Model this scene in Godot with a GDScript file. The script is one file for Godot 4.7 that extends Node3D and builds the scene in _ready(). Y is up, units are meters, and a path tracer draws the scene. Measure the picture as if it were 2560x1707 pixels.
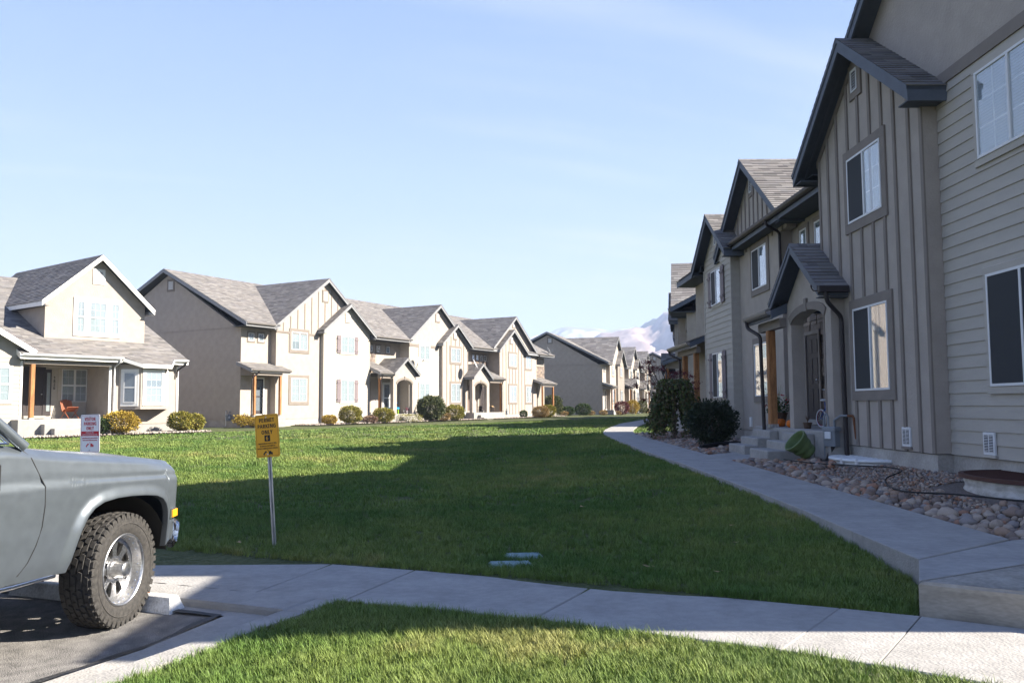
extends Node3D
# A courtyard of townhouses on a clear late autumn noon. Plan coordinates: x to the right, d away
# from the viewer, y measured from eye level; W() turns them into Godot's axes.

const EYE := 1.62
var M := {}
var counts := {}
var rng := RandomNumberGenerator.new()

class MB:
	var v := PackedVector3Array()
	var n := PackedVector3Array()
	var c := PackedColorArray()
	var colored := false
	func tri(a: Vector3, b: Vector3, d: Vector3, col := Color.WHITE) -> void:
		var nn := (b - a).cross(d - a)
		if nn.length_squared() < 1e-16:
			return
		nn = nn.normalized()
		v.append(a); v.append(d); v.append(b)
		n.append(nn); n.append(nn); n.append(nn)
		c.append(col); c.append(col); c.append(col)
	func quad(a: Vector3, b: Vector3, d: Vector3, e: Vector3, col := Color.WHITE) -> void:
		tri(a, b, d, col)
		tri(a, d, e, col)
	func obox(xf: Transform3D, lo: Vector3, hi: Vector3, col := Color.WHITE) -> void:
		var p := []
		for i in 8:
			p.append(xf * Vector3(hi.x if i & 1 else lo.x, hi.y if i & 2 else lo.y, hi.z if i & 4 else lo.z))
		quad(p[4], p[5], p[7], p[6], col)
		quad(p[1], p[0], p[2], p[3], col)
		quad(p[5], p[1], p[3], p[7], col)
		quad(p[0], p[4], p[6], p[2], col)
		quad(p[6], p[7], p[3], p[2], col)
		quad(p[0], p[1], p[5], p[4], col)
	func box(x0: float, y0: float, z0: float, x1: float, y1: float, z1: float, col := Color.WHITE) -> void:
		obox(Transform3D.IDENTITY, Vector3(minf(x0, x1), minf(y0, y1), minf(z0, z1)), Vector3(maxf(x0, x1), maxf(y0, y1), maxf(z0, z1)), col)
	# a box whose upright and top edges are chamfered by b
	func cham(x0: float, y0: float, z0: float, x1: float, y1: float, z1: float, b: float, xf := Transform3D.IDENTITY) -> void:
		var ax := minf(x0, x1); var bx := maxf(x0, x1)
		var az := minf(z0, z1); var bz := maxf(z0, z1)
		var ring := func(i: float, y: float, k: float) -> Array:
			return [Vector3(ax + i + k, y, az + i), Vector3(ax + i, y, az + i + k), Vector3(ax + i, y, bz - i - k), Vector3(ax + i + k, y, bz - i), Vector3(bx - i - k, y, bz - i), Vector3(bx - i, y, bz - i - k), Vector3(bx - i, y, az + i + k), Vector3(bx - i - k, y, az + i)]
		var rs := [ring.call(0.0, y0, b), ring.call(0.0, y1 - b, b), ring.call(b, y1, b * 0.4)]
		for r in 2:
			for i in 8:
				quad(xf * rs[r][i], xf * rs[r][(i + 1) % 8], xf * rs[r + 1][(i + 1) % 8], xf * rs[r + 1][i])
		for i in range(1, 7):
			tri(xf * rs[2][0], xf * rs[2][i], xf * rs[2][i + 1])
			tri(xf * rs[0][0], xf * rs[0][i + 1], xf * rs[0][i])
	# polygon in the xy plane (counter-clockwise) pushed from z0 to z1
	func prism(poly: Array, z0: float, z1: float, xf := Transform3D.IDENTITY, col := Color.WHITE) -> void:
		var pv := PackedVector2Array()
		for p in poly:
			pv.append(p)
		var idx := Geometry2D.triangulate_polygon(pv)
		for i in range(0, idx.size(), 3):
			var a: Vector2 = pv[idx[i]]
			var b: Vector2 = pv[idx[i + 1]]
			var d: Vector2 = pv[idx[i + 2]]
			if (b - a).cross(d - a) < 0:
				var t := b
				b = d
				d = t
			tri(xf * Vector3(a.x, a.y, z1), xf * Vector3(b.x, b.y, z1), xf * Vector3(d.x, d.y, z1), col)
			tri(xf * Vector3(a.x, a.y, z0), xf * Vector3(d.x, d.y, z0), xf * Vector3(b.x, b.y, z0), col)
		for i in pv.size():
			var a2: Vector2 = pv[i]
			var b2: Vector2 = pv[(i + 1) % pv.size()]
			quad(xf * Vector3(a2.x, a2.y, z0), xf * Vector3(b2.x, b2.y, z0), xf * Vector3(b2.x, b2.y, z1), xf * Vector3(a2.x, a2.y, z1), col)
	# smooth surface through rows of points
	func grid(P: Array, cu := false, cv := false, col := Color.WHITE) -> void:
		var nu := P.size()
		var nv: int = P[0].size()
		var N := []
		for i in nu:
			var row := PackedVector3Array()
			for j in nv:
				var i0 := (i - 1 + nu) % nu if cu else maxi(i - 1, 0)
				var i1 := (i + 1) % nu if cu else mini(i + 1, nu - 1)
				var j0 := (j - 1 + nv) % nv if cv else maxi(j - 1, 0)
				var j1 := (j + 1) % nv if cv else mini(j + 1, nv - 1)
				var nn: Vector3 = (P[i1][j] - P[i0][j]).cross(P[i][j1] - P[i][j0])
				row.append(nn.normalized() if nn.length_squared() > 1e-18 else Vector3.ZERO)
			N.append(row)
		for i in (nu if cu else nu - 1):
			for j in (nv if cv else nv - 1):
				var q := [[i, j], [(i + 1) % nu, j], [(i + 1) % nu, (j + 1) % nv], [i, (j + 1) % nv]]
				for t in [[0, 1, 2], [0, 2, 3]]:
					var a: Vector3 = P[q[t[0]][0]][q[t[0]][1]]
					var b: Vector3 = P[q[t[1]][0]][q[t[1]][1]]
					var d: Vector3 = P[q[t[2]][0]][q[t[2]][1]]
					var fn := (b - a).cross(d - a)
					if fn.length_squared() < 1e-18:
						continue
					fn = fn.normalized()
					for k in [0, 2, 1]:
						var w: Array = q[t[k]]
						var nn2: Vector3 = N[w[0]][w[1]]
						v.append(P[w[0]][w[1]])
						n.append(nn2 if nn2.dot(fn) > 0.2 else fn)
						c.append(col)
	func tube(pts: Array, r: float, sides := 8, col := Color.WHITE, r_end := -1.0, oval := 1.0) -> void:
		var rows := []
		var up := Vector3.UP
		for i in pts.size():
			var t: Vector3 = (pts[mini(i + 1, pts.size() - 1)] - pts[maxi(i - 1, 0)]).normalized()
			if absf(t.dot(up)) > 0.95:
				up = Vector3(0.3, 0, 1).normalized() if absf(t.y) > 0.9 else Vector3.UP
			var sx := t.cross(up).normalized()
			var sy := sx.cross(t).normalized()
			var rr := r if r_end < 0 else lerpf(r, r_end, float(i) / (pts.size() - 1))
			var row := []
			for k in sides:
				var a := TAU * k / sides
				row.append(pts[i] + sx * cos(a) * rr * oval + sy * sin(a) * rr)
			rows.append(row)
		grid(rows, false, true, col)
		for e in [0, rows.size() - 1]:
			for k in range(1, sides - 1):
				if e == 0:
					tri(rows[e][0], rows[e][k], rows[e][k + 1], col)
				else:
					tri(rows[e][0], rows[e][k + 1], rows[e][k], col)
	# profile of (radius, height) turned about the y axis of xf
	func lathe(prof: Array, segs: int, xf := Transform3D.IDENTITY, col := Color.WHITE, ribs := 0, rib := 0.0) -> void:
		var rows := []
		for k in segs:
			var a := TAU * k / segs
			var f := 1.0 - rib * absf(sin(a * ribs * 0.5)) ** 6.0 if ribs > 0 else 1.0
			var row := []
			for p in prof:
				row.append(xf * Vector3(cos(a) * p.x * f, p.y, sin(a) * p.x * f))
			rows.append(row)
		grid(rows, true, false, col)
	func mesh() -> ArrayMesh:
		var m := ArrayMesh.new()
		if v.is_empty():
			return m
		var a := []
		a.resize(Mesh.ARRAY_MAX)
		a[Mesh.ARRAY_VERTEX] = v
		a[Mesh.ARRAY_NORMAL] = n
		if colored:
			a[Mesh.ARRAY_COLOR] = c
		m.add_surface_from_arrays(Mesh.PRIMITIVE_TRIANGLES, a)
		return m

func W(x: float, d: float, y: float) -> Vector3:
	return Vector3(x, y + EYE, -d)

func numbered(parent: Node, called: String) -> String:
	var key := str(parent.get_instance_id()) + called
	var k: int = counts.get(key, 0)
	counts[key] = k + 1
	return called if k == 0 else "%s_%03d" % [called, k]

func put(mb: MB, called: String, m: Material, parent: Node = self, colored := false) -> MeshInstance3D:
	mb.colored = colored
	return put_mesh(mb.mesh(), called, m, parent)

func put_mesh(mesh: Mesh, called: String, m: Material, parent: Node = self) -> MeshInstance3D:
	var o := MeshInstance3D.new()
	o.mesh = mesh
	o.material_override = m
	o.name = numbered(parent, called)
	parent.add_child(o)
	return o

func tag(o: Node, label: String, category: String, group := "") -> Node:
	o.set_meta("label", label)
	o.set_meta("category", category)
	if group != "":
		o.set_meta("group", group)
	return o

func thing(called: String, label: String, category: String, at: Vector3, turn := 0.0, group := "") -> Node3D:
	var o := Node3D.new()
	o.name = numbered(self, called)
	add_child(o)
	o.position = at
	o.rotation.y = turn
	tag(o, label, category, group)
	return o

func structure(o: Node) -> Node:
	o.set_meta("kind", "structure")
	return o

func stuff(o: Node) -> Node:
	o.set_meta("kind", "stuff")
	return o

func lin(r: float, g: float, b: float) -> Color:
	return Color(r, g, b).linear_to_srgb()

# ------------------------------------------------------------------ computed textures
func noise_bytes(size: int, freq: float, oct: int, sd: int, kind := FastNoiseLite.TYPE_SIMPLEX_SMOOTH) -> PackedByteArray:
	var f := FastNoiseLite.new()
	f.seed = sd
	f.noise_type = kind
	f.frequency = freq
	f.fractal_octaves = oct
	f.fractal_type = FastNoiseLite.FRACTAL_FBM
	var im := f.get_seamless_image(size, size)
	im.convert(Image.FORMAT_L8)
	return im.get_data()

# colours run from c0 to c1 (linear) by a weighted sum of noises [freq, octaves, weight]
func ntex(size: int, c0: Color, c1: Color, specs: Array, sd: int, gain := 1.0) -> ImageTexture:
	var lay := []
	var tot := 0.0
	for s in specs:
		lay.append(noise_bytes(size, s[0], s[1], sd + lay.size() * 7))
		tot += s[2]
	var pal := []
	for i in 256:
		var t := clampf((i / 255.0 - 0.5) * gain + 0.5, 0, 1)
		pal.append(c0.lerp(c1, t).linear_to_srgb())
	var out := PackedByteArray()
	out.resize(size * size * 3)
	for i in size * size:
		var t2 := 0.0
		for k in lay.size():
			t2 += lay[k][i] * specs[k][2]
		var col: Color = pal[clampi(int(t2 / tot), 0, 255)]
		out[i * 3] = int(col.r * 255)
		out[i * 3 + 1] = int(col.g * 255)
		out[i * 3 + 2] = int(col.b * 255)
	return ImageTexture.create_from_image(Image.create_from_data(size, size, false, Image.FORMAT_RGB8, out))

func btex(size: int, specs: Array, sd: int, strength: float) -> ImageTexture:
	var lay := []
	var tot := 0.0
	for s in specs:
		lay.append(noise_bytes(size, s[0], s[1], sd + lay.size() * 11))
		tot += s[2]
	var out := PackedByteArray()
	out.resize(size * size * 4)
	for i in size * size:
		var t := 0.0
		for k in lay.size():
			t += lay[k][i] * specs[k][2]
		var g := int(t / tot)
		out[i * 4] = g
		out[i * 4 + 1] = g
		out[i * 4 + 2] = g
		out[i * 4 + 3] = 255
	var im := Image.create_from_data(size, size, false, Image.FORMAT_RGBA8, out)
	im.bump_map_to_normal_map(strength)
	return ImageTexture.create_from_image(im)

func mat(called: String, col: Color, rough := 0.8, tex: Texture2D = null, nrm: Texture2D = null, scale := Vector3.ONE, nscale := 1.0, world := false) -> StandardMaterial3D:
	var m := StandardMaterial3D.new()
	m.albedo_color = Color(1, 1, 1) if tex else col.linear_to_srgb()
	m.roughness = rough
	m.metallic_specular = 0.35
	if tex:
		m.albedo_texture = tex
	if nrm:
		m.normal_enabled = true
		m.normal_texture = nrm
		m.normal_scale = nscale
	if tex or nrm:
		m.uv1_triplanar = true
		m.uv1_world_triplanar = world
		m.uv1_scale = scale
	M[called] = m
	return m

func vmat(called: String, rough := 0.8, tex: Texture2D = null, scale := Vector3.ONE) -> StandardMaterial3D:
	var m := mat(called, Color(1, 1, 1), rough, tex, null, scale)
	m.vertex_color_use_as_albedo = true
	return m

func make_materials() -> void:
	var grain := btex(512, [[0.05, 4, 1.0], [0.22, 2, 0.8]], 3, 5.0)
	var fine := btex(512, [[0.16, 3, 1.0]], 5, 3.0)
	var rough_n := btex(512, [[0.03, 4, 1.0], [0.12, 3, 1.0]], 9, 8.0)
	var St := Color(0.355, 0.310, 0.268)
	mat("stucco", St, 0.93, ntex(512, St * 0.90, St * 1.07, [[0.006, 3, 1.0], [0.12, 3, 0.7]], 11, 1.5), grain, Vector3.ONE * 0.55, 0.55)
	var Sl := Color(0.29, 0.258, 0.225)
	mat("stucco_tan", Sl, 0.93, ntex(512, Sl * 0.90, Sl * 1.07, [[0.006, 3, 1.0], [0.12, 3, 0.7]], 12, 1.5), grain, Vector3.ONE * 0.55, 0.55)
	var Tr := Color(0.205, 0.175, 0.15)
	mat("trim", Tr, 0.85, ntex(256, Tr * 0.9, Tr * 1.06, [[0.01, 3, 1.0], [0.1, 2, 0.5]], 13, 1.4), fine, Vector3.ONE * 0.8, 0.3)
	var La := Color(0.385, 0.352, 0.305)
	mat("lap", La, 0.72, ntex(512, La * 0.93, La * 1.05, [[0.008, 3, 1.0], [0.07, 3, 0.6]], 14, 1.5), fine, Vector3(0.25, 1.4, 1.4), 0.25)
	M["lap_board"] = M["lap"].duplicate()
	M["lap_board"].vertex_color_use_as_albedo = true
	var Wh := Color(0.74, 0.73, 0.70)
	mat("white_trim", Wh, 0.6, ntex(256, Wh * 0.93, Wh, [[0.02, 3, 1.0]], 15, 1.3), null, Vector3.ONE * 0.7)
	mat("vinyl", Color(0.60, 0.60, 0.60), 0.42)
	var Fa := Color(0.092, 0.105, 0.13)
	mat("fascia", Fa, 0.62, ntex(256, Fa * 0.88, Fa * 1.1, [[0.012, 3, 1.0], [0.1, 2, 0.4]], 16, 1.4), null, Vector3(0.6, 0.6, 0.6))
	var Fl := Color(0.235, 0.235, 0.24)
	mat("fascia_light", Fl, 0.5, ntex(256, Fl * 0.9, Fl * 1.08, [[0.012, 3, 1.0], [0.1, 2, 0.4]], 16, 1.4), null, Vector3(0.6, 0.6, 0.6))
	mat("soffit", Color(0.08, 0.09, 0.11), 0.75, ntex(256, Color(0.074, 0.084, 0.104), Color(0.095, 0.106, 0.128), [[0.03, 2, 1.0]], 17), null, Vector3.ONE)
	mat("gutter", Color(0.17, 0.155, 0.145), 0.5)
	mat("downspout", Color(0.034, 0.028, 0.028), 0.5)
	vmat("shingle", 0.95, ntex(512, Color(0.66, 0.66, 0.66), Color(1, 1, 1), [[0.3, 2, 1.0], [0.05, 2, 0.4]], 18, 1.8), Vector3.ONE * 1.6)
	M.shingle.normal_enabled = true
	M.shingle.normal_texture = grain
	M.shingle.normal_scale = 0.6
	var Co := Color(0.315, 0.30, 0.278)
	var conc := ntex(1024, Co * 0.76, Co * 1.1, [[0.004, 4, 1.0], [0.02, 4, 0.8], [0.2, 2, 0.55]], 19, 1.7)
	mat("concrete", Co, 0.9, conc, fine, Vector3.ONE * 0.42, 0.35, true)
	mat("concrete_damp", Co, 0.9, ntex(512, Color(0.20, 0.18, 0.15), Color(0.36, 0.33, 0.28), [[0.006, 4, 1.0], [0.05, 3, 0.7]], 22, 1.8), fine, Vector3(0.7, 1.6, 0.7), 0.4, true)
	mat("foundation", Co, 0.94, ntex(512, Color(0.27, 0.25, 0.225), Color(0.42, 0.39, 0.35), [[0.006, 4, 1.0], [0.06, 3, 0.7]], 20, 1.6), rough_n, Vector3.ONE * 0.6, 0.3)
	mat("joint", Color(0.13, 0.11, 0.09), 1.0)
	mat("asphalt", Color(0.12, 0.12, 0.12), 0.92, ntex(1024, Color(0.04, 0.038, 0.038), Color(0.34, 0.32, 0.295), [[0.11, 2, 1.3], [0.30, 2, 0.7], [0.006, 3, 0.35]], 21, 3.2), btex(1024, [[0.11, 2, 1.0], [0.3, 2, 0.5]], 23, 9.0), Vector3.ONE * 0.9, 1.0, true)
	mat("tar", Color(0.022, 0.022, 0.024), 0.6, ntex(256, Color(0.014, 0.014, 0.016), Color(0.05, 0.05, 0.05), [[0.08, 3, 1.0]], 24, 2.0), rough_n, Vector3.ONE * 2.0, 0.6, true)
	mat("soil", Color(0.06, 0.062, 0.028), 1.0, ntex(1024, Color(0.034, 0.048, 0.014), Color(0.105, 0.112, 0.045), [[0.006, 4, 1.0], [0.03, 3, 0.8], [0.3, 2, 0.9]], 25, 2.0), rough_n, Vector3.ONE * 0.16, 1.0, true)
	mat("earth", Color(0.12, 0.095, 0.075), 1.0, ntex(512, Color(0.075, 0.06, 0.05), Color(0.22, 0.18, 0.15), [[0.05, 3, 1.0], [0.25, 2, 1.0]], 26, 2.2), rough_n, Vector3.ONE * 1.1, 1.0, true)
	vmat("rock", 0.85, ntex(512, Color(0.62, 0.6, 0.58), Color(1, 1, 1), [[0.02, 4, 1.0], [0.12, 3, 0.7]], 27, 1.8), Vector3.ONE * 1.7)
	M.rock.normal_enabled = true
	M.rock.normal_texture = fine
	M.rock.normal_scale = 0.5
	vmat("leaf", 0.62)
	M.leaf.backlight_enabled = true
	M.leaf.backlight = Color(0.25, 0.28, 0.10)
	vmat("grass", 0.6)
	M.grass.backlight_enabled = true
	M.grass.backlight = Color(0.3, 0.34, 0.12)
	var Wd := Color(0.34, 0.155, 0.06)
	mat("post_dark", Wd, 0.8, ntex(256, Color(0.05, 0.028, 0.02), Color(0.10, 0.055, 0.038), [[0.012, 4, 1.0], [0.06, 3, 0.6]], 39, 1.7), fine, Vector3(2.2, 0.25, 2.2), 0.4)
	mat("post_wood", Wd, 0.7, ntex(512, Wd * 0.6, Wd * 1.25, [[0.012, 4, 1.0], [0.06, 3, 0.6]], 28, 1.7), fine, Vector3(2.2, 0.25, 2.2), 0.4)
	mat("bark", Color(0.12, 0.09, 0.07), 0.95, ntex(256, Color(0.06, 0.045, 0.035), Color(0.2, 0.16, 0.13), [[0.05, 3, 1.0]], 29, 1.8), rough_n, Vector3(3, 0.8, 3), 0.7)
	mat("shutter", Color(0.185, 0.15, 0.155), 0.7, ntex(256, Color(0.165, 0.135, 0.14), Color(0.205, 0.165, 0.17), [[0.03, 3, 1.0]], 30, 1.4), null, Vector3(1, 0.3, 1))
	mat("iron", Color(0.02, 0.02, 0.022), 0.5)
	mat("door_dark", Color(0.04, 0.033, 0.033), 0.6)
	mat("door_brown", Color(0.16, 0.105, 0.09), 0.5)
	mat("hollow_shade", Color(0.018, 0.018, 0.02), 0.9)  # near-black fill: the shade of unlit hollows put into the colour
	mat("blind", Color(0.22, 0.24, 0.225), 0.6)
	mat("blind_mid", Color(0.17, 0.185, 0.2), 0.6)
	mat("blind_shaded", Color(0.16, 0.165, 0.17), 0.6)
	mat("curtain", Color(0.20, 0.225, 0.21), 0.9)
	mat("screen", Color(0.03, 0.033, 0.037), 0.75)
	var g := StandardMaterial3D.new()
	g.albedo_color = Color(0.75, 0.82, 0.86, 0.10)
	g.transparency = BaseMaterial3D.TRANSPARENCY_ALPHA
	g.roughness = 0.02
	g.metallic_specular = 0.72
	M["glass"] = g
	mat("steel", Color(0.52, 0.53, 0.55), 0.38, ntex(256, Color(0.36, 0.37, 0.38), Color(0.6, 0.61, 0.62), [[0.03, 4, 1.0]], 31, 1.6), null, Vector3(2, 0.5, 2))
	M.steel.metallic = 0.85
	mat("chrome", Color(0.82, 0.83, 0.85), 0.07)
	M.chrome.metallic = 1.0
	mat("alloy", Color(0.6, 0.6, 0.6), 0.34, ntex(256, Color(0.42, 0.41, 0.4), Color(0.68, 0.68, 0.68), [[0.05, 4, 1.0]], 32, 1.6), null, Vector3.ONE * 3.0)
	M.alloy.metallic = 1.0
	mat("rubber", Color(0.03, 0.03, 0.03), 0.82, ntex(512, Color(0.022, 0.021, 0.02), Color(0.065, 0.06, 0.055), [[0.02, 4, 1.0], [0.15, 2, 0.6]], 33, 1.7), fine, Vector3.ONE * 2.5, 0.4)
	var Pa := Color(0.12, 0.138, 0.155)
	mat("truck_paint", Pa, 0.34, ntex(1024, Pa * 0.86, Pa * 1.12, [[0.005, 3, 0.8], [0.45, 1, 1.0]], 34, 1.6), null, Vector3.ONE * 1.4)
	M.truck_paint.metallic = 0.55
	M.truck_paint.metallic_specular = 0.5
	M.truck_paint.clearcoat_enabled = true
	M.truck_paint.clearcoat = 0.6
	M.truck_paint.clearcoat_roughness = 0.12
	mat("black_plastic", Color(0.018, 0.018, 0.019), 0.5)
	mat("underbody", Color(0.03, 0.027, 0.024), 0.95)
	mat("amber", Color(0.8, 0.30, 0.015), 0.25)
	mat("white_paint", Color(0.70, 0.69, 0.66), 0.75, ntex(512, Color(0.40, 0.38, 0.35), Color(0.76, 0.75, 0.72), [[0.008, 4, 1.0], [0.06, 4, 0.8]], 35, 2.4), fine, Vector3.ONE * 1.3, 0.5)
	mat("sign_yellow", Color(0.70, 0.34, 0.02), 0.45)
	mat("sign_white", Color(0.68, 0.68, 0.70), 0.45)
	mat("sign_black", Color(0.015, 0.015, 0.015), 0.5)
	mat("sign_red", Color(0.46, 0.02, 0.035), 0.5)
	mat("lid_green", Color(0.15, 0.29, 0.30), 0.75, ntex(256, Color(0.12, 0.19, 0.19), Color(0.2, 0.29, 0.29), [[0.03, 4, 1.0]], 36, 1.7), rough_n, Vector3.ONE * 3.0, 0.4)
	mat("pumpkin", Color(0.62, 0.16, 0.02), 0.55)
	mat("pot_green", Color(0.105, 0.15, 0.055), 0.5)
	mat("terracotta", Color(0.11, 0.07, 0.05), 0.85)
	mat("meter_grey", Color(0.19, 0.205, 0.22), 0.55)
	mat("rust", Color(0.16, 0.065, 0.03), 0.9)
	mat("well_white", Color(0.62, 0.63, 0.63), 0.5)
	mat("grate_brown", Color(0.07, 0.03, 0.024), 0.6)
	mat("galvanised", Color(0.45, 0.44, 0.42), 0.5, ntex(512, Color(0.30, 0.28, 0.25), Color(0.55, 0.54, 0.52), [[0.01, 4, 1.0], [0.08, 3, 0.5]], 37, 1.8), null, Vector3(1, 2, 1))
	mat("hose", Color(0.012, 0.012, 0.013), 0.6)
	mat("toy_blue", Color(0.02, 0.23, 0.52), 0.35)
	mat("toy_green", Color(0.32, 0.55, 0.03), 0.35)
	mat("bike_blue", Color(0.01, 0.07, 0.30), 0.3)
	mat("bike_pink", Color(0.55, 0.08, 0.26), 0.35)
	mat("bike_maroon", Color(0.19, 0.012, 0.05), 0.4)
	mat("tyre_white", Color(0.52, 0.53, 0.56), 0.7)
	mat("chair_wood", Color(0.34, 0.10, 0.04), 0.6)
	mat("dish_grey", Color(0.50, 0.51, 0.52), 0.5)
	mat("tan_leaf", Color(0.3, 0.2, 0.1), 0.9)
	vmat("stone", 0.93, ntex(512, Color(0.65, 0.63, 0.6), Color(1, 1, 1), [[0.02, 4, 1.0], [0.12, 3, 0.8]], 38, 1.8), Vector3.ONE)
	vmat("hill", 1.0)

# ------------------------------------------------------------------ light, sky, camera
func make_camera() -> void:
	var cam := Camera3D.new()
	cam.name = "camera"
	add_child(cam)
	cam.position = W(0, 0, 0)
	cam.basis = Basis(Vector3.RIGHT, deg_to_rad(4.352)) * Basis(Vector3.BACK, deg_to_rad(-0.363))
	cam.fov = 43.6
	cam.near = 0.05
	cam.far = 30000.0
	cam.current = true

func make_sky() -> void:
	var we := WorldEnvironment.new()
	we.name = "world_environment"
	var e := Environment.new()
	e.background_mode = Environment.BG_SKY
	e.tonemap_mode = Environment.TONE_MAPPER_LINEAR
	e.tonemap_exposure = 4.1
	e.sdfgi_enabled = true
	e.ssao_enabled = true
	e.ssil_enabled = true
	e.fog_enabled = true
	e.fog_density = 0.0003
	e.fog_light_color = Color(0.78, 0.86, 1.0)
	var sky := Sky.new()
	var pm := PanoramaSkyMaterial.new()
	pm.panorama = sky_image()
	sky.sky_material = pm
	e.sky = sky
	we.environment = e
	add_child(we)
	var sun := DirectionalLight3D.new()
	sun.name = "sun"
	sun.light_energy = 1.6
	sun.light_color = Color(1.0, 0.968, 0.915)
	sun.light_angular_distance = 0.5
	sun.shadow_enabled = true
	add_child(sun)
	var el := deg_to_rad(34.0)
	var dir := Vector3(-0.9993 * cos(el), -sin(el), -0.037 * cos(el)).normalized()
	sun.basis = Basis.looking_at(dir, Vector3.UP)

func sky_image() -> ImageTexture:
	var w := 1536
	var h := 768
	var im := Image.create(w, h, false, Image.FORMAT_RGBF)
	var stops := [[-90.0, Color(0.10, 0.11, 0.08)], [-2.0, Color(0.20, 0.21, 0.18)], [-0.4, Color(0.39, 0.44, 0.475)], [3.0, Color(0.385, 0.435, 0.475)], [8.0, Color(0.315, 0.39, 0.47)], [14.0, Color(0.245, 0.335, 0.462)], [20.0, Color(0.197, 0.285, 0.452)], [27.0, Color(0.158, 0.245, 0.437)], [45.0, Color(0.10, 0.175, 0.40)], [90.0, Color(0.055, 0.115, 0.33)]]
	var f1 := FastNoiseLite.new()
	f1.seed = 41
	f1.frequency = 0.9
	f1.fractal_octaves = 5
	var f2 := FastNoiseLite.new()
	f2.seed = 77
	f2.frequency = 0.5
	f2.fractal_octaves = 3
	for j in h:
		var el := 90.0 - (j + 0.5) / h * 180.0
		var base := Color.BLACK
		for k in range(1, stops.size()):
			if el <= stops[k][0]:
				base = stops[k - 1][1].lerp(stops[k][1], smoothstep(0.0, 1.0, inverse_lerp(stops[k - 1][0], stops[k][0], el)) * 0.3 + 0.7 * inverse_lerp(stops[k - 1][0], stops[k][0], el))
				break
		for i in w:
			var col := base
			if el > 0.5:
				var az := ((i + 0.5) / w - 0.5) * TAU
				# thin cirrus on a flat sheet high above, drawn out along one wind
				var r := 1.0 / tan(deg_to_rad(maxf(el, 1.5) + 2.0))
				var px := sin(az) * r
				var pz := cos(az) * r
				var along := px * 0.93 + pz * 0.36
				var across := -px * 0.36 + pz * 0.93
				var s := f1.get_noise_2d(along * 0.55, across * 3.2 + 0.35 * sin(along * 1.3))
				var m := f2.get_noise_2d(along * 0.6 + 31.0, across * 0.9)
				var k2 := clampf(s * 1.5 + 0.28, 0, 1) * smoothstep(-0.25, 0.45, m)
				k2 *= clampf((el - 1.0) / 6.0, 0, 1) * clampf(1.25 - el / 55.0, 0.15, 1.0)
				col = base.lerp(Color(0.44, 0.465, 0.485), k2 * 0.36)
			im.set_pixel(i, j, Color(col.r * 0.5, col.g * 0.5, col.b * 0.52))
	return ImageTexture.create_from_image(im)

# ------------------------------------------------------------------ ground
const GP := [[0, -1.5], [6.5, -1.5], [17, -1.3], [25, -1.2], [45, -1.12], [100, -1.0], [300, -0.9]]
const QP := [[0, -1.5], [6.2, -1.5], [7, -1.43], [8, -1.37], [9.2, -1.31], [10.5, -1.25], [13, -1.175], [16, -1.12], [22, -1.07], [45, -1.05], [100, -1.0], [300, -0.9]]
const PP := [[0, -1.26], [6, -1.26], [9, -1.24], [12, -1.16], [16, -1.08], [22, -1.04], [45, -1.03], [100, -0.98], [300, -0.88]]
const PATH_L := [Vector2(3.28, 7.02), Vector2(3.34, 8.5), Vector2(3.36, 10.1), Vector2(3.29, 12.2), Vector2(3.13, 17.2), Vector2(3.08, 20.9), Vector2(3.2, 27.0), Vector2(3.35, 31.6), Vector2(3.8, 36.0), Vector2(4.9, 42.5), Vector2(6.4, 50.5), Vector2(8.7, 59.0), Vector2(11.2, 70.0), Vector2(13.6, 81.0)]
const PATH_R := [Vector2(4.6, 8.0), Vector2(4.57, 9.0), Vector2(4.53, 10.2), Vector2(4.42, 12.0), Vector2(4.25, 17.0), Vector2(4.22, 21.0), Vector2(4.34, 27.0), Vector2(4.5, 31.4), Vector2(4.98, 35.6), Vector2(6.0, 41.5), Vector2(7.6, 49.2), Vector2(9.85, 57.4), Vector2(12.35, 68.5), Vector2(14.8, 79.5)]
const KERB := Vector2(-1.71, 6.5)
const KA := Vector2(0.918, -0.396)
const KB := Vector2(0.396, 0.918)

func interp(t: float, pts: Array) -> float:
	if t <= pts[0][0]:
		return pts[0][1]
	for i in range(1, pts.size()):
		if t <= pts[i][0]:
			return lerpf(pts[i - 1][1], pts[i][1], inverse_lerp(pts[i - 1][0], pts[i][0], t))
	return pts[-1][1]

func lawn_y(x: float, d: float) -> float:
	var k := smoothstep(-1.5, 4.0, x)
	return lerpf(interp(d, GP), interp(d, QP), k)

func kerb_point(a: float, b: float) -> Vector2:
	return KERB + KA * a + KB * b

func path_edge(pts: Array, d: float) -> float:
	for i in range(1, pts.size()):
		if d <= pts[i].y:
			return lerpf(pts[i - 1].x, pts[i].x, inverse_lerp(pts[i - 1].y, pts[i].y, d))
	return pts[-1].x

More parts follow.
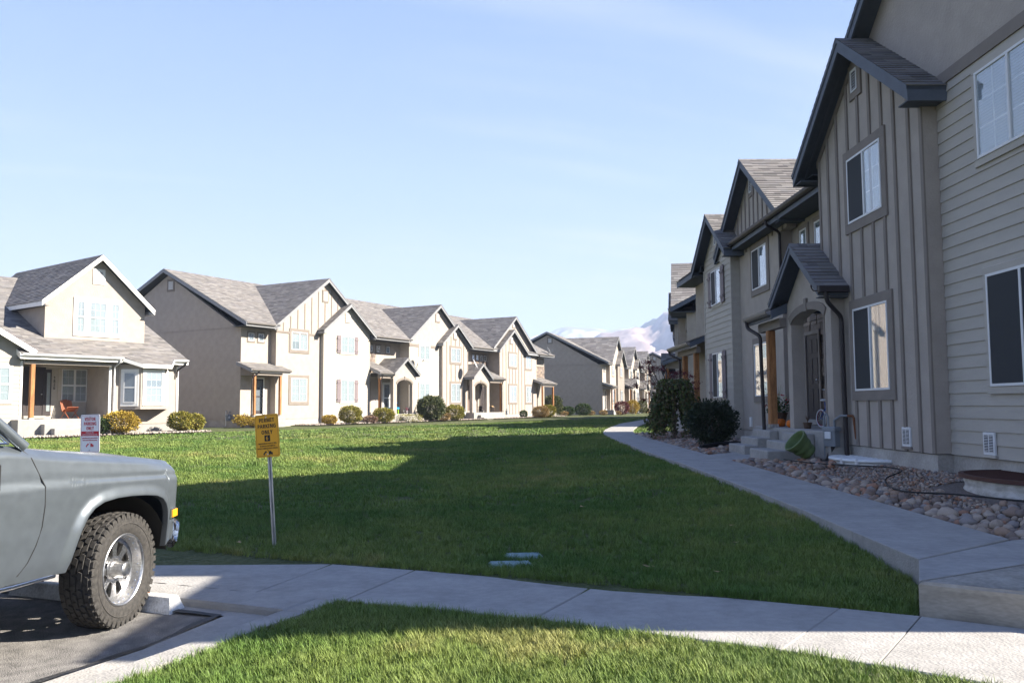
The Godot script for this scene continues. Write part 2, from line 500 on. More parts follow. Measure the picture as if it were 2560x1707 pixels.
func flat_slab(poly: Array, top: Callable, thick: float, gap := 0.0, bevel := 0.012) -> MB:
	# a slab over a plan polygon; its upper edge is rounded off by a narrow chamfer
	var cen := Vector2.ZERO
	for p in poly:
		cen += p
	cen /= poly.size()
	var mb := MB.new()
	var outer := []
	var inner := []
	for p in poly:
		var q: Vector2 = p + (cen - p).normalized() * gap
		outer.append(q)
		inner.append(q + (cen - q).normalized() * bevel * 1.5)
	var T := func(p: Vector2, dy: float) -> Vector3: return W(p.x, p.y, top.call(p.x, p.y) + dy)
	for i in poly.size():
		var j := (i + 1) % poly.size()
		mb.quad(T.call(outer[i], -thick), T.call(outer[j], -thick), T.call(outer[j], -bevel), T.call(outer[i], -bevel))
		mb.quad(T.call(outer[i], -bevel), T.call(outer[j], -bevel), T.call(inner[j], 0.0), T.call(inner[i], 0.0))
	var pv := PackedVector2Array()
	for p in inner:
		pv.append(p)
	var idx := Geometry2D.triangulate_polygon(pv)
	for i in range(0, idx.size(), 3):
		var a: Vector3 = T.call(inner[idx[i]], 0.0)
		var b: Vector3 = T.call(inner[idx[i + 1]], 0.0)
		var c: Vector3 = T.call(inner[idx[i + 2]], 0.0)
		if (b - a).cross(c - a).y < 0:
			mb.tri(a, c, b)
		else:
			mb.tri(a, b, c)
	return mb

func sheet(us: Array, vs: Array, fn: Callable) -> MB:
	var mb := MB.new()
	var rows := []
	for u in us:
		var r := []
		for v in vs:
			r.append(fn.call(u, v))
		rows.append(r)
	mb.grid(rows)
	return mb

func steps(a: float, b: float, k: int) -> Array:
	var r := []
	for i in k + 1:
		r.append(lerpf(a, b, float(i) / k))
	return r

func make_ground() -> void:
	# the land itself, one sheet to the foot of the mountains
	var xs := [-9000.0, -3000.0, -900.0, -300.0] + steps(-150, 150, 30) + [300.0, 900.0, 3000.0, 9000.0]
	var ds := [-3000.0, -300.0, -60.0] + steps(-30, 180, 42) + [300.0, 700.0, 2000.0, 6000.0, 14000.0]
	structure(put(sheet(xs, ds, func(x, d): return W(x, d, lawn_y(x, d) - 0.33)), "ground", M.soil))
	# the courtyard lawn and the grass island by the parking stall
	var lawn := MB.new()
	var far_a := steps(-90, -10, 20) + steps(-8, 20, 56) + steps(22, 110, 16)
	var far_b := steps(0.3, 12, 40) + steps(13, 60, 32) + steps(64, 170, 18)
	var lf := func(a, b):
		var p := kerb_point(a, b)
		return W(p.x, p.y, lawn_y(p.x, p.y) - 0.035)
	for part in [[far_a, far_b], [steps(0.17, 12, 40), steps(-9, 0.3, 34)]]:
		var m: MB = sheet(part[0], part[1], lf)
		lawn.v.append_array(m.v)
		lawn.n.append_array(m.n)
		lawn.c.append_array(m.c)
	structure(put(lawn, "lawn", M.soil))
	# parking: asphalt, gutter pan, kerbs
	var ap := func(a, b, y):
		var p := kerb_point(a, b)
		return W(p.x, p.y, y)
	structure(put(sheet(steps(-14, -0.5, 27), steps(-12, -0.1, 24), func(a, b): return ap.call(a, b, -1.622 + 0.006 * sin(a * 2.1 + b) + 0.055 * smoothstep(-0.9, -0.1, b))), "asphalt", M.asphalt))
	var gut := MB.new()
	gut.grid([[ap.call(-0.46, -12.0, -1.607), ap.call(-0.46, -0.9, -1.607), ap.call(-0.46, -0.08, -1.556), ap.call(-0.46, 0.06, -1.558)], [ap.call(0.02, -12.0, -1.618), ap.call(0.02, -0.9, -1.618), ap.call(0.02, -0.08, -1.56), ap.call(0.02, 0.06, -1.56)]])
	gut.grid([[ap.call(-14.0, -0.12, -1.562), ap.call(-0.46, -0.12, -1.562)], [ap.call(-14.0, 0.06, -1.556), ap.call(-0.46, 0.06, -1.556)]])
	structure(put(gut, "gutter_pan", M.concrete))
	var seal := MB.new()
	rng.seed = 8
	var ragged := []
	for i in 60:
		var b := -9.0 + i * 0.1505
		ragged.append([ap.call(-0.475 + rng.randf_range(-0.012, 0.012), b, -1.603 + 0.052 * smoothstep(-0.9, -0.1, b)), ap.call(-0.525 + rng.randf_range(-0.02, 0.02), b, -1.604 + 0.052 * smoothstep(-0.9, -0.1, b))])
	seal.grid(ragged)
	ragged = []
	for i in 60:
		ragged.append([ap.call(-0.5 - i * 0.13, -0.10 + rng.randf_range(-0.012, 0.012), -1.556), ap.call(-0.5 - i * 0.13, -0.16 + rng.randf_range(-0.02, 0.02), -1.558)])
	seal.grid(ragged)
	structure(put(seal, "crack_sealant", M.tar))
	var kt := func(_x, _d): return -1.5
	var kerbs := structure(Node3D.new())
	kerbs.name = "kerb"
	add_child(kerbs)
	for i in 7:
		var a0 := -14.0 + i * 2.0
		put(flat_slab([kerb_point(a0, 0.0), kerb_point(a0 + 2.0, 0.0), kerb_point(a0 + 2.0, 0.405), kerb_point(a0, 0.405)], kt, 0.2, 0.003, 0.02), "kerb_stone", M.concrete, kerbs)
	for i in 5:
		var b0 := 0.0 - i * 2.2
		put(flat_slab([kerb_point(0.0, b0 - 2.2), kerb_point(0.2, b0 - 2.2), kerb_point(0.2, b0), kerb_point(0.0, b0)], kt, 0.2, 0.003, 0.025), "kerb_stone", M.concrete, kerbs)
	put(flat_slab([kerb_point(0.0, 0.0), kerb_point(0.2, 0.0), kerb_point(0.2, 0.405), kerb_point(0.0, 0.405)], kt, 0.2, 0.002, 0.02), "kerb_stone", M.concrete, kerbs)
	# sidewalk slabs
	var walk := structure(Node3D.new())
	walk.name = "sidewalk"
	add_child(walk)
	var J := [[-11.9, 12.4, -12.4, 11.3], [-9.2, 11.35, -9.75, 10.22], [-6.6, 10.27, -7.1, 9.16], [-4.2, 9.3, -4.66, 8.14], [-1.74, 8.35, -2.11, 7.09], [-0.91, 8.02, -1.33, 6.78], [0.68, 7.28, 0.14, 6.18], [2.42, 6.44, 1.65, 5.37], [2.89, 6.19, 2.1, 5.06], [4.1, 5.35, 3.1, 4.3], [5.3, 4.2, 4.1, 3.3], [6.3, 2.9, 5.0, 2.2]]
	for i in J.size() - 1:
		if i == 7:
			continue
		var p: Array = J[i]
		var q: Array = J[i + 1] if i != 6 else J[7]
		var poly := [Vector2(p[0], p[1]), Vector2(p[2], p[3]), Vector2(q[2], q[3]), Vector2(q[0], q[1])]
		put(flat_slab(poly, func(_x, _d): return -1.5, 0.14, 0.005, 0.008), "slab", M.concrete, walk)
	var p7 := [Vector2(2.42, 6.44), Vector2(1.65, 5.37), Vector2(2.1, 5.06), Vector2(2.89, 6.19)]
	put(flat_slab(p7, func(_x, _d): return -1.5, 0.14, 0.0015, 0.004), "slab", M.concrete, walk)
	var bed := MB.new()
	bed.grid([[W(-12.5, 11.2, -1.52), W(-2.1, 7.0, -1.52), W(1.6, 5.3, -1.52), W(5.0, 2.2, -1.52)], [W(-12, 12.4, -1.52), W(-1.7, 8.36, -1.52), W(2.44, 6.45, -1.52), W(6.3, 2.9, -1.52)]])
	put(bed, "joint_bed", M.joint, walk)
	# raised landing and the path through the courtyard
	var path := structure(Node3D.new())
	path.name = "path"
	add_child(path)
	put(flat_slab([Vector2(2.89, 6.2), Vector2(3.9, 5.52), Vector2(5.15, 4.5), Vector2(6.6, 5.6), Vector2(6.25, 6.5), Vector2(4.72, 7.2)], func(_x, _d): return -1.262, 0.3, 0.0, 0.02), "slab", M.concrete_damp, path)
	put(flat_slab([Vector2(2.898, 6.21), Vector2(4.715, 7.21), Vector2(6.25, 6.51), Vector2(6.9, 7.4), Vector2(4.75, 8.05), Vector2(4.6, 8.0), Vector2(3.28, 7.02)], func(_x, _d): return -1.259, 0.3, 0.003, 0.006), "slab", M.concrete, path)
	var pt := func(_x, d): return interp(d, PP)
	var d0 := 7.0
	var first := true
	while d0 < 78.0:
		var d1 := d0 + (1.52 if d0 < 34 else 3.0)
		var poly := [Vector2(path_edge(PATH_L, d0), d0), Vector2(path_edge(PATH_R, d0), maxf(d0, 8.0)), Vector2(path_edge(PATH_R, d1), d1), Vector2(path_edge(PATH_L, d1), d1)]
		if first:
			poly = [Vector2(3.285, 7.03), Vector2(4.59, 8.01), Vector2(path_edge(PATH_R, d1), d1), Vector2(path_edge(PATH_L, d1), d1)]
		first = false
		put(flat_slab(poly, pt, 0.3, 0.004, 0.007), "slab", M.concrete, path)
		d0 = d1
	put(flat_slab([Vector2(4.24, 16.9), Vector2(5.3, 16.3), Vector2(5.4, 19.9), Vector2(4.24, 18.7)], func(_x, d): return interp(d, PP) - 0.012, 0.14, 0.002, 0.006), "slab", M.concrete, path)
	# gravel beds along the houses
	var rb := sheet(steps(0, 1, 8), steps(7.6, 33, 26), func(u, d): return rock_bed_point(u, d))
	structure(put(rb, "gravel_bed", M.earth))

func rock_bed_point(u: float, d: float) -> Vector3:
	var x0 := path_edge(PATH_R, d)
	var x := lerpf(x0 - 0.02, 7.6, u)
	return W(x, d, bed_y(x, d))

func bed_y(x: float, d: float) -> float:
	var x0 := path_edge(PATH_R, d)
	var k := clampf((x - x0) / (6.35 - x0), 0, 1.2)
	return lerpf(interp(d, PP) - 0.03, -0.98, smoothstep(0.0, 1.0, k)) - 0.03

# ------------------------------------------------------------------ parts of houses (local axes: x along the front, y up from the sill plate, z out)
func vbox(H: Node, called: String, m: Material, x0: float, x1: float, y0: float, y1: float, z0: float, z1: float) -> MeshInstance3D:
	var mb := MB.new()
	mb.box(x0, y0, z0, x1, y1, z1)
	return put(mb, called, m, H)

func gable_wall(H: Node, called: String, m: Material, cx: float, y0: float, apex: float, pitch: float, xl: float, xr: float, z0: float, z1: float) -> void:
	var a := minf(xl, xr)
	var b := maxf(xl, xr)
	var mb := MB.new()
	var poly := [Vector2(a, y0), Vector2(b, y0)]
	var yb := apex - (b - cx) * pitch
	var ya := apex - (cx - a) * pitch
	if yb > y0 + 0.02:
		poly.append(Vector2(b, yb))
	poly.append(Vector2(cx, apex))
	if ya > y0 + 0.02:
		poly.append(Vector2(a, ya))
	mb.prism(poly, z0, z1)
	put(mb, called, m, H)

# horizontal clapboards; each one a wedge, thin at the top and thick at its lower edge
func clapboards(H: Node, m: Material, xl: float, xr: float, y0: float, y1: float, z: float, single: bool, g := {}, e := 0.1778) -> void:
	var a := minf(xl, xr)
	var b := maxf(xl, xr)
	var all := MB.new()
	var k := int(ceil((y1 - y0) / e))
	for i in k:
		var yb := y0 + i * e
		var yt := minf(yb + e + 0.012, y1)
		if yt - yb < 0.03:
			continue
		var q := [a, b, a, b]
		if g.has("apex"):
			for r in 2:
				var yy := yb if r == 0 else yt
				var half: float = (g.apex - yy) / g.pitch
				q[r * 2] = maxf(a, g.cx - half)
				q[r * 2 + 1] = minf(b, g.cx + half)
			if q[1] - q[0] < 0.05:
				continue
			q[3] = maxf(q[3], q[2])
		var mb := MB.new() if single else all
		var t := 1.0 + rng.randf_range(-0.035, 0.03)
		var col := Color(t, t, t)
		var zb := z + 0.021
		var zt := z + 0.004
		mb.quad(Vector3(q[0], yb, zb), Vector3(q[1], yb, zb), Vector3(q[3], yt, zt), Vector3(q[2], yt, zt), col)
		mb.quad(Vector3(q[0], yb, z - 0.01), Vector3(q[1], yb, z - 0.01), Vector3(q[1], yb, zb), Vector3(q[0], yb, zb), col)
		mb.tri(Vector3(q[0], yb, zb), Vector3(q[2], yt, zt), Vector3(q[0], yb, z - 0.01), col)
		mb.tri(Vector3(q[1], yb, zb), Vector3(q[1], yb, z - 0.01), Vector3(q[3], yt, zt), col)
		if single:
			put(mb, "clapboard", m, H, true)
	if not single:
		stuff(put(all, "clapboards", m, H, true))

func battens(H: Node, m: Material, xs: Array, y0: float, y1: float, z: float, g := {}, w := 0.075, proud := 0.024) -> void:
	for x in xs:
		var top := y1
		if g.has("apex"):
			top = g.apex - absf(x - g.cx) * g.pitch - 0.02
		if top - y0 < 0.15:
			continue
		var mb := MB.new()
		mb.cham(x - w / 2, y0, z - 0.005, x + w / 2, top, z + proud, 0.006)
		put(mb, "batten", m, H)

func board(H: Node, called: String, m: Material, x0: float, x1: float, y0: float, y1: float, z0: float, z1: float) -> MeshInstance3D:
	var mb := MB.new()
	mb.cham(x0, y0, z0, x1, y1, z1, 0.007)
	return put(mb, called, m, H)

# o: trim, tw (side/top trim width), kind slider|hung, grille [columns, rows] per sash, blind per sash, shutters
func window(H: Node, xa: float, xb: float, y0: float, y1: float, z: float, o := {}) -> void:
	var x0 := minf(xa, xb)
	var x1 := maxf(xa, xb)
	var fz := z + 0.045
	var kind: String = o.get("kind", "slider")
	var detail: bool = o.get("detail", true)
	var fr := MB.new()
	var t := 0.036
	fr.box(x0, y0, z, x1, y0 + t, fz)
	fr.box(x0, y1 - t, z, x1, y1, fz)
	fr.box(x0, y0 + t, z, x0 + t, y1 - t, fz)
	fr.box(x1 - t, y0 + t, z, x1, y1 - t, fz)
	var xm := (x0 + x1) / 2
	var ym := (y0 + y1) / 2
	var sashes := []
	if kind == "slider":
		fr.box(xm - 0.022, y0 + t, z, xm + 0.022, y1 - t, fz + 0.004)
		sashes = [[x0 + t, xm - 0.022, y0 + t, y1 - t], [xm + 0.022, x1 - t, y0 + t, y1 - t]]
	elif kind == "hung":
		fr.box(x0 + t, ym - 0.03, z, x1 - t, ym + 0.03, fz + 0.004)
		sashes = [[x0 + t, x1 - t, ym + 0.03, y1 - t], [x0 + t, x1 - t, y0 + t, ym - 0.03]]
	else:
		sashes = [[x0 + t, x1 - t, y0 + t, y1 - t]]
	var win := put(fr, "window", M.vinyl, H)
	vbox(win, "interior", M.hollow_shade, x0 + 0.01, x1 - 0.01, y0 + 0.01, y1 - 0.01, z - 0.004, z + 0.004)  # flat near-black panel, painted shade in place of the unlit room
	var bl: Array = o.get("blind", ["slats", "slats"])
	var gr: Array = o.get("grille", [])
	for i in sashes.size():
		var s: Array = sashes[i]
		var b: String = bl[mini(i, bl.size() - 1)]
		if b.begins_with("slats"):
			var sl := MB.new()
			var y: float = s[2] + 0.012
			while y < s[3] - 0.01:
				sl.quad(Vector3(s[0], y, z + 0.011), Vector3(s[1], y, z + 0.011), Vector3(s[1], y + 0.036, z + 0.0065), Vector3(s[0], y + 0.036, z + 0.0065))
				y += 0.042
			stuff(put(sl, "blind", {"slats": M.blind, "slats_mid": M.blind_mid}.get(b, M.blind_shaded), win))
		elif b == "half":
			vbox(win, "blind", M.curtain, s[0], s[1], lerpf(s[2], s[3], 0.45), s[3], z + 0.005, z + 0.009)
		elif b == "curtain":
			var cu := MB.new()
			var rows := []
			for q in 25:
				var xx := lerpf(s[0], s[1], q / 24.0)
				rows.append([Vector3(xx, s[2], z + 0.008 + 0.003 * sin(q * 1.7)), Vector3(xx, s[3], z + 0.008 + 0.003 * sin(q * 1.7))])
			cu.grid(rows)
			put(cu, "curtain", M.curtain, win)
		elif b == "shade":
			vbox(win, "blind", M.curtain, s[0], s[1], s[2], s[3], z + 0.005, z + 0.009)
		elif b == "screen":
			vbox(win, "insect_screen", M.screen, s[0], s[1], s[2], s[3], z + 0.034, z + 0.038)
		var p := MB.new()
		p.box(s[0] - 0.004, s[2] - 0.004, z + 0.022, s[1] + 0.004, s[3] + 0.004, z + 0.027)
		p.box(s[0] - 0.003, s[2] - 0.003, z + 0.0285, s[1] + 0.003, s[3] + 0.003, z + 0.031)
		put(p, "pane", M.glass, win)
		if gr.size() == 2:
			var gm := MB.new()
			for q in range(1, gr[0]):
				var gx: float = lerpf(s[0], s[1], float(q) / gr[0])
				gm.box(gx - 0.008, s[2], z + 0.0135, gx + 0.008, s[3], z + 0.02)
			for q in range(1, gr[1]):
				var gy: float = lerpf(s[2], s[3], float(q) / gr[1])
				gm.box(s[0], gy - 0.008, z + 0.013, s[1], gy + 0.008, z + 0.0195)
			put(gm, "grille", M.vinyl, win)
	if o.has("trim"):
		var w: float = o.get("tw", 0.16)
		var tz: float = z + o.get("tp", 0.034)
		board(H, "window_trim", o.trim, x0 - w, x1 + w, y1, y1 + w, z - 0.004, tz)
		board(H, "window_trim", o.trim, x0 - w, x1 + w, y0 - w, y0, z - 0.004, tz)
		board(H, "window_trim", o.trim, x0 - w, x0, y0, y1, z - 0.004, tz)
		board(H, "window_trim", o.trim, x1, x1 + w, y0, y1, z - 0.004, tz)
	if o.get("shutters", false):
		for sd in 2:
			var sx := x0 - 0.40 if sd == 0 else x1 + 0.03
			var sh := MB.new()
			for q in 3:
				sh.cham(sx + q * 0.1233, y0 - 0.02, z + 0.02, sx + q * 0.1233 + 0.119, y1 + 0.02, z + 0.045, 0.005)
			for yy in [y0 + 0.13, y1 - 0.23]:
				sh.cham(sx - 0.004, yy, z + 0.045, sx + 0.373, yy + 0.09, z + 0.068, 0.006)
			var sm := put(sh, "shutter", M.shutter, H)
			if detail:
				var ir := MB.new()
				for yy in [y0 + 0.17, y1 - 0.19]:
					ir.box(sx - 0.012, yy, z + 0.068, sx + 0.03, yy + 0.03, z + 0.08)
					ir.box(sx + 0.345, yy, z + 0.068, sx + 0.385, yy + 0.03, z + 0.08)
				put(ir, "hinge", M.iron, sm)

func gable_vent(H: Node, cx: float, y0: float, y1: float, w: float, z: float, tm: Material) -> void:
	var tr := MB.new()
	tr.cham(cx - w / 2 - 0.12, y0 - 0.12, z - 0.003, cx + w / 2 + 0.12, y1 + 0.12, z + 0.034, 0.006)
	var v := put(tr, "gable_vent", tm, H)
	var fr := MB.new()
	fr.box(cx - w / 2, y0, z + 0.034, cx - w / 2 + 0.03, y1, z + 0.05)
	fr.box(cx + w / 2 - 0.03, y0, z + 0.034, cx + w / 2, y1, z + 0.05)
	fr.box(cx - w / 2 + 0.03, y0, z + 0.034, cx + w / 2 - 0.03, y0 + 0.03, z + 0.05)
	fr.box(cx - w / 2 + 0.03, y1 - 0.03, z + 0.034, cx + w / 2 - 0.03, y1, z + 0.05)
	put(fr, "vent_frame", M.vinyl, v)
	vbox(v, "vent_shade", M.hollow_shade, cx - w / 2 + 0.03, cx + w / 2 - 0.03, y0 + 0.03, y1 - 0.03, z + 0.034, z + 0.037)  # near-black plate behind the slats, shade of the opening painted on
	var y := y0 + 0.045
	while y < y1 - 0.05:
		var s := MB.new()
		s.quad(Vector3(cx - w / 2 + 0.03, y, z + 0.05), Vector3(cx + w / 2 - 0.03, y, z + 0.05), Vector3(cx + w / 2 - 0.03, y + 0.026, z + 0.0385), Vector3(cx - w / 2 + 0.03, y + 0.026, z + 0.0385))
		put(s, "slat", M.vinyl, v)
		y += 0.05

func door(H: Node, xa: float, xb: float, y0: float, y1: float, z: float, m: Material, o := {}) -> void:
	var x0 := minf(xa, xb)
	var x1 := maxf(xa, xb)
	var fr := MB.new()
	fr.box(x0 - 0.09, y0, z - 0.003, x0, y1 + 0.09, z + 0.04)
	fr.box(x1, y0, z - 0.003, x1 + 0.09, y1 + 0.09, z + 0.04)
	fr.box(x0, y1, z - 0.003, x1, y1 + 0.09, z + 0.04)
	put(fr, "door_frame", o.get("frame", M.trim), H)
	var db := MB.new()
	db.box(x0, y0, z - 0.003, x1, y1, z + 0.012)
	var d := put(db, "door", m, H)
	var w := x1 - x0
	if o.get("glass", false):
		var rail := MB.new()
		rail.box(x0, y0, z + 0.012, x0 + 0.1, y1, z + 0.035)
		rail.box(x1 - 0.1, y0, z + 0.012, x1, y1, z + 0.035)
		rail.box(x0 + 0.1, y0, z + 0.012, x1 - 0.1, y0 + 0.2, z + 0.035)
		rail.box(x0 + 0.1, y1 - 0.1, z + 0.012, x1 - 0.1, y1, z + 0.035)
		rail.box(x0 + 0.1, (y0 + y1) / 2 - 0.05, z + 0.012, x1 - 0.1, (y0 + y1) / 2 + 0.03, z + 0.035)
		put(rail, "door_rail", o.get("rail", M.vinyl), d)
		vbox(d, "pane", M.glass, x0 + 0.1, x1 - 0.1, y0 + 0.2, y1 - 0.1, z + 0.02, z + 0.025)
	else:
		for r in [[0.1, 0.36], [0.42, 0.72], [0.78, 0.94]]:
			for q in [[0.12, 0.46], [0.54, 0.88]]:
				var pn := MB.new()
				pn.cham(x0 + w * q[0], lerpf(y0, y1, r[0]), z + 0.012, x0 + w * q[1], lerpf(y0, y1, r[1]), z + 0.022, 0.008)
				put(pn, "door_panel", m, d)
	var hx := x1 - 0.07 if o.get("handle", 1) > 0 else x0 + 0.07
	var kn := MB.new()
	kn.lathe([Vector2(0.0, 0.075), Vector2(0.02, 0.072), Vector2(0.03, 0.05), Vector2(0.012, 0.03), Vector2(0.026, 0.0)], 10, Transform3D(Basis(Vector3.RIGHT, PI / 2), Vector3(hx, lerpf(y0, y1, 0.46), z + 0.012)))
	put(kn, "handle", M.steel, d)
	board(H, "threshold", M.concrete, x0 - 0.09, x1 + 0.09, y0 - 0.12, y0, z - 0.003, z + 0.16)

const SHADES := [Color(0.20, 0.184, 0.172), Color(0.232, 0.214, 0.20), Color(0.165, 0.154, 0.147), Color(0.258, 0.24, 0.224), Color(0.21, 0.198, 0.193)]

# overlapping shingle courses on the quad eave-left, eave-right, ridge-right, ridge-left
func shingle_rows(mb: MB, eL: Vector3, eR: Vector3, rR: Vector3, rL: Vector3, e := 0.143, tab := 0.32) -> void:
	var up := (rL - eL).cross(eR - eL).normalized()
	if up.y < 0:
		up = -up
	var L := (rL - eL).length()
	var k := int(ceil(L / e))
	for i in k:
		var v0 := float(i) / k
		var v1 := float(i + 1) / k
		var a := eL.lerp(rL, v0)
		var b := eR.lerp(rR, v0)
		var c := eL.lerp(rL, v1)
		var d := eR.lerp(rR, v1)
		var wd := (b - a).length()
		var u := -rng.randf() * tab / maxf(wd, 0.1)
		while u < 1.0:
			var u1 := u + tab * rng.randf_range(0.6, 1.35) / maxf(wd, 0.1)
			var ua := clampf(u, 0, 1)
			var ub := clampf(u1, 0, 1)
			u = u1
			if ub <= ua:
				continue
			var col: Color = SHADES[rng.randi() % SHADES.size()] * rng.randf_range(0.85, 1.12)
			var h := 0.013 + rng.randf() * 0.008
			var p := a.lerp(b, ua) + up * h
			var q := a.lerp(b, ub) + up * h
			mb.quad(p, q, c.lerp(d, ub) + up * 0.003, c.lerp(d, ua) + up * 0.003, col)
			mb.quad(a.lerp(b, ua) - up * 0.004, a.lerp(b, ub) - up * 0.004, q, p, col)

# a roof with its ridge pointing out of the front; parts: deck, shingles, rake boards, eave boards
func gable_roof(H: Node, cx: float, hw: float, apex: float, pitch: float, zf: float, zb: float, o := {}) -> void:
	var e: float = o.get("e", 0.143)
	var tab: float = o.get("tab", 0.32)
	var fm: Material = o.get("fascia", M.fascia)
	var fh: float = o.get("fh", 0.19)
	var ye := apex - hw * pitch
	var deck := MB.new()
	var th := 0.06
	for s in [-1.0, 1.0]:
		var a := Vector3(cx, apex - 0.012, zf)
		var b := Vector3(cx + s * hw, ye - 0.012, zf)
		var a2 := Vector3(cx, apex - 0.012, zb)
		var b2 := Vector3(cx + s * hw, ye - 0.012, zb)
		var dn := Vector3(0, -th, 0)
		if s > 0:
			deck.quad(a, b, b2, a2)
			deck.quad(a2 + dn, b2 + dn, b + dn, a + dn)
		else:
			deck.quad(b, a, a2, b2)
			deck.quad(b2 + dn, a2 + dn, a + dn, b + dn)
		deck.quad(b + dn, b, b2, b2 + dn)
	var roof := put(deck, "roof", M.soffit, H)
	var sh := MB.new()
	for s in [-1.0, 1.0]:
		var f := zf + 0.025
		var eo := hw + 0.02
		var p0 := Vector3(cx + s * eo, apex - eo * pitch, f)
		var p1 := Vector3(cx + s * eo, apex - eo * pitch, zb)
		if s > 0:
			shingle_rows(sh, p0, p1, Vector3(cx, apex, zb), Vector3(cx, apex, f), e, tab)
		else:
			shingle_rows(sh, p1, p0, Vector3(cx, apex, f), Vector3(cx, apex, zb), e, tab)
	var zz := zf + 0.03
	while zz > zb:
		var col: Color = SHADES[rng.randi() % SHADES.size()]
		for s in [-1.0, 1.0]:
			var p := Vector3(cx, apex + 0.02, zz)
			var q := Vector3(cx + s * 0.14, apex + 0.02 - 0.14 * pitch, zz)
			var r := Vector3(0, -0.006, -e * 1.3)
			if s > 0:
				sh.quad(p, q, q + r, p + r, col)
			else:
				sh.quad(q, p, p + r, q + r, col)
		zz -= e * 1.25
	stuff(put(sh, "shingles", M.shingle, roof, true))
	for s in [-1.0, 1.0]:
		var rb := MB.new()
		var poly := [Vector2(cx, apex - 0.012), Vector2(cx, apex - 0.012 - fh * 1.2), Vector2(cx + s * hw, ye - 0.012 - fh * 1.2), Vector2(cx + s * hw, ye - 0.012)]
		if s < 0:
			poly.reverse()
		rb.prism(poly, zf - 0.035, zf)
		put(rb, "rake_board", fm, roof)
		# shadow board under the drip edge
		var db := MB.new()
		poly = [Vector2(cx, apex + 0.004), Vector2(cx, apex - 0.07), Vector2(cx + s * (hw + 0.012), ye - 0.078), Vector2(cx + s * (hw + 0.012), ye - 0.004)]
		if s < 0:
			poly.reverse()
		db.prism(poly, zf, zf + 0.02)
		put(db, "drip_board", fm, roof)
		var eb := MB.new()
		eb.box(cx + s * (hw - 0.03), ye - 0.012 - fh * 1.2, zf - 0.036, cx + s * hw, ye - 0.03, zb)
		put(eb, "eave_board", fm, roof)
		# flat soffit return from the eave board back to the wall
		var sw: float = o.get("return", 0.3)
		var so := MB.new()
		so.box(cx + s * (hw - 0.03), ye - 0.22, zf - 0.036, cx + s * (hw - sw - 0.03), ye - 0.2, zb)
		put(so, "soffit", M.soffit, roof)

# a roof with its ridge along the front
func main_roof(H: Node, xa: float, xb: float, ze: float, ye: float, zr: float, yr: float, zbk: float, o := {}) -> void:
	var e: float = o.get("e", 0.143)
	var tab: float = o.get("tab", 0.32)
	var fm: Material = o.get("fascia", M.fascia)
	var x0 := minf(xa, xb)
	var x1 := maxf(xa, xb)
	var deck := MB.new()
	for q in [[ze, ye], [zbk, ye]]:
		var a := Vector3(x0, q[1] - 0.012, q[0])
		var b := Vector3(x1, q[1] - 0.012, q[0])
		var c := Vector3(x1, yr - 0.012, zr)
		var d := Vector3(x0, yr - 0.012, zr)
		var dn := Vector3(0, -0.06, 0)
		deck.quad(a, b, c, d)
		deck.quad(d + dn, c + dn, b + dn, a + dn)
	var roof := put(deck, "roof", M.soffit, H)
	var sh := MB.new()
	shingle_rows(sh, Vector3(x0 - 0.02, ye - 0.01, ze + 0.02), Vector3(x1 + 0.02, ye - 0.01, ze + 0.02), Vector3(x1 + 0.02, yr, zr), Vector3(x0 - 0.02, yr, zr), e, tab)
	shingle_rows(sh, Vector3(x1 + 0.02, ye, zbk), Vector3(x0 - 0.02, ye, zbk), Vector3(x0 - 0.02, yr, zr), Vector3(x1 + 0.02, yr, zr), e * 3, tab * 3)
	stuff(put(sh, "shingles", M.shingle, roof, true))
	for xx in [x0, x1]:
		var s := 1.0 if xx == x1 else -1.0
		var fz: float = o.get("front", ze)
		var fy := yr - (fz - zr) * (yr - ye) / (ze - zr)
		for q in [[fz, fy], [zbk, ye]]:
			var rb := MB.new()
			var poly := [Vector2(-zr, yr - 0.012), Vector2(-zr, yr - 0.24), Vector2(-q[0], q[1] - 0.24), Vector2(-q[0], q[1] - 0.012)]
			if q[0] > zr:
				poly.reverse()
			rb.prism(poly, 0.0 if s > 0 else -0.035, 0.035 if s > 0 else 0.0, Transform3D(Basis(Vector3(0, 0, -1), Vector3(0, 1, 0), Vector3(1, 0, 0)), Vector3(xx, 0, 0)))
			put(rb, "rake_board", fm, roof)

# the overhanging strip of a main roof above a recess
func eave_strip(H: Node, xa: float, xb: float, ze: float, ye: float, zin: float, pitch: float, so: float, o := {}) -> void:
	var x0 := minf(xa, xb)
	var x1 := maxf(xa, xb)
	var yi := ye + (ze - zin) * pitch
	var mb := MB.new()
	mb.prism([Vector2(-ze, ye - 0.016), Vector2(-ze, ye - 0.08), Vector2(-zin, yi - 0.08), Vector2(-zin, yi - 0.016)], x0, x1, Transform3D(Basis(Vector3(0, 0, -1), Vector3(0, 1, 0), Vector3(1, 0, 0)), Vector3.ZERO))
	var r := put(mb, "eave", M.soffit, H)
	var sh := MB.new()
	shingle_rows(sh, Vector3(x0 - 0.01, ye - 0.008, ze + 0.02), Vector3(x1 + 0.01, ye - 0.008, ze + 0.02), Vector3(x1 + 0.01, yi, zin), Vector3(x0 - 0.01, yi, zin), o.get("e", 0.143), o.get("tab", 0.32))
	stuff(put(sh, "shingles", M.shingle, r, true))
	vbox(r, "eave_board", o.get("fascia", M.fascia), x0, x1, ye - 0.24, ye - 0.03, ze - 0.03, ze)
	vbox(r, "soffit", M.soffit, x0, x1, ye - 0.23, ye - 0.21, ze - 0.03, ze - so)

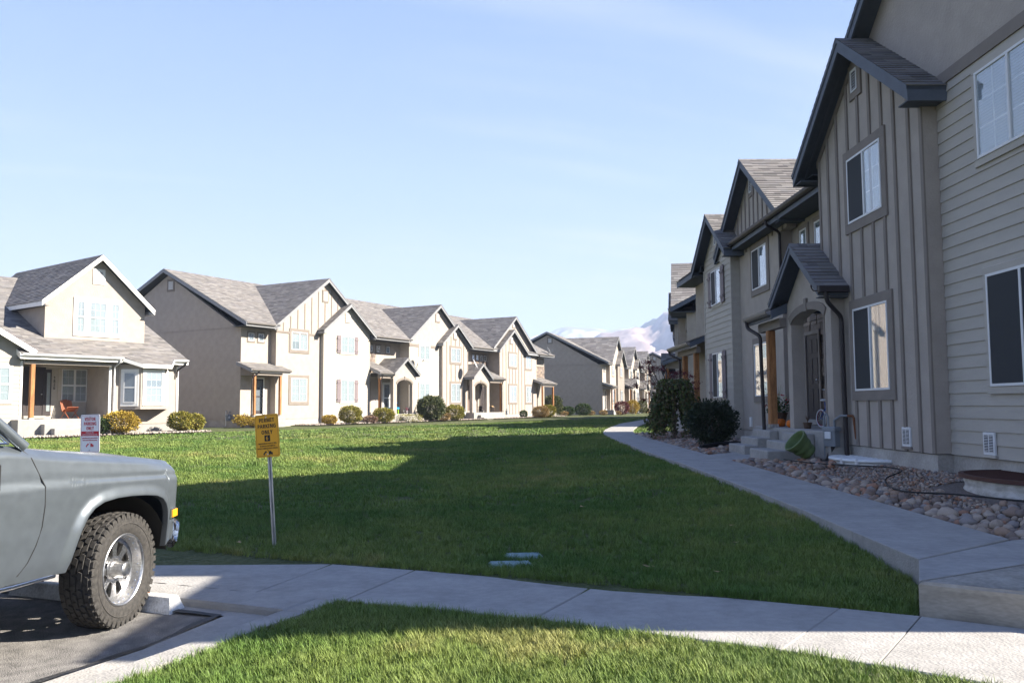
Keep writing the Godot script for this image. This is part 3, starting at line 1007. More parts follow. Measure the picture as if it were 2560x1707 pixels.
func gutter(H: Node, xa: float, xb: float, y: float, z: float, m: Material) -> void:
	var mb := MB.new()
	var x0 := minf(xa, xb)
	var x1 := maxf(xa, xb)
	mb.prism([Vector2(-z, y), Vector2(-z - 0.012, y), Vector2(-z - 0.012, y - 0.1), Vector2(-z - 0.07, y - 0.1), Vector2(-z - 0.105, y - 0.06), Vector2(-z - 0.105, y - 0.01), Vector2(-z - 0.115, y), Vector2(-z - 0.13, y), Vector2(-z - 0.13, y - 0.025), Vector2(-z - 0.117, y - 0.07), Vector2(-z - 0.076, y - 0.115), Vector2(-z, y - 0.115)], x0, x1, Transform3D(Basis(Vector3(0, 0, -1), Vector3(0, 1, 0), Vector3(1, 0, 0)), Vector3.ZERO))
	put(mb, "gutter", m, H)

func downspout(H: Node, pts: Array, m: Material, r := 0.038) -> void:
	var c := Curve3D.new()
	for p in pts:
		c.add_point(p)
	var out := []
	for i in pts.size():
		if i == 0 or i == pts.size() - 1:
			out.append(pts[i])
		else:
			var a: Vector3 = pts[i] + (pts[i - 1] - pts[i]).normalized() * minf(0.09, pts[i].distance_to(pts[i - 1]) * 0.45)
			var b: Vector3 = pts[i] + (pts[i + 1] - pts[i]).normalized() * minf(0.09, pts[i].distance_to(pts[i + 1]) * 0.45)
			for k in 5:
				var t := k / 4.0
				out.append(a.lerp(pts[i], t).lerp(pts[i].lerp(b, t), t))
	var mb := MB.new()
	mb.tube(out, r, 8)
	put(mb, "downspout", m, H)

# flat stones laid in courses
func stone_wall(H: Node, xa: float, xb: float, y0: float, y1: float, z: float) -> void:
	var mb := MB.new()
	var x0 := minf(xa, xb)
	var x1 := maxf(xa, xb)
	var y := y0
	while y < y1 - 0.02:
		var h := minf(rng.randf_range(0.07, 0.2), y1 - y)
		var x := x0
		while x < x1 - 0.02:
			var w := minf(rng.randf_range(0.16, 0.45), x1 - x)
			var t := rng.randf_range(0.6, 1.15)
			var col := Color(0.34, 0.27, 0.21).lerp(Color(0.24, 0.2, 0.185), rng.randf()) * t
			mb.box(x + 0.006, y + 0.006, z - 0.005, x + w - 0.006, y + h - 0.006, z + rng.randf_range(0.02, 0.055), col)
			x += w
		y += h
	stuff(put(mb, "stone_facing", M.stone, H, true))

# porch front with a segmental arch under its own little gable
func arch_front(H: Node, m: Material, xl: float, xr: float, il: float, ir: float, y0: float, spring: float, crown: float, top: float, z: float, depth: float, cx: float, apex: float, pitch: float) -> void:
	var poly := [Vector2(xl, y0), Vector2(il, y0), Vector2(il, spring)]
	for k in range(1, 12):
		var t := k / 12.0
		var xx := lerpf(il, ir, t)
		poly.append(Vector2(xx, spring + (crown - spring) * sqrt(maxf(0.0, 1.0 - pow(2 * t - 1, 2) * 0.999)) ** 1.35))
	poly.append_array([Vector2(ir, spring), Vector2(ir, y0), Vector2(xr, y0), Vector2(xr, minf(top, apex - absf(xr - cx) * pitch)), Vector2(cx, apex - 0.03), Vector2(xl, minf(top, apex - absf(xl - cx) * pitch))])
	var mb := MB.new()
	mb.prism(poly, z - depth, z)
	put(mb, "porch_arch", m, H)
	# raised band round the arch, with a key block
	var band := MB.new()
	var ring := []
	for k in 13:
		var t := k / 12.0
		var xx := lerpf(il, ir, t)
		var yy := spring + (crown - spring) * sqrt(maxf(0.0, 1.0 - pow(2 * t - 1, 2) * 0.999)) ** 1.35
		var nx := (t - 0.5) * 0.2
		ring.append([Vector2(xx, yy), Vector2(xx + nx, yy + 0.15)])
	for k in 12:
		band.prism([ring[k][0], ring[k + 1][0], ring[k + 1][1], ring[k][1]], z, z + 0.024)
	put(band, "arch_band", M.trim, H)
	board(H, "key_block", M.trim, (il + ir) / 2 - 0.07, (il + ir) / 2 + 0.07, crown - 0.02, crown + 0.24, z, z + 0.045)

func wood_post(H: Node, x: float, z: float, y0: float, y1: float, w := 0.15, m: Material = null) -> void:
	var mb := MB.new()
	mb.cham(x - w / 2, y0 + 0.06, z - w / 2, x + w / 2, y1, z + w / 2, 0.012)
	var p := put(mb, "porch_post", m if m else M.post_wood, H)
	vbox(p, "post_base", M.steel, x - w / 2 - 0.012, x + w / 2 + 0.012, y0, y0 + 0.07, z - w / 2 - 0.012, z + w / 2 + 0.012)

func shed_roof(H: Node, xa: float, xb: float, zb: float, yb: float, ze: float, ye: float, o := {}) -> void:
	var x0 := minf(xa, xb)
	var x1 := maxf(xa, xb)
	var mb := MB.new()
	mb.prism([Vector2(-ze, ye - 0.012), Vector2(-ze, ye - 0.08), Vector2(-zb, yb - 0.08), Vector2(-zb, yb - 0.012)], x0, x1, Transform3D(Basis(Vector3(0, 0, -1), Vector3(0, 1, 0), Vector3(1, 0, 0)), Vector3.ZERO))
	var r := put(mb, "porch_roof", M.soffit, H)
	var sh := MB.new()
	shingle_rows(sh, Vector3(x0 - 0.015, ye, ze + 0.02), Vector3(x1 + 0.015, ye, ze + 0.02), Vector3(x1 + 0.015, yb, zb), Vector3(x0 - 0.015, yb, zb), o.get("e", 0.143), o.get("tab", 0.32))
	stuff(put(sh, "shingles", M.shingle, r, true))
	for xx in [x0, x1]:
		var rb := MB.new()
		var s := 0.03 if xx == x1 else -0.03
		rb.prism([Vector2(-ze, ye - 0.012), Vector2(-ze, ye - 0.2), Vector2(-zb, yb - 0.2), Vector2(-zb, yb - 0.012)], minf(0.0, s), maxf(0.0, s), Transform3D(Basis(Vector3(0, 0, -1), Vector3(0, 1, 0), Vector3(1, 0, 0)), Vector3(xx, 0, 0)))
		put(rb, "rake_board", o.get("fascia", M.fascia), r)
	vbox(r, "eave_board", o.get("fascia", M.fascia), x0, x1, ye - 0.2, ye - 0.03, ze - 0.03, ze)
	gutter(r, x0, x1, ye - 0.015, ze, M.gutter)

func house_node(called: String, label: String, x: float, d: float, y: float, deg: float, right_side: bool, group := "") -> Node3D:
	var t := deg_to_rad(deg)
	return thing(called, label, "house", W(x, d, y), (-PI / 2 - t) if right_side else (PI / 2 - t), group)

func xs(a: float, b: float, step: float) -> Array:
	var r := []
	var k := int(round(absf(b - a) / step))
	for i in k + 1:
		r.append(lerpf(a, b, float(i) / k))
	return r

# the long terraces on the far side of the lawn (and the next one on the right)
func terrace(H: Node3D, sg: float, o := {}) -> void:
	var big: bool = o.get("detail", true)
	var r := {"e": 0.15, "tab": 0.36} if big else {"e": 0.3, "tab": 0.6}
	var swap: bool = o.get("swap", false)
	var L: float = 39.8
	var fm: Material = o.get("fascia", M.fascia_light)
	var F := func(a: float) -> float: return a * sg
	# foundations and walls
	vbox(H, "foundation", M.foundation, F.call(0.02), F.call(L - 0.02), -0.5, 0.0, -14.0, -0.92)
	for q in [[0.02, 2.4, -0.47], [2.42, 11.18, -0.02], [6.42, 11.16, 0.21], [16.22, 24.18, -0.02], [20.32, 24.16, 0.21], [29.42, 36.98, -0.02], [29.44, 34.18, 0.21], [37.0, L - 0.04, -0.62]]:
		vbox(H, "foundation", M.foundation, F.call(q[0]), F.call(q[1]), -0.5, -0.001, -0.95, q[2])
	var st: Material = M.stucco
	vbox(H, "wall", st, F.call(0), F.call(L), 0.0, 5.5, -14.0, -0.9)
	vbox(H, "wall", st, F.call(0.003), F.call(2.4), 0.002, 5.497, -0.9, -0.45)
	vbox(H, "wall", st, F.call(2.4), F.call(11.2), 0.002, 5.75, -0.9, 0.0)
	vbox(H, "wall", M.stucco_tan if swap else M.lap, F.call(6.4), F.call(11.195), 0.004, 5.70, -0.2, 0.23)
	vbox(H, "wall", M.lap if not swap else st, F.call(16.2), F.call(24.2), 0.002, 5.75, -0.9, 0.0)
	vbox(H, "wall", st, F.call(20.3), F.call(24.195), 0.004, 5.70, -0.2, 0.23)
	vbox(H, "wall", st, F.call(29.4), F.call(37.0), 0.002, 5.75, -0.9, 0.0)
	vbox(H, "wall", st, F.call(29.403), F.call(34.2), 0.004, 5.70, -0.2, 0.23)
	vbox(H, "wall", M.stucco_tan, F.call(37.0), F.call(L - 0.003), 0.002, 5.49, -0.9, -0.6)
	# end gable under the main roof
	var eg := MB.new()
	eg.prism([Vector2(0.75, 5.45), Vector2(14.0, 5.45), Vector2(7.37 - 0.37, 9.1)], 0.0, 0.25, Transform3D(Basis(Vector3(0, 0, -1), Vector3(0, 1, 0), Vector3(1, 0, 0)), Vector3(0.0 if sg > 0 else -0.25, 0, 0)))
	put(eg, "gable_wall", st, H)
	var e2 := MB.new()
	e2.prism([Vector2(0.75, 5.45), Vector2(14.0, 5.45), Vector2(7.0, 9.1)], 0.0, 0.25, Transform3D(Basis(Vector3(0, 0, -1), Vector3(0, 1, 0), Vector3(1, 0, 0)), Vector3(F.call(L) - (0.25 if sg > 0 else 0.0), 0, 0)))
	put(e2, "gable_wall", st, H)
	# vent high in the end wall
	var ev := MB.new()
	ev.box(F.call(-0.03), 8.05, -6.35, F.call(0.0), 8.85, -7.05)
	var evn := put(ev, "gable_vent", M.trim, H)
	for k in 8:
		vbox(evn, "slat", M.vinyl, F.call(-0.045), F.call(-0.03), 8.19 + k * 0.065, 8.23 + k * 0.065, -6.5, -6.9)
	main_roof(H, F.call(-0.35), F.call(L + 0.35), -0.1, 5.99, -7.0, 9.5, -14.4, {"e": r.e, "tab": r.tab, "fascia": fm, "front": 0.37})
	for q in [[-0.35, 2.38], [11.22, 16.18], [24.22, 29.38], [34.22, L + 0.35]]:
		eave_strip(H, F.call(q[0]), F.call(q[1]), 0.37, 5.75, -0.1, 0.5087, 1.25 if q[0] != 34.22 else 0.95, {"e": r.e, "tab": r.tab, "fascia": fm})
	# pitch roofs over the bays: centre, half width, apex, front edge, wall plane
	var G := [[6.8, 4.87, 9.2, 0.725, 0.37, 0.0, 2.4, 11.2], [8.8, 2.72, 7.72, 0.73, 0.6, 0.23, 6.4, 11.2], [20.0, 4.2, 8.8, 0.725, 0.37, 0.0, 16.2, 24.2], [22.2, 2.27, 7.4, 0.73, 0.6, 0.23, 20.3, 24.2], [32.4, 4.12, 8.95, 0.74, 0.37, 0.0, 29.4, 36.4], [31.65, 2.72, 7.68, 0.73, 0.6, 0.23, 29.4, 34.2]]
	for i in G.size():
		var g: Array = G[i]
		gable_roof(H, F.call(g[0]), g[1], g[2], g[3], g[4], 0.37 - (g[2] - 5.75) / 0.51 - 0.4, {"e": r.e, "tab": r.tab, "fascia": fm})
		var wm: Material = st
		if i == 1 and not swap:
			wm = M.lap
		gable_wall(H, "gable_wall", wm, F.call(g[0]), 5.5, g[2] - 0.1, g[3], F.call(g[6]), F.call(g[7]), g[5] - 0.2, g[5] - 0.0012)
	var lap_i := 3 if swap else 1
	var bb_i := 1 if swap else 3
	var gl: Array = G[lap_i]
	clapboards(H, M.lap_board, F.call(gl[6] + 0.09), F.call(gl[7] - 0.09), 0.0, gl[2] - 0.2, 0.23, false, {"cx": F.call(gl[0]), "apex": gl[2] - 0.12, "pitch": gl[3]}, 0.1778 if big else 0.3)
	if not swap:
		clapboards(H, M.lap_board, F.call(16.29), F.call(20.25), 0.0, 5.28, 0.0, false, {}, 0.1778 if big else 0.3)
		board(H, "belly_band", M.trim, F.call(16.2), F.call(20.25), 5.28, 5.5, -0.002, 0.036)
		board(H, "belly_band", M.trim, F.call(2.4), F.call(6.35), 5.34, 5.46, -0.002, 0.03)
		battens(H, M.trim, xs(F.call(3.0), F.call(10.6), 0.62), 5.46, 9.0, 0.0, {"cx": F.call(6.8), "apex": 8.98, "pitch": 0.725})
	var gb: Array = G[bb_i]
	battens(H, M.trim, xs(F.call(gb[6] + 0.05), F.call(gb[7] - 0.05), 0.66), 0.01, 5.6, 0.23, {"cx": F.call(gb[0]), "apex": gb[2] - 0.16, "pitch": gb[3]})
	var gc: Array = G[5]
	battens(H, M.trim, xs(F.call(gc[6] + 0.05), F.call(gc[7] - 0.05), 0.595), 0.01, 5.6, 0.23, {"cx": F.call(gc[0]), "apex": gc[2] - 0.16, "pitch": gc[3]})
	# corner boards on the projecting bays
	for q in [[gl[6], 0.0], [gl[7] - 0.09, 0.0]]:
		board(H, "corner_board", M.lap, F.call(q[0]), F.call(q[0] + 0.09), 0.0, 5.6, 0.225, 0.262)
	gable_vent(H, F.call(6.8 if sg > 0 else 6.8), 7.75, 8.33, 0.36, 0.0, M.trim)
	gable_vent(H, F.call(8.8), 6.55, 7.0, 0.3, 0.25 if not swap else 0.23, M.lap if not swap else M.trim)
	gable_vent(H, F.call(20.0), 7.5, 8.05, 0.36, 0.0, M.trim)
	gable_vent(H, F.call(22.2), 6.25, 6.75, 0.3, 0.23, M.trim)
	gable_vent(H, F.call(31.65), 6.45, 6.95, 0.32, 0.23, M.trim)
	gable_vent(H, F.call(32.5), 8.0, 8.4, 0.3, 0.0, M.trim)
	# windows: [from, to, sill, head, plane, trim, blinds, shutters]
	var wins := [[3.7, 5.12, 4.34, 5.48, 0.0, 1, ["half", "slats"], false], [3.72, 5.13, 1.08, 2.55, 0.0, 1, ["slats", "slats"], false],
		[8.12, 9.48, 4.35, 5.48, 0.25, 0, ["curtain", "curtain"], true], [8.14, 9.5, 1.06, 2.54, 0.25, 0, ["curtain", "curtain"], true],
		[17.5, 18.87, 4.33, 5.45, 0.018, 0, ["shade", "curtain"], false], [17.5, 18.87, 1.06, 2.52, 0.018, 0, ["curtain", "half"], false],
		[21.6, 22.97, 4.32, 5.43, 0.23, 1, ["slats", "slats_dark"], false], [21.6, 22.97, 1.08, 2.55, 0.23, 1, ["slats", "slats_dark"], false],
		[31.2, 32.52, 4.32, 5.45, 0.23, 1, ["curtain", "slats"], false], [31.2, 32.5, 1.08, 2.55, 0.23, 1, ["slats", "slats_dark"], false],
		[34.8, 35.8, 4.27, 5.42, 0.0, 1, ["slats", "slats_dark"], false], [34.8, 35.8, 1.08, 2.55, 0.0, 1, ["slats", "slats_dark"], false]]
	if swap:
		wins[2][7] = false; wins[3][7] = false; wins[2][5] = 1; wins[3][5] = 1; wins[2][4] = 0.23; wins[3][4] = 0.23
		wins[6][7] = true; wins[7][7] = true; wins[6][5] = 0; wins[7][5] = 0; wins[6][4] = 0.25; wins[7][4] = 0.25
	for w in wins:
		var op := {"blind": w[6], "grille": [2, 3] if w[2] < 3.0 else [2, 2], "shutters": w[7], "detail": big}
		op["trim"] = M.trim if w[5] == 1 else M.lap
		op["tw"] = 0.2 if w[5] == 1 else 0.1
		op["tp"] = 0.034 if w[5] == 1 else 0.028
		window(H, F.call(w[0]), F.call(w[1]), w[2], w[3], w[4], op)
	# little square windows high in the recesses
	for w in [[0.55, 1.0, -0.45], [1.35, 1.8, -0.45], [12.4, 12.85, -0.86], [13.35, 13.8, -0.9], [14.5, 14.95, -0.9], [26.6, 27.0, -0.9], [27.3, 27.7, -0.9], [28.0, 28.4, -0.9], [28.6, 29.0, -0.9], [37.6, 38.0, -0.6]]:
		window(H, F.call(w[0]), F.call(w[1]), 4.72, 5.2, w[2], {"kind": "single", "blind": ["none"], "grille": [2, 2], "trim": M.trim, "tw": 0.09})
	# entry at the near end: shed porch on posts
	var pr := {"e": r.e, "tab": r.tab, "fascia": fm}
	shed_roof(H, F.call(-0.32), F.call(2.85), -0.45, 3.42, 0.8, 2.98, pr)
	vbox(H, "porch_beam", M.trim, F.call(0.0), F.call(2.3), 2.62, 2.82, 0.52, 0.68)
	vbox(H, "porch_beam", M.trim, F.call(0.0), F.call(0.16), 2.62, 3.0, -0.45, 0.52)
	wood_post(H, F.call(0.1), 0.6, 0.2, 2.62)
	wood_post(H, F.call(2.18), 0.6, 0.2, 2.62)
	vbox(H, "porch_slab", M.concrete, F.call(-0.1), F.call(2.4), -0.5, 0.2, -0.45, 0.85)
	door(H, F.call(0.95), F.call(1.8), 0.33, 2.45, -0.45, M.door_dark, {"glass": true, "rail": M.door_dark, "frame": M.white_trim})
	downspout(H, [Vector3(F.call(0.25), 2.9, 0.88), Vector3(F.call(0.2), 2.75, 0.85), Vector3(F.call(-0.1), 2.45, 0.62), Vector3(F.call(-0.12), 0.1, 0.62), Vector3(F.call(-0.7), -0.28, 0.9)], M.downspout)
	# paired arched porches
	for q in [[14.3, 11.25, 13.0, 12.55, -1], [25.0, 26.4, 28.6, 28.35, 1]]:
		var c: float = q[0]
		arch_front(H, M.stucco, F.call(c) - 1.36, F.call(c) + 1.36, F.call(c) - 0.95, F.call(c) + 0.95, -0.45, 2.32, 2.68, 3.15, 1.0, 0.28, F.call(c), 4.1, 0.73)
		gable_roof(H, F.call(c), 1.56, 4.27, 0.73, 1.3, -0.9, {"e": r.e, "tab": r.tab, "fh": 0.15, "return": 0.15, "fascia": fm})
		var a: float = minf(q[1], c + 1.36 * q[4]) if q[4] < 0 else c + 1.36
		var b: float = c - 1.36 if q[4] < 0 else q[2]
		shed_roof(H, F.call(a), F.call(b + (0.0 if q[4] < 0 else 0.3)), -0.9, 4.0, 1.15, 3.12, pr)
		vbox(H, "porch_beam", M.trim, F.call(a + 0.05), F.call(b), 2.72, 2.95, 0.86, 1.02)
		var px: float = a + 0.2 if q[4] < 0 else b - 0.2
		wood_post(H, F.call(px), 0.94, 0.2, 2.72)
		vbox(H, "porch_slab", M.concrete, F.call(minf(a, c - 1.36) + 0.05), F.call(maxf(b, c + 1.36) - 0.05), -0.5, 0.2, -0.9, 1.12)
		for k in 2:
			vbox(H, "step", M.concrete, F.call(c - 0.7), F.call(c + 0.9), -0.5, 0.2 - 0.2 * (k + 1), 1.12 + k * 0.3, 1.42 + k * 0.3)
		downspout(H, [Vector3(F.call(px), 3.0, 1.24), Vector3(F.call(px), 2.85, 1.2), Vector3(F.call(px), 2.6, 1.06), Vector3(F.call(px), -0.2, 1.06)], M.downspout)
	stone_wall(H, F.call(11.22), F.call(13.25), 3.2, 4.62, -0.9)
	stone_wall(H, F.call(26.6), F.call(29.38), 3.2, 4.62, -0.9)
	stone_wall(H, F.call(37.25), F.call(L - 0.02), 2.9, 4.62, -0.6)
	door(H, F.call(11.75), F.call(12.6), 0.33, 2.45, -0.9, M.door_dark, {"glass": true, "frame": M.trim})
	door(H, F.call(14.2), F.call(15.05), 0.33, 2.45, -0.9, M.door_dark, {"glass": true, "frame": M.white_trim})
	door(H, F.call(25.35), F.call(26.2), 0.33, 2.45, -0.9, M.door_brown, {"frame": M.trim})
	door(H, F.call(27.9), F.call(28.75), 0.33, 2.45, -0.9, M.door_dark, {"frame": M.trim})
	# entry at the far end
	shed_roof(H, F.call(36.3), F.call(39.3), -0.6, 3.5, 1.0, 2.92, pr)
	vbox(H, "porch_beam", M.trim, F.call(36.5), F.call(39.0), 2.56, 2.76, 0.75, 0.9)
	wood_post(H, F.call(36.6), 0.83, 0.2, 2.56)
	wood_post(H, F.call(38.85), 0.83, 0.2, 2.56)
	vbox(H, "porch_slab", M.concrete, F.call(36.4), F.call(39.2), -0.5, 0.2, -0.6, 1.0)
	door(H, F.call(37.35), F.call(38.2), 0.33, 2.45, -0.6, M.door_dark, {"frame": M.trim})
	gutter(H, F.call(-0.3), F.call(1.9), 5.74, 0.37, M.gutter)
	gutter(H, F.call(11.6), F.call(15.7), 5.74, 0.37, M.gutter)
	gutter(H, F.call(24.6), F.call(28.2), 5.74, 0.37, M.gutter)
	gutter(H, F.call(36.6), F.call(L + 0.3), 5.74, 0.37, M.gutter)
	downspout(H, [Vector3(F.call(36.9), 5.66, 0.45), Vector3(F.call(36.9), 5.5, 0.42), Vector3(F.call(36.9), 5.2, -0.05), Vector3(F.call(36.92), 3.3, -0.05)], M.downspout)

# the near house on the right; s and w are metres along and across the courtyard
func near_house() -> void:
	var H := house_node("townhouse", "large shaded beige townhouse with board and batten gable and dark fascia nearest on the right", 6.525, 5.565, -0.74, -0.565, true)
	var X := func(s: float) -> float: return 5.5 - s
	var Z := func(w: float) -> float: return 6.58 - w
	var Y := func(y: float) -> float: return y + 0.74
	for q in [[5.52, 33.38, 7.62], [7.92, 16.74, 6.6], [12.56, 16.73, 6.37], [22.12, 29.56, 7.32], [26.04, 29.55, 7.07]]:
		vbox(H, "foundation", M.foundation, X.call(q[0]), X.call(q[1]), -0.75, -0.0015 * q[2], Z.call(21.0 - q[2] * 0.01), Z.call(q[2]))
	vbox(H, "wall", M.stucco_tan, X.call(5.5), X.call(33.4), 0.0, 5.4, Z.call(21.0), Z.call(7.6))
	vbox(H, "wall", M.stucco, X.call(7.9), X.call(16.75), 0.002, 5.6, Z.call(7.61), Z.call(6.58))
	vbox(H, "wall", M.stucco, X.call(12.54), X.call(16.747), 0.004, 5.5, Z.call(6.7), Z.call(6.35))
	vbox(H, "wall", M.stucco, X.call(22.1), X.call(26.1), 0.002, 5.41, Z.call(7.61), Z.call(7.3))
	vbox(H, "wall", M.lap, X.call(26.02), X.call(29.58), 0.004, 5.42, Z.call(7.61), Z.call(7.05))
	# gable ends of the main roof
	for q in [5.5, 33.4]:
		var eg := MB.new()
		eg.prism([Vector2(1.0, 5.35), Vector2(14.4, 5.35), Vector2(7.72, 9.0)], 0.0, 0.25, Transform3D(Basis(Vector3(0, 0, -1), Vector3(0, 1, 0), Vector3(1, 0, 0)), Vector3(X.call(q) - (0.25 if q < 10 else 0.0), 0, 0)))
		put(eg, "gable_wall", M.stucco, H)
	main_roof(H, X.call(5.2), X.call(33.7), -0.8, 5.87, -7.72, 9.4, -15.1, {"front": -0.35})
	for q in [[5.2, 7.85], [16.8, 25.98], [29.62, 33.7]]:
		eave_strip(H, X.call(q[0]), X.call(q[1]), -0.35, 5.64, -0.8, 0.51, 0.7)
	var G := [[12.3, 4.9, 9.24, 0.75, 0.37, 0.0, 7.9, 16.75], [14.72, 2.5, 7.24, 0.72, 0.6, 0.23, 12.54, 16.75], [24.4, 3.3, 7.89, 0.7, -0.35, -0.72, 21.6, 27.2], [27.75, 2.25, 7.02, 0.68, -0.11, -0.47, 26.02, 29.58]]
	for i in 4:
		var g: Array = G[i]
		gable_roof(H, X.call(g[0]), g[1], g[2], g[3], g[4], -0.35 - (g[2] - 5.64) / 0.51 - 0.4, {"return": 0.34})
		gable_wall(H, "gable_wall", M.lap if i == 3 else M.stucco, X.call(g[0]), 5.3, g[2] - 0.1, g[3], X.call(g[6]), X.call(g[7]), g[5] - 0.25, g[5] - 0.0012)
	# nearest bay: clapboards below, stucco above, a band between
	clapboards(H, M.lap_board, X.call(7.99), X.call(12.53), 0.0, 5.47, 0.0, true)
	board(H, "corner_board", M.lap, X.call(7.9), X.call(7.99), 0.0, 5.47, -0.004, 0.032)
	board(H, "belly_band", M.trim, X.call(7.9), X.call(12.53), 5.47, 5.66, -0.004, 0.03)
	window(H, X.call(9.88), X.call(11.42), 4.08, 5.285, 0.018, {"blind": ["slats_dark", "slats_dark"], "grille": [2, 3], "trim": M.lap, "tw": 0.1, "tp": 0.03})
	window(H, X.call(9.85), X.call(11.375), 0.966, 2.476, 0.018, {"blind": ["screen", "screen"], "grille": [2, 4], "trim": M.lap, "tw": 0.1, "tp": 0.03})
	# board and batten bay
	var bb := {"cx": X.call(14.72), "apex": 7.1, "pitch": 0.72}
	battens(H, M.trim, [12.58, 12.98, 13.46, 13.9, 14.35, 14.82, 15.3, 15.81, 16.27, 16.71].map(func(s): return X.call(s)), 0.004, 5.5, 0.23, bb, 0.085, 0.028)
	for sd in [-1.0, 1.0]:
		var rk := MB.new()
		var cx: float = bb.cx
		var poly := [Vector2(cx, 7.1), Vector2(cx, 6.97), Vector2(cx + sd * 2.09, 7.1 - 2.09 * 0.72 - 0.13), Vector2(cx + sd * 2.09, 7.1 - 2.09 * 0.72)]
		if sd < 0:
			poly.reverse()
		rk.prism(poly, 0.228, 0.256)
		put(rk, "rake_trim", M.trim, H)
	window(H, X.call(13.94), X.call(15.31), 4.01, 5.19, 0.23, {"blind": ["screen", "slats_mid"], "grille": [2, 3], "trim": M.trim, "tw": 0.17, "tp": 0.036})
	window(H, X.call(13.9), X.call(15.27), 0.976, 2.445, 0.23, {"blind": ["screen", "none"], "trim": M.trim, "tw": 0.17, "tp": 0.036})
	gable_vent(H, X.call(14.86), 6.34, 6.74, 0.26, 0.23, M.trim)
	# crawl-space vents
	for v in [[13.43, 0.225, 0.23], [11.5, 0.2, 0.022]]:
		var fv := MB.new()
		fv.cham(X.call(v[0]) - 0.135, v[1] - 0.15, v[2] - 0.004, X.call(v[0]) + 0.135, v[1] + 0.15, v[2] + 0.03, 0.006)
		var f := put(fv, "floor_vent", M.vinyl, H)
		for sd in [-1, 1]:
			vbox(f, "vent_shade", M.hollow_shade, X.call(v[0]) + sd * 0.058 - 0.045, X.call(v[0]) + sd * 0.058 + 0.045, v[1] - 0.115, v[1] + 0.115, v[2] + 0.03, v[2] + 0.0325)  # no real opening: its shade is painted as a near-black plate
			for k in 11:
				vbox(f, "slat", M.vinyl, X.call(v[0]) + sd * 0.058 - 0.045, X.call(v[0]) + sd * 0.058 + 0.045, v[1] - 0.11 + k * 0.021, v[1] - 0.101 + k * 0.021, v[2] + 0.0325, v[2] + 0.036)
		board(H, "vent_sill", M.lap if v[0] < 12 else M.trim, X.call(v[0]) - 0.16, X.call(v[0]) + 0.16, v[1] - 0.19, v[1] - 0.152, v[2] - 0.004, v[2] + 0.04)
	# recess with the doors
	stone_wall(H, X.call(19.3), X.call(22.08), 0.3, 4.35, Z.call(7.6))
	door(H, X.call(20.24), X.call(21.08), 0.38, 2.44, Z.call(7.6) + 0.06, M.door_dark, {"frame": M.trim})
	window(H, X.call(20.95), X.call(21.42), 4.55, 5.15, Z.call(7.6), {"kind": "single", "blind": ["shade"], "trim": M.trim, "tw": 0.12})
	window(H, X.call(19.9), X.call(20.38), 4.55, 5.15, Z.call(7.6), {"kind": "single", "blind": ["none"], "trim": M.trim, "tw": 0.12})
	window(H, X.call(23.25), X.call(24.62), 4.05, 5.21, Z.call(7.3), {"blind": ["screen", "slats_mid"], "trim": M.trim, "tw": 0.17})
	window(H, X.call(23.25), X.call(24.62), 0.98, 2.48, Z.call(7.3), {"blind": ["slats_dark", "none"], "trim": M.trim, "tw": 0.17})
	battens(H, M.trim, xs(X.call(21.9), X.call(26.9), 0.42), 5.3, 7.8, -0.72, {"cx": X.call(24.4), "apex": 7.72, "pitch": 0.7})
	gable_vent(H, X.call(24.55), 6.95, 7.35, 0.26, -0.72, M.trim)
	# far clapboard bay with shutters
	clapboards(H, M.lap_board, X.call(26.12), X.call(29.49), 0.0, 6.85, -0.47, true, {"cx": X.call(27.75), "apex": 6.88, "pitch": 0.68})
	board(H, "corner_board", M.lap, X.call(26.02), X.call(26.12), 0.0, 5.4, -0.475, -0.436)
	board(H, "corner_board", M.lap, X.call(29.49), X.call(29.58), 0.0, 5.4, -0.475, -0.436)
	window(H, X.call(27.22), X.call(28.45), 4.04, 5.19, -0.452, {"blind": ["screen", "none"], "trim": M.lap, "tw": 0.08, "tp": 0.02, "shutters": true})
	window(H, X.call(27.22), X.call(28.5), 0.98, 2.45, -0.452, {"blind": ["screen", "none"], "trim": M.lap, "tw": 0.08, "tp": 0.02, "shutters": true})
	gable_vent(H, X.call(27.75), 6.0, 6.35, 0.24, -0.45, M.lap)
	vbox(H, "floor_vent", M.vinyl, X.call(25.1), X.call(25.3), 0.1, 0.38, -0.722, -0.69)
	# main gutter with its downspouts
	gutter(H, X.call(17.0), X.call(25.6), 5.63, -0.35, M.downspout)
	downspout(H, [Vector3(X.call(21.9), 5.55, -0.27), Vector3(X.call(21.9), 5.4, -0.3), Vector3(X.call(22.0), 5.25, -0.66), Vector3(X.call(22.0), 3.4, -0.67)], M.downspout)
	downspout(H, [Vector3(X.call(17.4), 5.55, -0.27), Vector3(X.call(17.4), 5.35, -0.3), Vector3(X.call(17.2), 5.2, -0.6), Vector3(X.call(16.8), 5.15, -0.9)], M.downspout)
	# porch: arch under a small gable, then a lower shed roof on a post
	arch_front(H, M.stucco, X.call(18.2), X.call(15.75), X.call(17.95), X.call(16.05), 0.2, 2.42, 2.63, 2.85, Z.call(6.1), 0.26, X.call(16.95), 3.84, 0.72)
	gable_roof(H, X.call(16.95), 1.44, 3.96, 0.72, Z.call(5.78), Z.call(7.6), {"fh": 0.15, "return": 0.16})
	gutter(H, X.call(15.5) - 0.02, X.call(15.5), 2.93, Z.call(5.78), M.downspout)
	var sg := MB.new()
	sg.cham(X.call(15.52), 2.79, Z.call(6.32), X.call(15.39), 2.91, Z.call(5.77), 0.015)
	put(sg, "gutter", M.downspout, H)
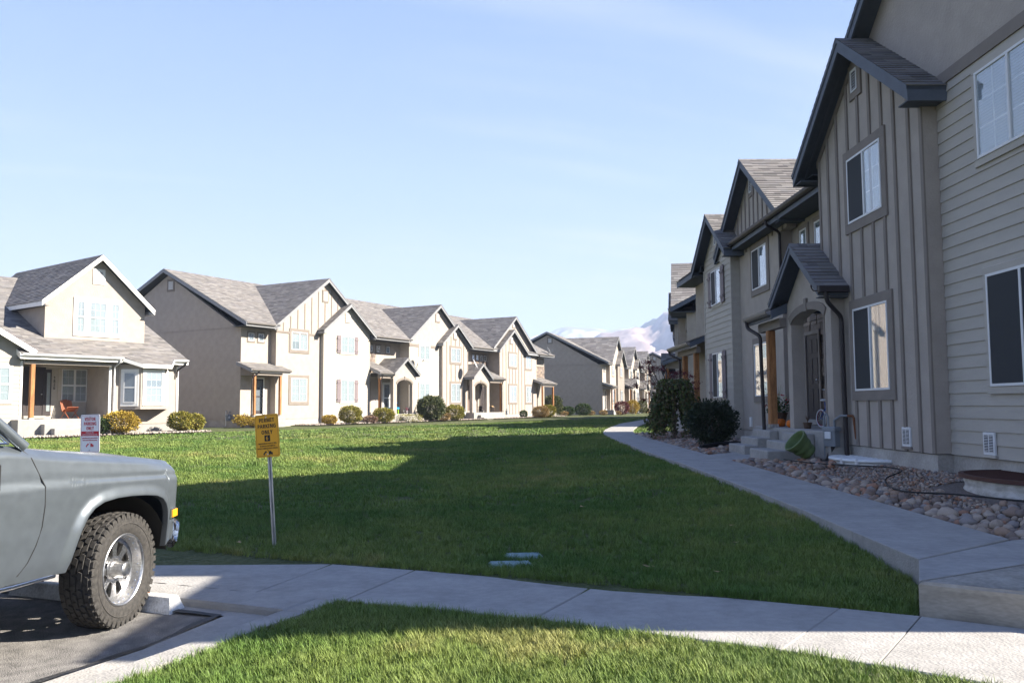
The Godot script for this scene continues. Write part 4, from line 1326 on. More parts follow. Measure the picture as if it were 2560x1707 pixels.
	downspout(H, [Vector3(X.call(15.45), 2.82, Z.call(5.9)), Vector3(X.call(15.45), 2.62, Z.call(5.92)), Vector3(X.call(15.62), 2.36, Z.call(6.24)), Vector3(X.call(15.62), -0.2, Z.call(6.26))], M.downspout, 0.042)
	shed_roof(H, X.call(18.2), X.call(19.95), Z.call(7.6), 3.55, Z.call(5.76), 2.78)
	vbox(H, "porch_beam", M.trim, X.call(18.2), X.call(19.75), 2.4, 2.6, Z.call(6.08), Z.call(5.94))
	wood_post(H, X.call(19.1), Z.call(6.02), 0.24, 2.4, 0.17, M.post_wood)
	downspout(H, [Vector3(X.call(19.8), 2.7, Z.call(5.68)), Vector3(X.call(19.8), 2.52, Z.call(5.7)), Vector3(X.call(19.35), 2.3, Z.call(5.86)), Vector3(X.call(19.3), 0.0, Z.call(5.88)), Vector3(X.call(19.5), -0.26, Z.call(5.7))], M.downspout, 0.042)
	var slab := MB.new()
	slab.cham(X.call(15.75), -0.6, Z.call(7.6), X.call(20.4), 0.24, Z.call(5.98), 0.02)
	put(slab, "porch_slab", M.concrete, H)
	# far entry porch
	shed_roof(H, X.call(30.3), X.call(34.0), Z.call(7.9), 3.5, Z.call(6.65), 3.0)
	vbox(H, "porch_beam", M.trim, X.call(30.4), X.call(33.7), 2.62, 2.84, Z.call(7.05), Z.call(6.9))
	wood_post(H, X.call(30.8), Z.call(6.98), 0.1, 2.62, 0.18)
	wood_post(H, X.call(32.7), Z.call(6.98), 0.1, 2.62, 0.18)
	vbox(H, "porch_slab", M.concrete, X.call(30.0), X.call(33.8), -0.5, 0.1, Z.call(7.6), Z.call(6.75))
	downspout(H, [Vector3(X.call(33.8), 2.92, Z.call(6.58)), Vector3(X.call(33.8), 2.75, Z.call(6.6)), Vector3(X.call(33.3), 2.5, Z.call(6.9)), Vector3(X.call(33.3), 0.0, Z.call(6.92))], M.downspout, 0.045)
	# concrete stairs in front of the porch, each flight a thing of its own
	for f in [[16.45, 17.62, [5.72, 5.4, 5.05], "concrete front steps below the arched porch, nearest flight with green pot"], [18.62, 19.9, [5.78, 5.5, 5.22], "concrete front steps by the dark downspout, the farther of two flights"]]:
		var p := Vector3(X.call((f[0] + f[1]) / 2), -0.36, Z.call(5.5))
		var st := thing("front_steps", f[3], "steps", H.transform * p, H.rotation.y, "porch steps")
		for k in 3:
			var mb := MB.new()
			var hw: float = (f[1] - f[0]) / 2
			mb.cham(-hw - 0.001 * k, -0.2, 5.5 - 5.975, hw + 0.001 * k, 0.54 - 0.16 * k, 5.5 - f[2][k], 0.018)
			put(mb, "step", M.concrete, st)

func white_house() -> void:
	var H := house_node("cottage_house", "cream house with white trimmed dormer, bay window and red wood porch post at far left", -20.57, 35.8, -0.7, 36.41, false)
	vbox(H, "foundation", M.foundation, -6.9, 7.18, -0.5, 0.0, -16.0, -2.02)
	vbox(H, "foundation", M.concrete, 3.77, 7.17, -0.5, -0.001, -2.1, -0.02)
	vbox(H, "foundation", M.concrete, -6.9, -0.02, -0.5, -0.001, -2.1, -0.02)
	vbox(H, "wall", M.stucco, -7.0, 7.2, 0.0, 3.2, -16.0, -2.0)
	vbox(H, "wall", M.stucco, 3.75, 7.2, 0.002, 3.0, -2.0, 0.0)
	vbox(H, "wall", M.lap, -7.0, 0.0, 0.002, 3.0, -2.0, 0.0)
	# main roof with the wide dormer
	main_roof(H, -0.25, 7.45, 0.0, 3.253, -8.2, 7.4, -16.6, {"e": 0.15, "tab": 0.36, "fascia": M.white_trim, "front": 0.4})
	eave_strip(H, -0.25, 7.45, 0.4, 3.05, 0.0, 0.506, 0.4, {"e": 0.15, "tab": 0.36, "fascia": M.white_trim})
	main_roof(H, -9.0, -0.26, -2.2, 4.4, -8.2, 7.4, -16.6, {"e": 0.15, "tab": 0.36, "fascia": M.white_trim})
	var W1 := MB.new()
	W1.prism([Vector2(16.0, 3.1), Vector2(8.2, 7.1), Vector2(0.4, 3.1)].map(func(v): return v), 6.95, 7.2, Transform3D(Basis(Vector3(0, 0, -1), Vector3(0, 1, 0), Vector3(1, 0, 0)), Vector3.ZERO))
	put(W1, "gable_wall", M.stucco, H)
	vbox(H, "dormer_wall", M.stucco, 1.38, 6.09, 2.6, 5.4, -7.0, -1.2)
	gable_wall(H, "dormer_wall", M.stucco, 3.72, 5.3, 7.72, 0.88, 1.38, 6.09, -1.5, -1.2012)
	gable_roof(H, 3.72, 2.66, 7.85, 0.89, -0.8, -9.5, {"e": 0.15, "tab": 0.36, "fascia": M.white_trim, "return": 0.28})
	gable_vent(H, 3.76, 6.62, 7.1, 0.34, -1.2, M.white_trim)
	var zz := -1.2
	for q in [[2.62, 4.88, 5.64, 5.82], [2.62, 4.88, 4.04, 4.2], [2.62, 2.77, 4.2, 5.64], [3.14, 3.36, 4.2, 5.64], [4.15, 4.39, 4.2, 5.64], [4.78, 4.9, 4.2, 5.64]]:
		board(H, "window_trim", M.white_trim, q[0], q[1], q[2], q[3], zz - 0.004, zz + 0.04)
	for q in [[2.77, 3.14, 2], [3.36, 4.15, 3], [4.39, 4.78, 2]]:
		window(H, q[0], q[1], 4.2, 5.64, zz, {"kind": "hung", "blind": ["slats_mid", "curtain"], "grille": [q[2], 2]})
	# left wing gable
	gable_roof(H, -3.4, 3.75, 5.35, 0.58, 0.42, -5.0, {"e": 0.15, "tab": 0.36, "fascia": M.white_trim})
	gable_wall(H, "gable_wall", M.lap, -3.4, 2.9, 5.25, 0.58, -7.0, 0.0, -0.3, -0.0012)
	clapboards(H, M.lap_board, -7.0, -0.1, 0.0, 5.1, 0.0, false, {"cx": -3.4, "apex": 5.12, "pitch": 0.58})
	board(H, "corner_board", M.white_trim, -0.1, 0.0, 0.0, 2.75, -0.004, 0.036)
	window(H, -1.55, -0.5, 1.05, 2.45, 0.018, {"kind": "hung", "blind": ["shade", "shade"], "grille": [3, 2], "trim": M.lap, "tw": 0.12, "tp": 0.028})
	# porch recess
	clapboards(H, M.lap_board, 0.02, 3.74, 0.28, 2.7, -2.0, false)
	door(H, 1.0, 1.76, 0.42, 2.5, -1.978, M.door_dark, {"frame": M.door_dark})
	vbox(H, "sidelight_frame", M.door_dark, 1.86, 2.12, 0.42, 2.5, -1.99, -1.955)
	var sl := vbox(H, "sidelight", M.blind, 1.92, 2.06, 0.62, 2.35, -1.955, -1.95)
	vbox(sl, "pane", M.glass, 1.915, 2.065, 0.615, 2.355, -1.945, -1.94)
	window(H, 2.57, 3.16, 1.04, 2.54, -1.975, {"kind": "hung", "blind": ["slats_dark", "half"], "grille": [2, 2]})
	window(H, 3.17, 3.76 - 0.03, 1.04, 2.54, -1.975, {"kind": "hung", "blind": ["slats_dark", "slats_dark"], "grille": [2, 2]})
	for q in [[2.41, 2.57, 0.88, 2.7], [2.57, 3.73, 2.54, 2.7], [2.57, 3.73, 0.88, 1.04]]:
		board(H, "window_trim", M.lap, q[0], q[1], q[2], q[3], -1.984, -1.944)
	vbox(H, "porch_beam", M.stucco_tan, 0.0, 3.75, 2.7, 3.0, -0.02, 0.16)
	vbox(H, "porch_beam", M.stucco, -0.002, 3.752, 2.62, 2.7, -0.04, 0.18)
	gutter(H, -0.2, 4.15, 3.04, 0.4, M.dish_grey)
	wood_post(H, 0.36, 0.08, 0.28, 2.62, 0.17)
	for q in [[-0.4, 3.8, 0.28, -2.0, 0.65], [0.5, 3.6, 0.08, 0.65, 1.0], [0.75, 3.6, -0.1, 1.0, 1.35]]:
		var sb := MB.new()
		sb.cham(q[0], -0.45, q[3], q[1], q[2], q[4], 0.015)
		put(sb, "porch_slab", M.concrete, H)
	board(H, "corner_board", M.white_trim, 3.72, 3.84, 0.0, 2.7, 0.0, 0.035)
	board(H, "corner_board", M.white_trim, 7.1, 7.21, 0.0, 2.75, 0.0, 0.035)
	downspout(H, [Vector3(4.0, 2.95, 0.48), Vector3(4.0, 2.8, 0.45), Vector3(3.95, 2.6, 0.08), Vector3(3.95, 0.0, 0.08)], M.dish_grey)
	# bay window hanging off the right wing
	var A := Vector2(4.2, 0.0)
	var B := Vector2(4.87, 0.72)
	var C := Vector2(6.13, 0.72)
	var D := Vector2(6.65, 0.0)
	var bay := MB.new()
	for sg in [[A, B], [B, C], [C, D]]:
		bay.quad(Vector3(sg[0].x, 0.68, sg[0].y), Vector3(sg[1].x, 0.68, sg[1].y), Vector3(sg[1].x, 2.75, sg[1].y), Vector3(sg[0].x, 2.75, sg[0].y))
	bay.quad(Vector3(A.x, 0.68, A.y), Vector3(D.x, 0.68, D.y), Vector3(C.x, 0.68, C.y), Vector3(B.x, 0.68, B.y))
	bay.quad(Vector3(A.x, 2.74, A.y), Vector3(D.x, 2.74, D.y), Vector3(C.x, 2.74, C.y), Vector3(B.x, 2.74, B.y))
	put(bay, "bay_wall", M.stucco, H)
	window(H, 5.08, 5.92, 0.97, 2.4, 0.72, {"kind": "hung", "blind": ["half", "shade"], "grille": [3, 2], "trim": M.white_trim, "tw": 0.13})
	for sd in [[A, B, 1.0], [C, D, -1.0]]:
		var q := Node3D.new()
		q.name = numbered(H, "bay_side")
		H.add_child(q)
		var m: Vector2 = (sd[0] + sd[1]) / 2
		q.position = Vector3(m.x, 0, m.y)
		var dv: Vector2 = (sd[1] - sd[0]).normalized()
		q.rotation.y = -atan2(dv.y, dv.x)
		bay_side_window(q, absf((sd[1] - sd[0]).length()))
	# little roof apron over the bay
	var ar := MB.new()
	var e0 := [Vector3(4.1, 3.05, 0.36), Vector3(4.78, 2.74, 0.98), Vector3(6.25, 2.74, 0.98), Vector3(6.75, 3.05, 0.36)]
	var sh := MB.new()
	shingle_rows(sh, e0[1], e0[2], e0[3] + Vector3(0, 0.05, -0.05), e0[0] + Vector3(0, 0.05, -0.05), 0.15, 0.36)
	ar.quad(e0[0], e0[1], e0[2], e0[3])
	var arm := put(ar, "bay_roof", M.soffit, H)
	stuff(put(sh, "shingles", M.shingle, arm, true))
	for k in 3:
		var fb := MB.new()
		var p: Vector3 = e0[k]
		var q2: Vector3 = e0[k + 1]
		var dn := Vector3(0, -0.17, 0)
		var ot := Vector3(0, 0, 0.03)
		fb.quad(p + dn, q2 + dn, q2, p)
		fb.quad(q2 + dn + ot, p + dn + ot, p + ot, q2 + ot)
		fb.quad(p, q2, q2 + ot, p + ot)
		fb.quad(p + dn + ot, q2 + dn + ot, q2 + dn, p + dn)
		put(fb, "eave_board", M.white_trim, arm)
	gutter(H, 6.75, 7.45, 3.04, 0.4, M.dish_grey)
	downspout(H, [Vector3(7.3, 2.95, 0.48), Vector3(7.3, 2.8, 0.45), Vector3(7.1, 2.55, 0.09), Vector3(7.08, 2.2, 0.09)], M.downspout)
	# house number, digit under digit
	var yy := 2.13
	for ch in ["1", "8", "2", "6"]:
		letters(H, ch, 0.13, M.iron, Vector3(2.26, yy, -1.975), 0.0, "house_number")
		yy -= 0.155

func bay_side_window(q: Node3D, w: float) -> void:
	var mb := MB.new()
	mb.cham(-w * 0.4, 0.82, -0.003, w * 0.4, 2.52, 0.03, 0.006)
	put(mb, "window_trim", M.white_trim, q)
	var fr := MB.new()
	fr.box(-w * 0.27, 0.97, 0.03, w * 0.27, 1.02, 0.05)
	fr.box(-w * 0.27, 2.34, 0.03, w * 0.27, 2.4, 0.05)
	fr.box(-w * 0.27, 1.65, 0.03, w * 0.27, 1.71, 0.052)
	fr.box(-w * 0.27, 1.02, 0.03, -w * 0.23, 2.34, 0.05)
	fr.box(w * 0.23, 1.02, 0.03, w * 0.27, 2.34, 0.05)
	put(fr, "window_frame", M.vinyl, q)
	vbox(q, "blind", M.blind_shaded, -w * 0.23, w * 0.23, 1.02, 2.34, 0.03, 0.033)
	vbox(q, "pane", M.glass, -w * 0.235, w * 0.235, 1.015, 2.345, 0.04, 0.044)

func letters(parent: Node, txt: String, h: float, m: Material, at: Vector3, turn := 0.0, called := "lettering", squeeze := 1.0, bold := true) -> MeshInstance3D:
	var f := SystemFont.new()
	f.font_names = PackedStringArray(["Droid Sans"])
	if bold:
		f.font_weight = 700
	var t := TextMesh.new()
	t.text = txt
	t.font = f
	t.font_size = 32
	t.pixel_size = h / 23.5
	t.depth = 0.0016
	t.curve_step = 1.0
	t.horizontal_alignment = HORIZONTAL_ALIGNMENT_CENTER
	t.vertical_alignment = VERTICAL_ALIGNMENT_CENTER
	var o := put_mesh(t, called, m, parent)
	o.position = at
	o.rotation.y = turn
	o.scale = Vector3(squeeze, 1, 1)
	return o

func make_houses() -> void:
	rng.seed = 101
	near_house()
	var b2 := house_node("terrace_house", "long sunlit cream terrace with gables across the lawn, middle of picture", -15.69, 50.23, -0.69, 29.19, false)
	rng.seed = 102
	terrace(b2, 1.0)
	rng.seed = 103
	white_house()
	var b3 := house_node("terrace_house", "distant terrace with grey shaded end wall below the mountains", 10.9, 98.9, -0.69, 17.0, false)
	rng.seed = 104
	terrace(b3, 1.0, {"detail": false, "swap": true})
	var b4 := house_node("terrace_house", "shaded terrace beyond the red maple on the right, mostly hidden", 8.62, 44.1, -0.72, 11.7, true)
	rng.seed = 105
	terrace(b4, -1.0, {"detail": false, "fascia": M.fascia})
	var b5 := house_node("terrace_house", "farthest terrace, grey roof glimpsed right of the distant row", 30.5, 142.0, -0.6, 6.0, false)
	rng.seed = 106
	terrace(b5, 1.0, {"detail": false})

# ------------------------------------------------------------------ pickup truck (x forward from the front hub, y up, z to its right)
func truck_low(x: float) -> float:
	# lower edge of the body side, following the wheel opening
	var A := ARCH
	if x <= -0.56:
		return 0.505
	if x >= 0.44:
		return lerpf(0.53, 0.60, clampf((x - 0.44) / 0.16, 0, 1))
	return interp(x, A)

const ARCH := [[-0.56, 0.52], [-0.545, 0.56], [-0.515, 0.66], [-0.475, 0.78], [-0.43, 0.86], [-0.37, 0.915], [-0.28, 0.952], [-0.15, 0.968], [0.0, 0.968], [0.16, 0.958], [0.28, 0.942], [0.35, 0.915], [0.395, 0.87], [0.42, 0.80], [0.432, 0.70], [0.437, 0.57], [0.44, 0.53]]

func truck_top(x: float) -> float:
	return interp(x, [[-5.0, 1.40], [-1.0, 1.392], [-0.8, 1.352], [-0.3, 1.293], [0.2, 1.247], [0.48, 1.208], [0.56, 1.19], [0.6, 1.165]])

func truck_z(y: float, x: float) -> float:
	var top := truck_top(x)
	var ch := interp(x, [[-5.0, 1.125], [-0.8, 1.118], [0.6, 1.066]])
	var z := interp(y, [[0.45, 0.925], [0.6, 0.965], [0.8, 0.99], [1.0, 1.0], [1.06, 1.0]])
	if y > ch - 0.012:
		z = lerpf(1.0, 0.978, smoothstep(ch - 0.012, ch + 0.03, y))
		z = lerpf(z, 0.958, smoothstep(ch + 0.05, top - 0.05, y))
		z -= 0.07 * pow(smoothstep(top - 0.075, top, y), 2.0)
	z -= 0.045 * pow(smoothstep(0.5, 0.6, x), 3.0)
	# flare round the wheel opening
	if x > -0.75 and x < 0.6:
		var dist := 1.0
		for k in ARCH.size() - 1:
			var q := Geometry2D.get_closest_point_to_segment(Vector2(x, y), Vector2(ARCH[k][0], ARCH[k][1]), Vector2(ARCH[k + 1][0], ARCH[k + 1][1]))
			dist = minf(dist, q.distance_to(Vector2(x, y)))
		z += 0.03 * (1.0 - smoothstep(0.0, 0.09, dist))
	return z

func truck() -> void:
	var th := deg_to_rad(16.0)
	var T := thing("pickup_truck", "dusty grey green pickup truck parked at the left edge", "truck", W(-2.885, 6.453, -1.62), PI / 2 - th)
	# bring the side plane (z = 1) onto the hub's outer face
	var off := -0.985
	T.position += T.basis.z * off
	var xsn := []
	for k in 25:
		xsn.append(lerpf(-4.0, -0.80, k / 24.0))
	for k in range(1, 41):
		xsn.append(lerpf(-0.80, -0.45, k / 40.0))
	for k in range(1, 29):
		xsn.append(lerpf(-0.45, 0.34, k / 28.0))
	for k in range(1, 21):
		xsn.append(lerpf(0.34, 0.6, k / 20.0))
	for sd in [1.0, -1.0]:
		var fen := []
		var dor := []
		for x in xsn:
			var lo := truck_low(x)
			var hi := truck_top(x)
			var row := []
			row.append(Vector3(x, lo, sd * (truck_z(lo, x) - 0.05)))
			row.append(Vector3(x, lo + 0.003, sd * (truck_z(lo, x) - 0.004)))
			for j in 30:
				var y := lerpf(lo + 0.006, hi, pow(j / 29.0, 0.9))
				row.append(Vector3(x, y, sd * truck_z(y, x)))
			if x < -0.799:
				dor.append(row)
			if x > -0.801:
				fen.append(row)
		var a := MB.new()
		a.grid(dor)
		put(a, "cab_side", M.truck_paint, T)
		var b := MB.new()
		b.grid(fen)
		put(b, "front_fender", M.truck_paint, T)
		# gap between door and fender
		var seam := []
		for p in [[-0.925, 1.388], [-0.87, 1.3], [-0.815, 1.18], [-0.79, 1.11], [-0.788, 0.98], [-0.80, 0.85], [-0.835, 0.73], [-0.885, 0.63], [-0.95, 0.555]]:
			seam.append(Vector3(p[0], p[1], sd * (truck_z(p[1], p[0]) - 0.001)))
		var c := MB.new()
		c.tube(seam, 0.0045, 6)
		put(c, "door_gap", M.black_plastic, T)
		var ro := MB.new()
		ro.tube([Vector3(-3.4, 0.49, sd * 0.93), Vector3(-0.95, 0.49, sd * 0.93), Vector3(-0.62, 0.5, sd * 0.93)], 0.016, 6)
		put(ro, "rocker_trim", M.chrome, T)
		# inner wheel well
		var well := []
		for k in 15:
			var an := PI * k / 14.0
			var wx := -0.05 + cos(an) * 0.53
			var wy := 0.5 + sin(an) * 0.475
			well.append([Vector3(wx, wy, sd * 0.96), Vector3(wx, wy, sd * 0.35)])
		var wm := MB.new()
		wm.grid(well)
		wm.quad(Vector3(-0.6, 0.4, sd * 0.36), Vector3(0.5, 0.4, sd * 0.36), Vector3(0.5, 1.0, sd * 0.36), Vector3(-0.6, 1.0, sd * 0.36))
		put(wm, "wheel_well", M.underbody, T)
		# side marker lamp
		var zk := truck_z(0.79, 0.53) + 0.002
		var ang: float = atan2(truck_z(0.79, 0.5) - truck_z(0.79, 0.58), 0.08) * sd
		var mk := MB.new()
		var mx := Transform3D(Basis(Vector3.UP, ang), Vector3(0.525, 0.785, sd * zk))
		mk.obox(mx, Vector3(-0.075, -0.037, -0.006), Vector3(0.075, 0.037, 0.006))
		var mm := put(mk, "side_marker", M.chrome, T)
		var ml := MB.new()
		ml.obox(mx, Vector3(-0.066, -0.028, -0.012 if sd < 0 else 0.0), Vector3(0.066, 0.028, 0.0 if sd < 0 else 0.012))
		put(ml, "marker_lens", M.amber, mm)
	# hood between the two shoulders
	var hood := []
	for k in 24:
		var x := lerpf(-0.86, 0.585, k / 23.0)
		var row := []
		for j in 33:
			var u := j / 32.0 * 2 - 1
			var zz := u * 0.886
			var au := absf(u)
			var y := truck_top(x) + 0.028 * (1 - au * au) + 0.012 * (1.0 - smoothstep(0.62, 0.7, au)) - 0.014 * exp(-pow((au - 0.93) / 0.02, 2))
			y -= 0.05 * pow(smoothstep(0.5, 0.6, x), 2.0)
			row.append(Vector3(x, y, zz))
		hood.append(row)
	var hm := MB.new()
	hm.grid(hood)
	put(hm, "hood", M.truck_paint, T)
	# front: header panel, grille, headlamps, bumper
	var fp := MB.new()
	fp.box(0.56, 0.62, -0.9, 0.598, 1.15, 0.9)
	put(fp, "front_panel", M.truck_paint, T)
	for k in 8:
		vbox(T, "grille_bar", M.chrome, 0.598, 0.612, 0.80 + k * 0.035, 0.815 + k * 0.035, -0.55, 0.55)
	for sd in [-1.0, 1.0]:
		var hl := MB.new()
		hl.lathe([Vector2(0.0, 0.03), Vector2(0.07, 0.022), Vector2(0.09, 0.0)], 16, Transform3D(Basis(Vector3.BACK, -PI / 2), Vector3(0.598, 0.93, sd * 0.7)))
		put(hl, "headlight", M.chrome, T)
	var bp := []
	for k in 25:
		var u := k / 24.0 * 2 - 1
		var bend := pow(absf(u), 7.0)
		var bx := 0.755 - 0.17 * bend
		var bz := u * 1.0
		bp.append([Vector3(bx - 0.07, 0.715, bz), Vector3(bx - 0.015, 0.72, bz), Vector3(bx, 0.70, bz), Vector3(bx - 0.005, 0.64, bz), Vector3(bx - 0.012, 0.61, bz), Vector3(bx - 0.03, 0.55, bz), Vector3(bx - 0.075, 0.515, bz), Vector3(bx - 0.12, 0.515, bz)])
	var bm := MB.new()
	bm.grid(bp)
	put(bm, "bumper", M.chrome, T)
	vbox(T, "bumper_bracket", M.underbody, 0.45, 0.62, 0.56, 0.68, -0.8, 0.8)
	# cab above the belt line
	var cab := MB.new()
	var secs := [[-0.93, 1.39, 0.91], [-1.18, 1.62, 0.85], [-1.42, 1.80, 0.79], [-1.58, 1.845, 0.76], [-2.3, 1.855, 0.77], [-2.62, 1.84, 0.77]]
	var roof := []
	for s in secs.slice(2):
		var row := []
		for j in 13:
			var u := j / 12.0 * 2 - 1
			row.append(Vector3(s[0], s[1] + 0.02 * (1 - u * u), u * s[2]))
		roof.append(row)
	cab.grid(roof)
	cab.quad(Vector3(-2.62, 1.84, -0.77), Vector3(-2.62, 1.84, 0.77), Vector3(-2.72, 1.40, 0.93), Vector3(-2.72, 1.40, -0.93))
	put(cab, "cab_roof", M.truck_paint, T)
	var wsm := MB.new()
	wsm.quad(Vector3(-0.95, 1.40, 0.86), Vector3(-0.95, 1.40, -0.86), Vector3(-1.42, 1.80, -0.75), Vector3(-1.42, 1.80, 0.75))
	put(wsm, "windshield", M.glass, T)
	vbox(T, "cab_floor", M.underbody, -2.7, -0.55, 0.55, 1.0, -0.88, 0.88)
	for q in [[-1.95, 1.0], [-1.95, -1.0]]:
		vbox(T, "seat", M.underbody, q[0] - 0.3, q[0] + 0.25, 1.0, 1.45, q[1] * 0.15, q[1] * 0.7)
	for sd in [1.0, -1.0]:
		var pl := MB.new()
		pl.tube([Vector3(-0.90, 1.375, sd * 0.925), Vector3(-1.16, 1.61, sd * 0.865), Vector3(-1.42, 1.80, sd * 0.79), Vector3(-1.6, 1.845, sd * 0.76)], 0.038, 8)
		pl.tube([Vector3(-2.6, 1.84, sd * 0.77), Vector3(-2.66, 1.40, sd * 0.93)], 0.05, 8)
		pl.tube([Vector3(-1.55, 1.84, sd * 0.765), Vector3(-2.62, 1.845, sd * 0.77)], 0.03, 8)
		put(pl, "pillar", M.truck_paint, T)
		var tr := MB.new()
		tr.tube([Vector3(-1.03, 1.405, sd * 0.93), Vector3(-1.22, 1.58, sd * 0.885), Vector3(-1.45, 1.765, sd * 0.825), Vector3(-1.62, 1.80, sd * 0.81), Vector3(-2.5, 1.80, sd * 0.81)], 0.012, 6)
		tr.tube([Vector3(-1.03, 1.405, sd * 0.93), Vector3(-2.55, 1.405, sd * 0.945)], 0.01, 6)
		tr.tube([Vector3(-1.42, 1.41, sd * 0.938), Vector3(-1.48, 1.77, sd * 0.83)], 0.01, 6)
		put(tr, "window_trim", M.chrome, T)
		var gl := MB.new()
		gl.quad(Vector3(-1.05, 1.41, sd * 0.925), Vector3(-2.55, 1.41, sd * 0.938), Vector3(-2.5, 1.80, sd * 0.805), Vector3(-1.6, 1.795, sd * 0.805))
		gl.tri(Vector3(-1.05, 1.41, sd * 0.925), Vector3(-1.6, 1.795, sd * 0.805), Vector3(-1.25, 1.59, sd * 0.87))
		put(gl, "side_window", M.glass, T)
		var mi := MB.new()
		mi.cham(-1.40, 1.14, sd * 1.06, -1.33, 1.31, sd * 1.22, 0.02)
		var mr := put(mi, "mirror", M.black_plastic, T)
		vbox(mr, "mirror_glass", M.chrome, -1.404, -1.401, 1.16, 1.29, sd * 1.08, sd * 1.2)
		var ma := MB.new()
		ma.tube([Vector3(-1.36, 1.18, sd * 1.08), Vector3(-1.35, 1.2, sd * 0.96)], 0.012, 6)
		ma.tube([Vector3(-1.36, 1.28, sd * 1.08), Vector3(-1.35, 1.32, sd * 0.93)], 0.012, 6)
		put(ma, "mirror_arm", M.black_plastic, mr)
	# cargo box
	for q in [[-4.9, -2.8, 0.62, 1.40, 0.93, 1.0], [-4.9, -2.8, 0.62, 1.40, -1.0, -0.93], [-4.95, -4.88, 0.62, 1.40, -0.93, 0.93], [-2.82, -2.76, 0.62, 1.40, -0.93, 0.93], [-4.9, -2.8, 0.62, 0.7, -0.92, 0.92]]:
		vbox(T, "cargo_panel", M.truck_paint, q[0], q[1], q[2], q[3], q[4], q[5])
	# frame, axle and oil pan underneath
	for sd in [-1, 1]:
		vbox(T, "frame_rail", M.underbody, -4.8, 0.5, 0.46, 0.6, sd * 0.4, sd * 0.5)
	var ax := MB.new()
	ax.tube([Vector3(0.0, 0.42, -0.72), Vector3(0.0, 0.42, 0.72)], 0.055, 8)
	ax.tube([Vector3(-2.98, 0.42, -0.72), Vector3(-2.98, 0.42, 0.72)], 0.06, 8)
	ax.lathe([Vector2(0.0, -0.17), Vector2(0.13, -0.1), Vector2(0.16, 0.0), Vector2(0.13, 0.1), Vector2(0.0, 0.17)], 12, Transform3D(Basis(Vector3.RIGHT, PI / 2), Vector3(0.0, 0.42, -0.25)))
	put(ax, "axle", M.underbody, T)
	# engine bay and gearbox seen as one dark block behind the wheel
	vbox(T, "engine_block", M.underbody, -1.4, 0.3, 0.42, 0.95, -0.36, 0.34)
	for w in [[0.0, 1.0, 8.5, 1.0], [0.0, -1.0, 8.5, -1.0], [-2.98, 1.0, 0.0, 1.0], [-2.98, -1.0, 0.0, -1.0]]:
		truck_wheel(T, w[0], w[1], w[2])

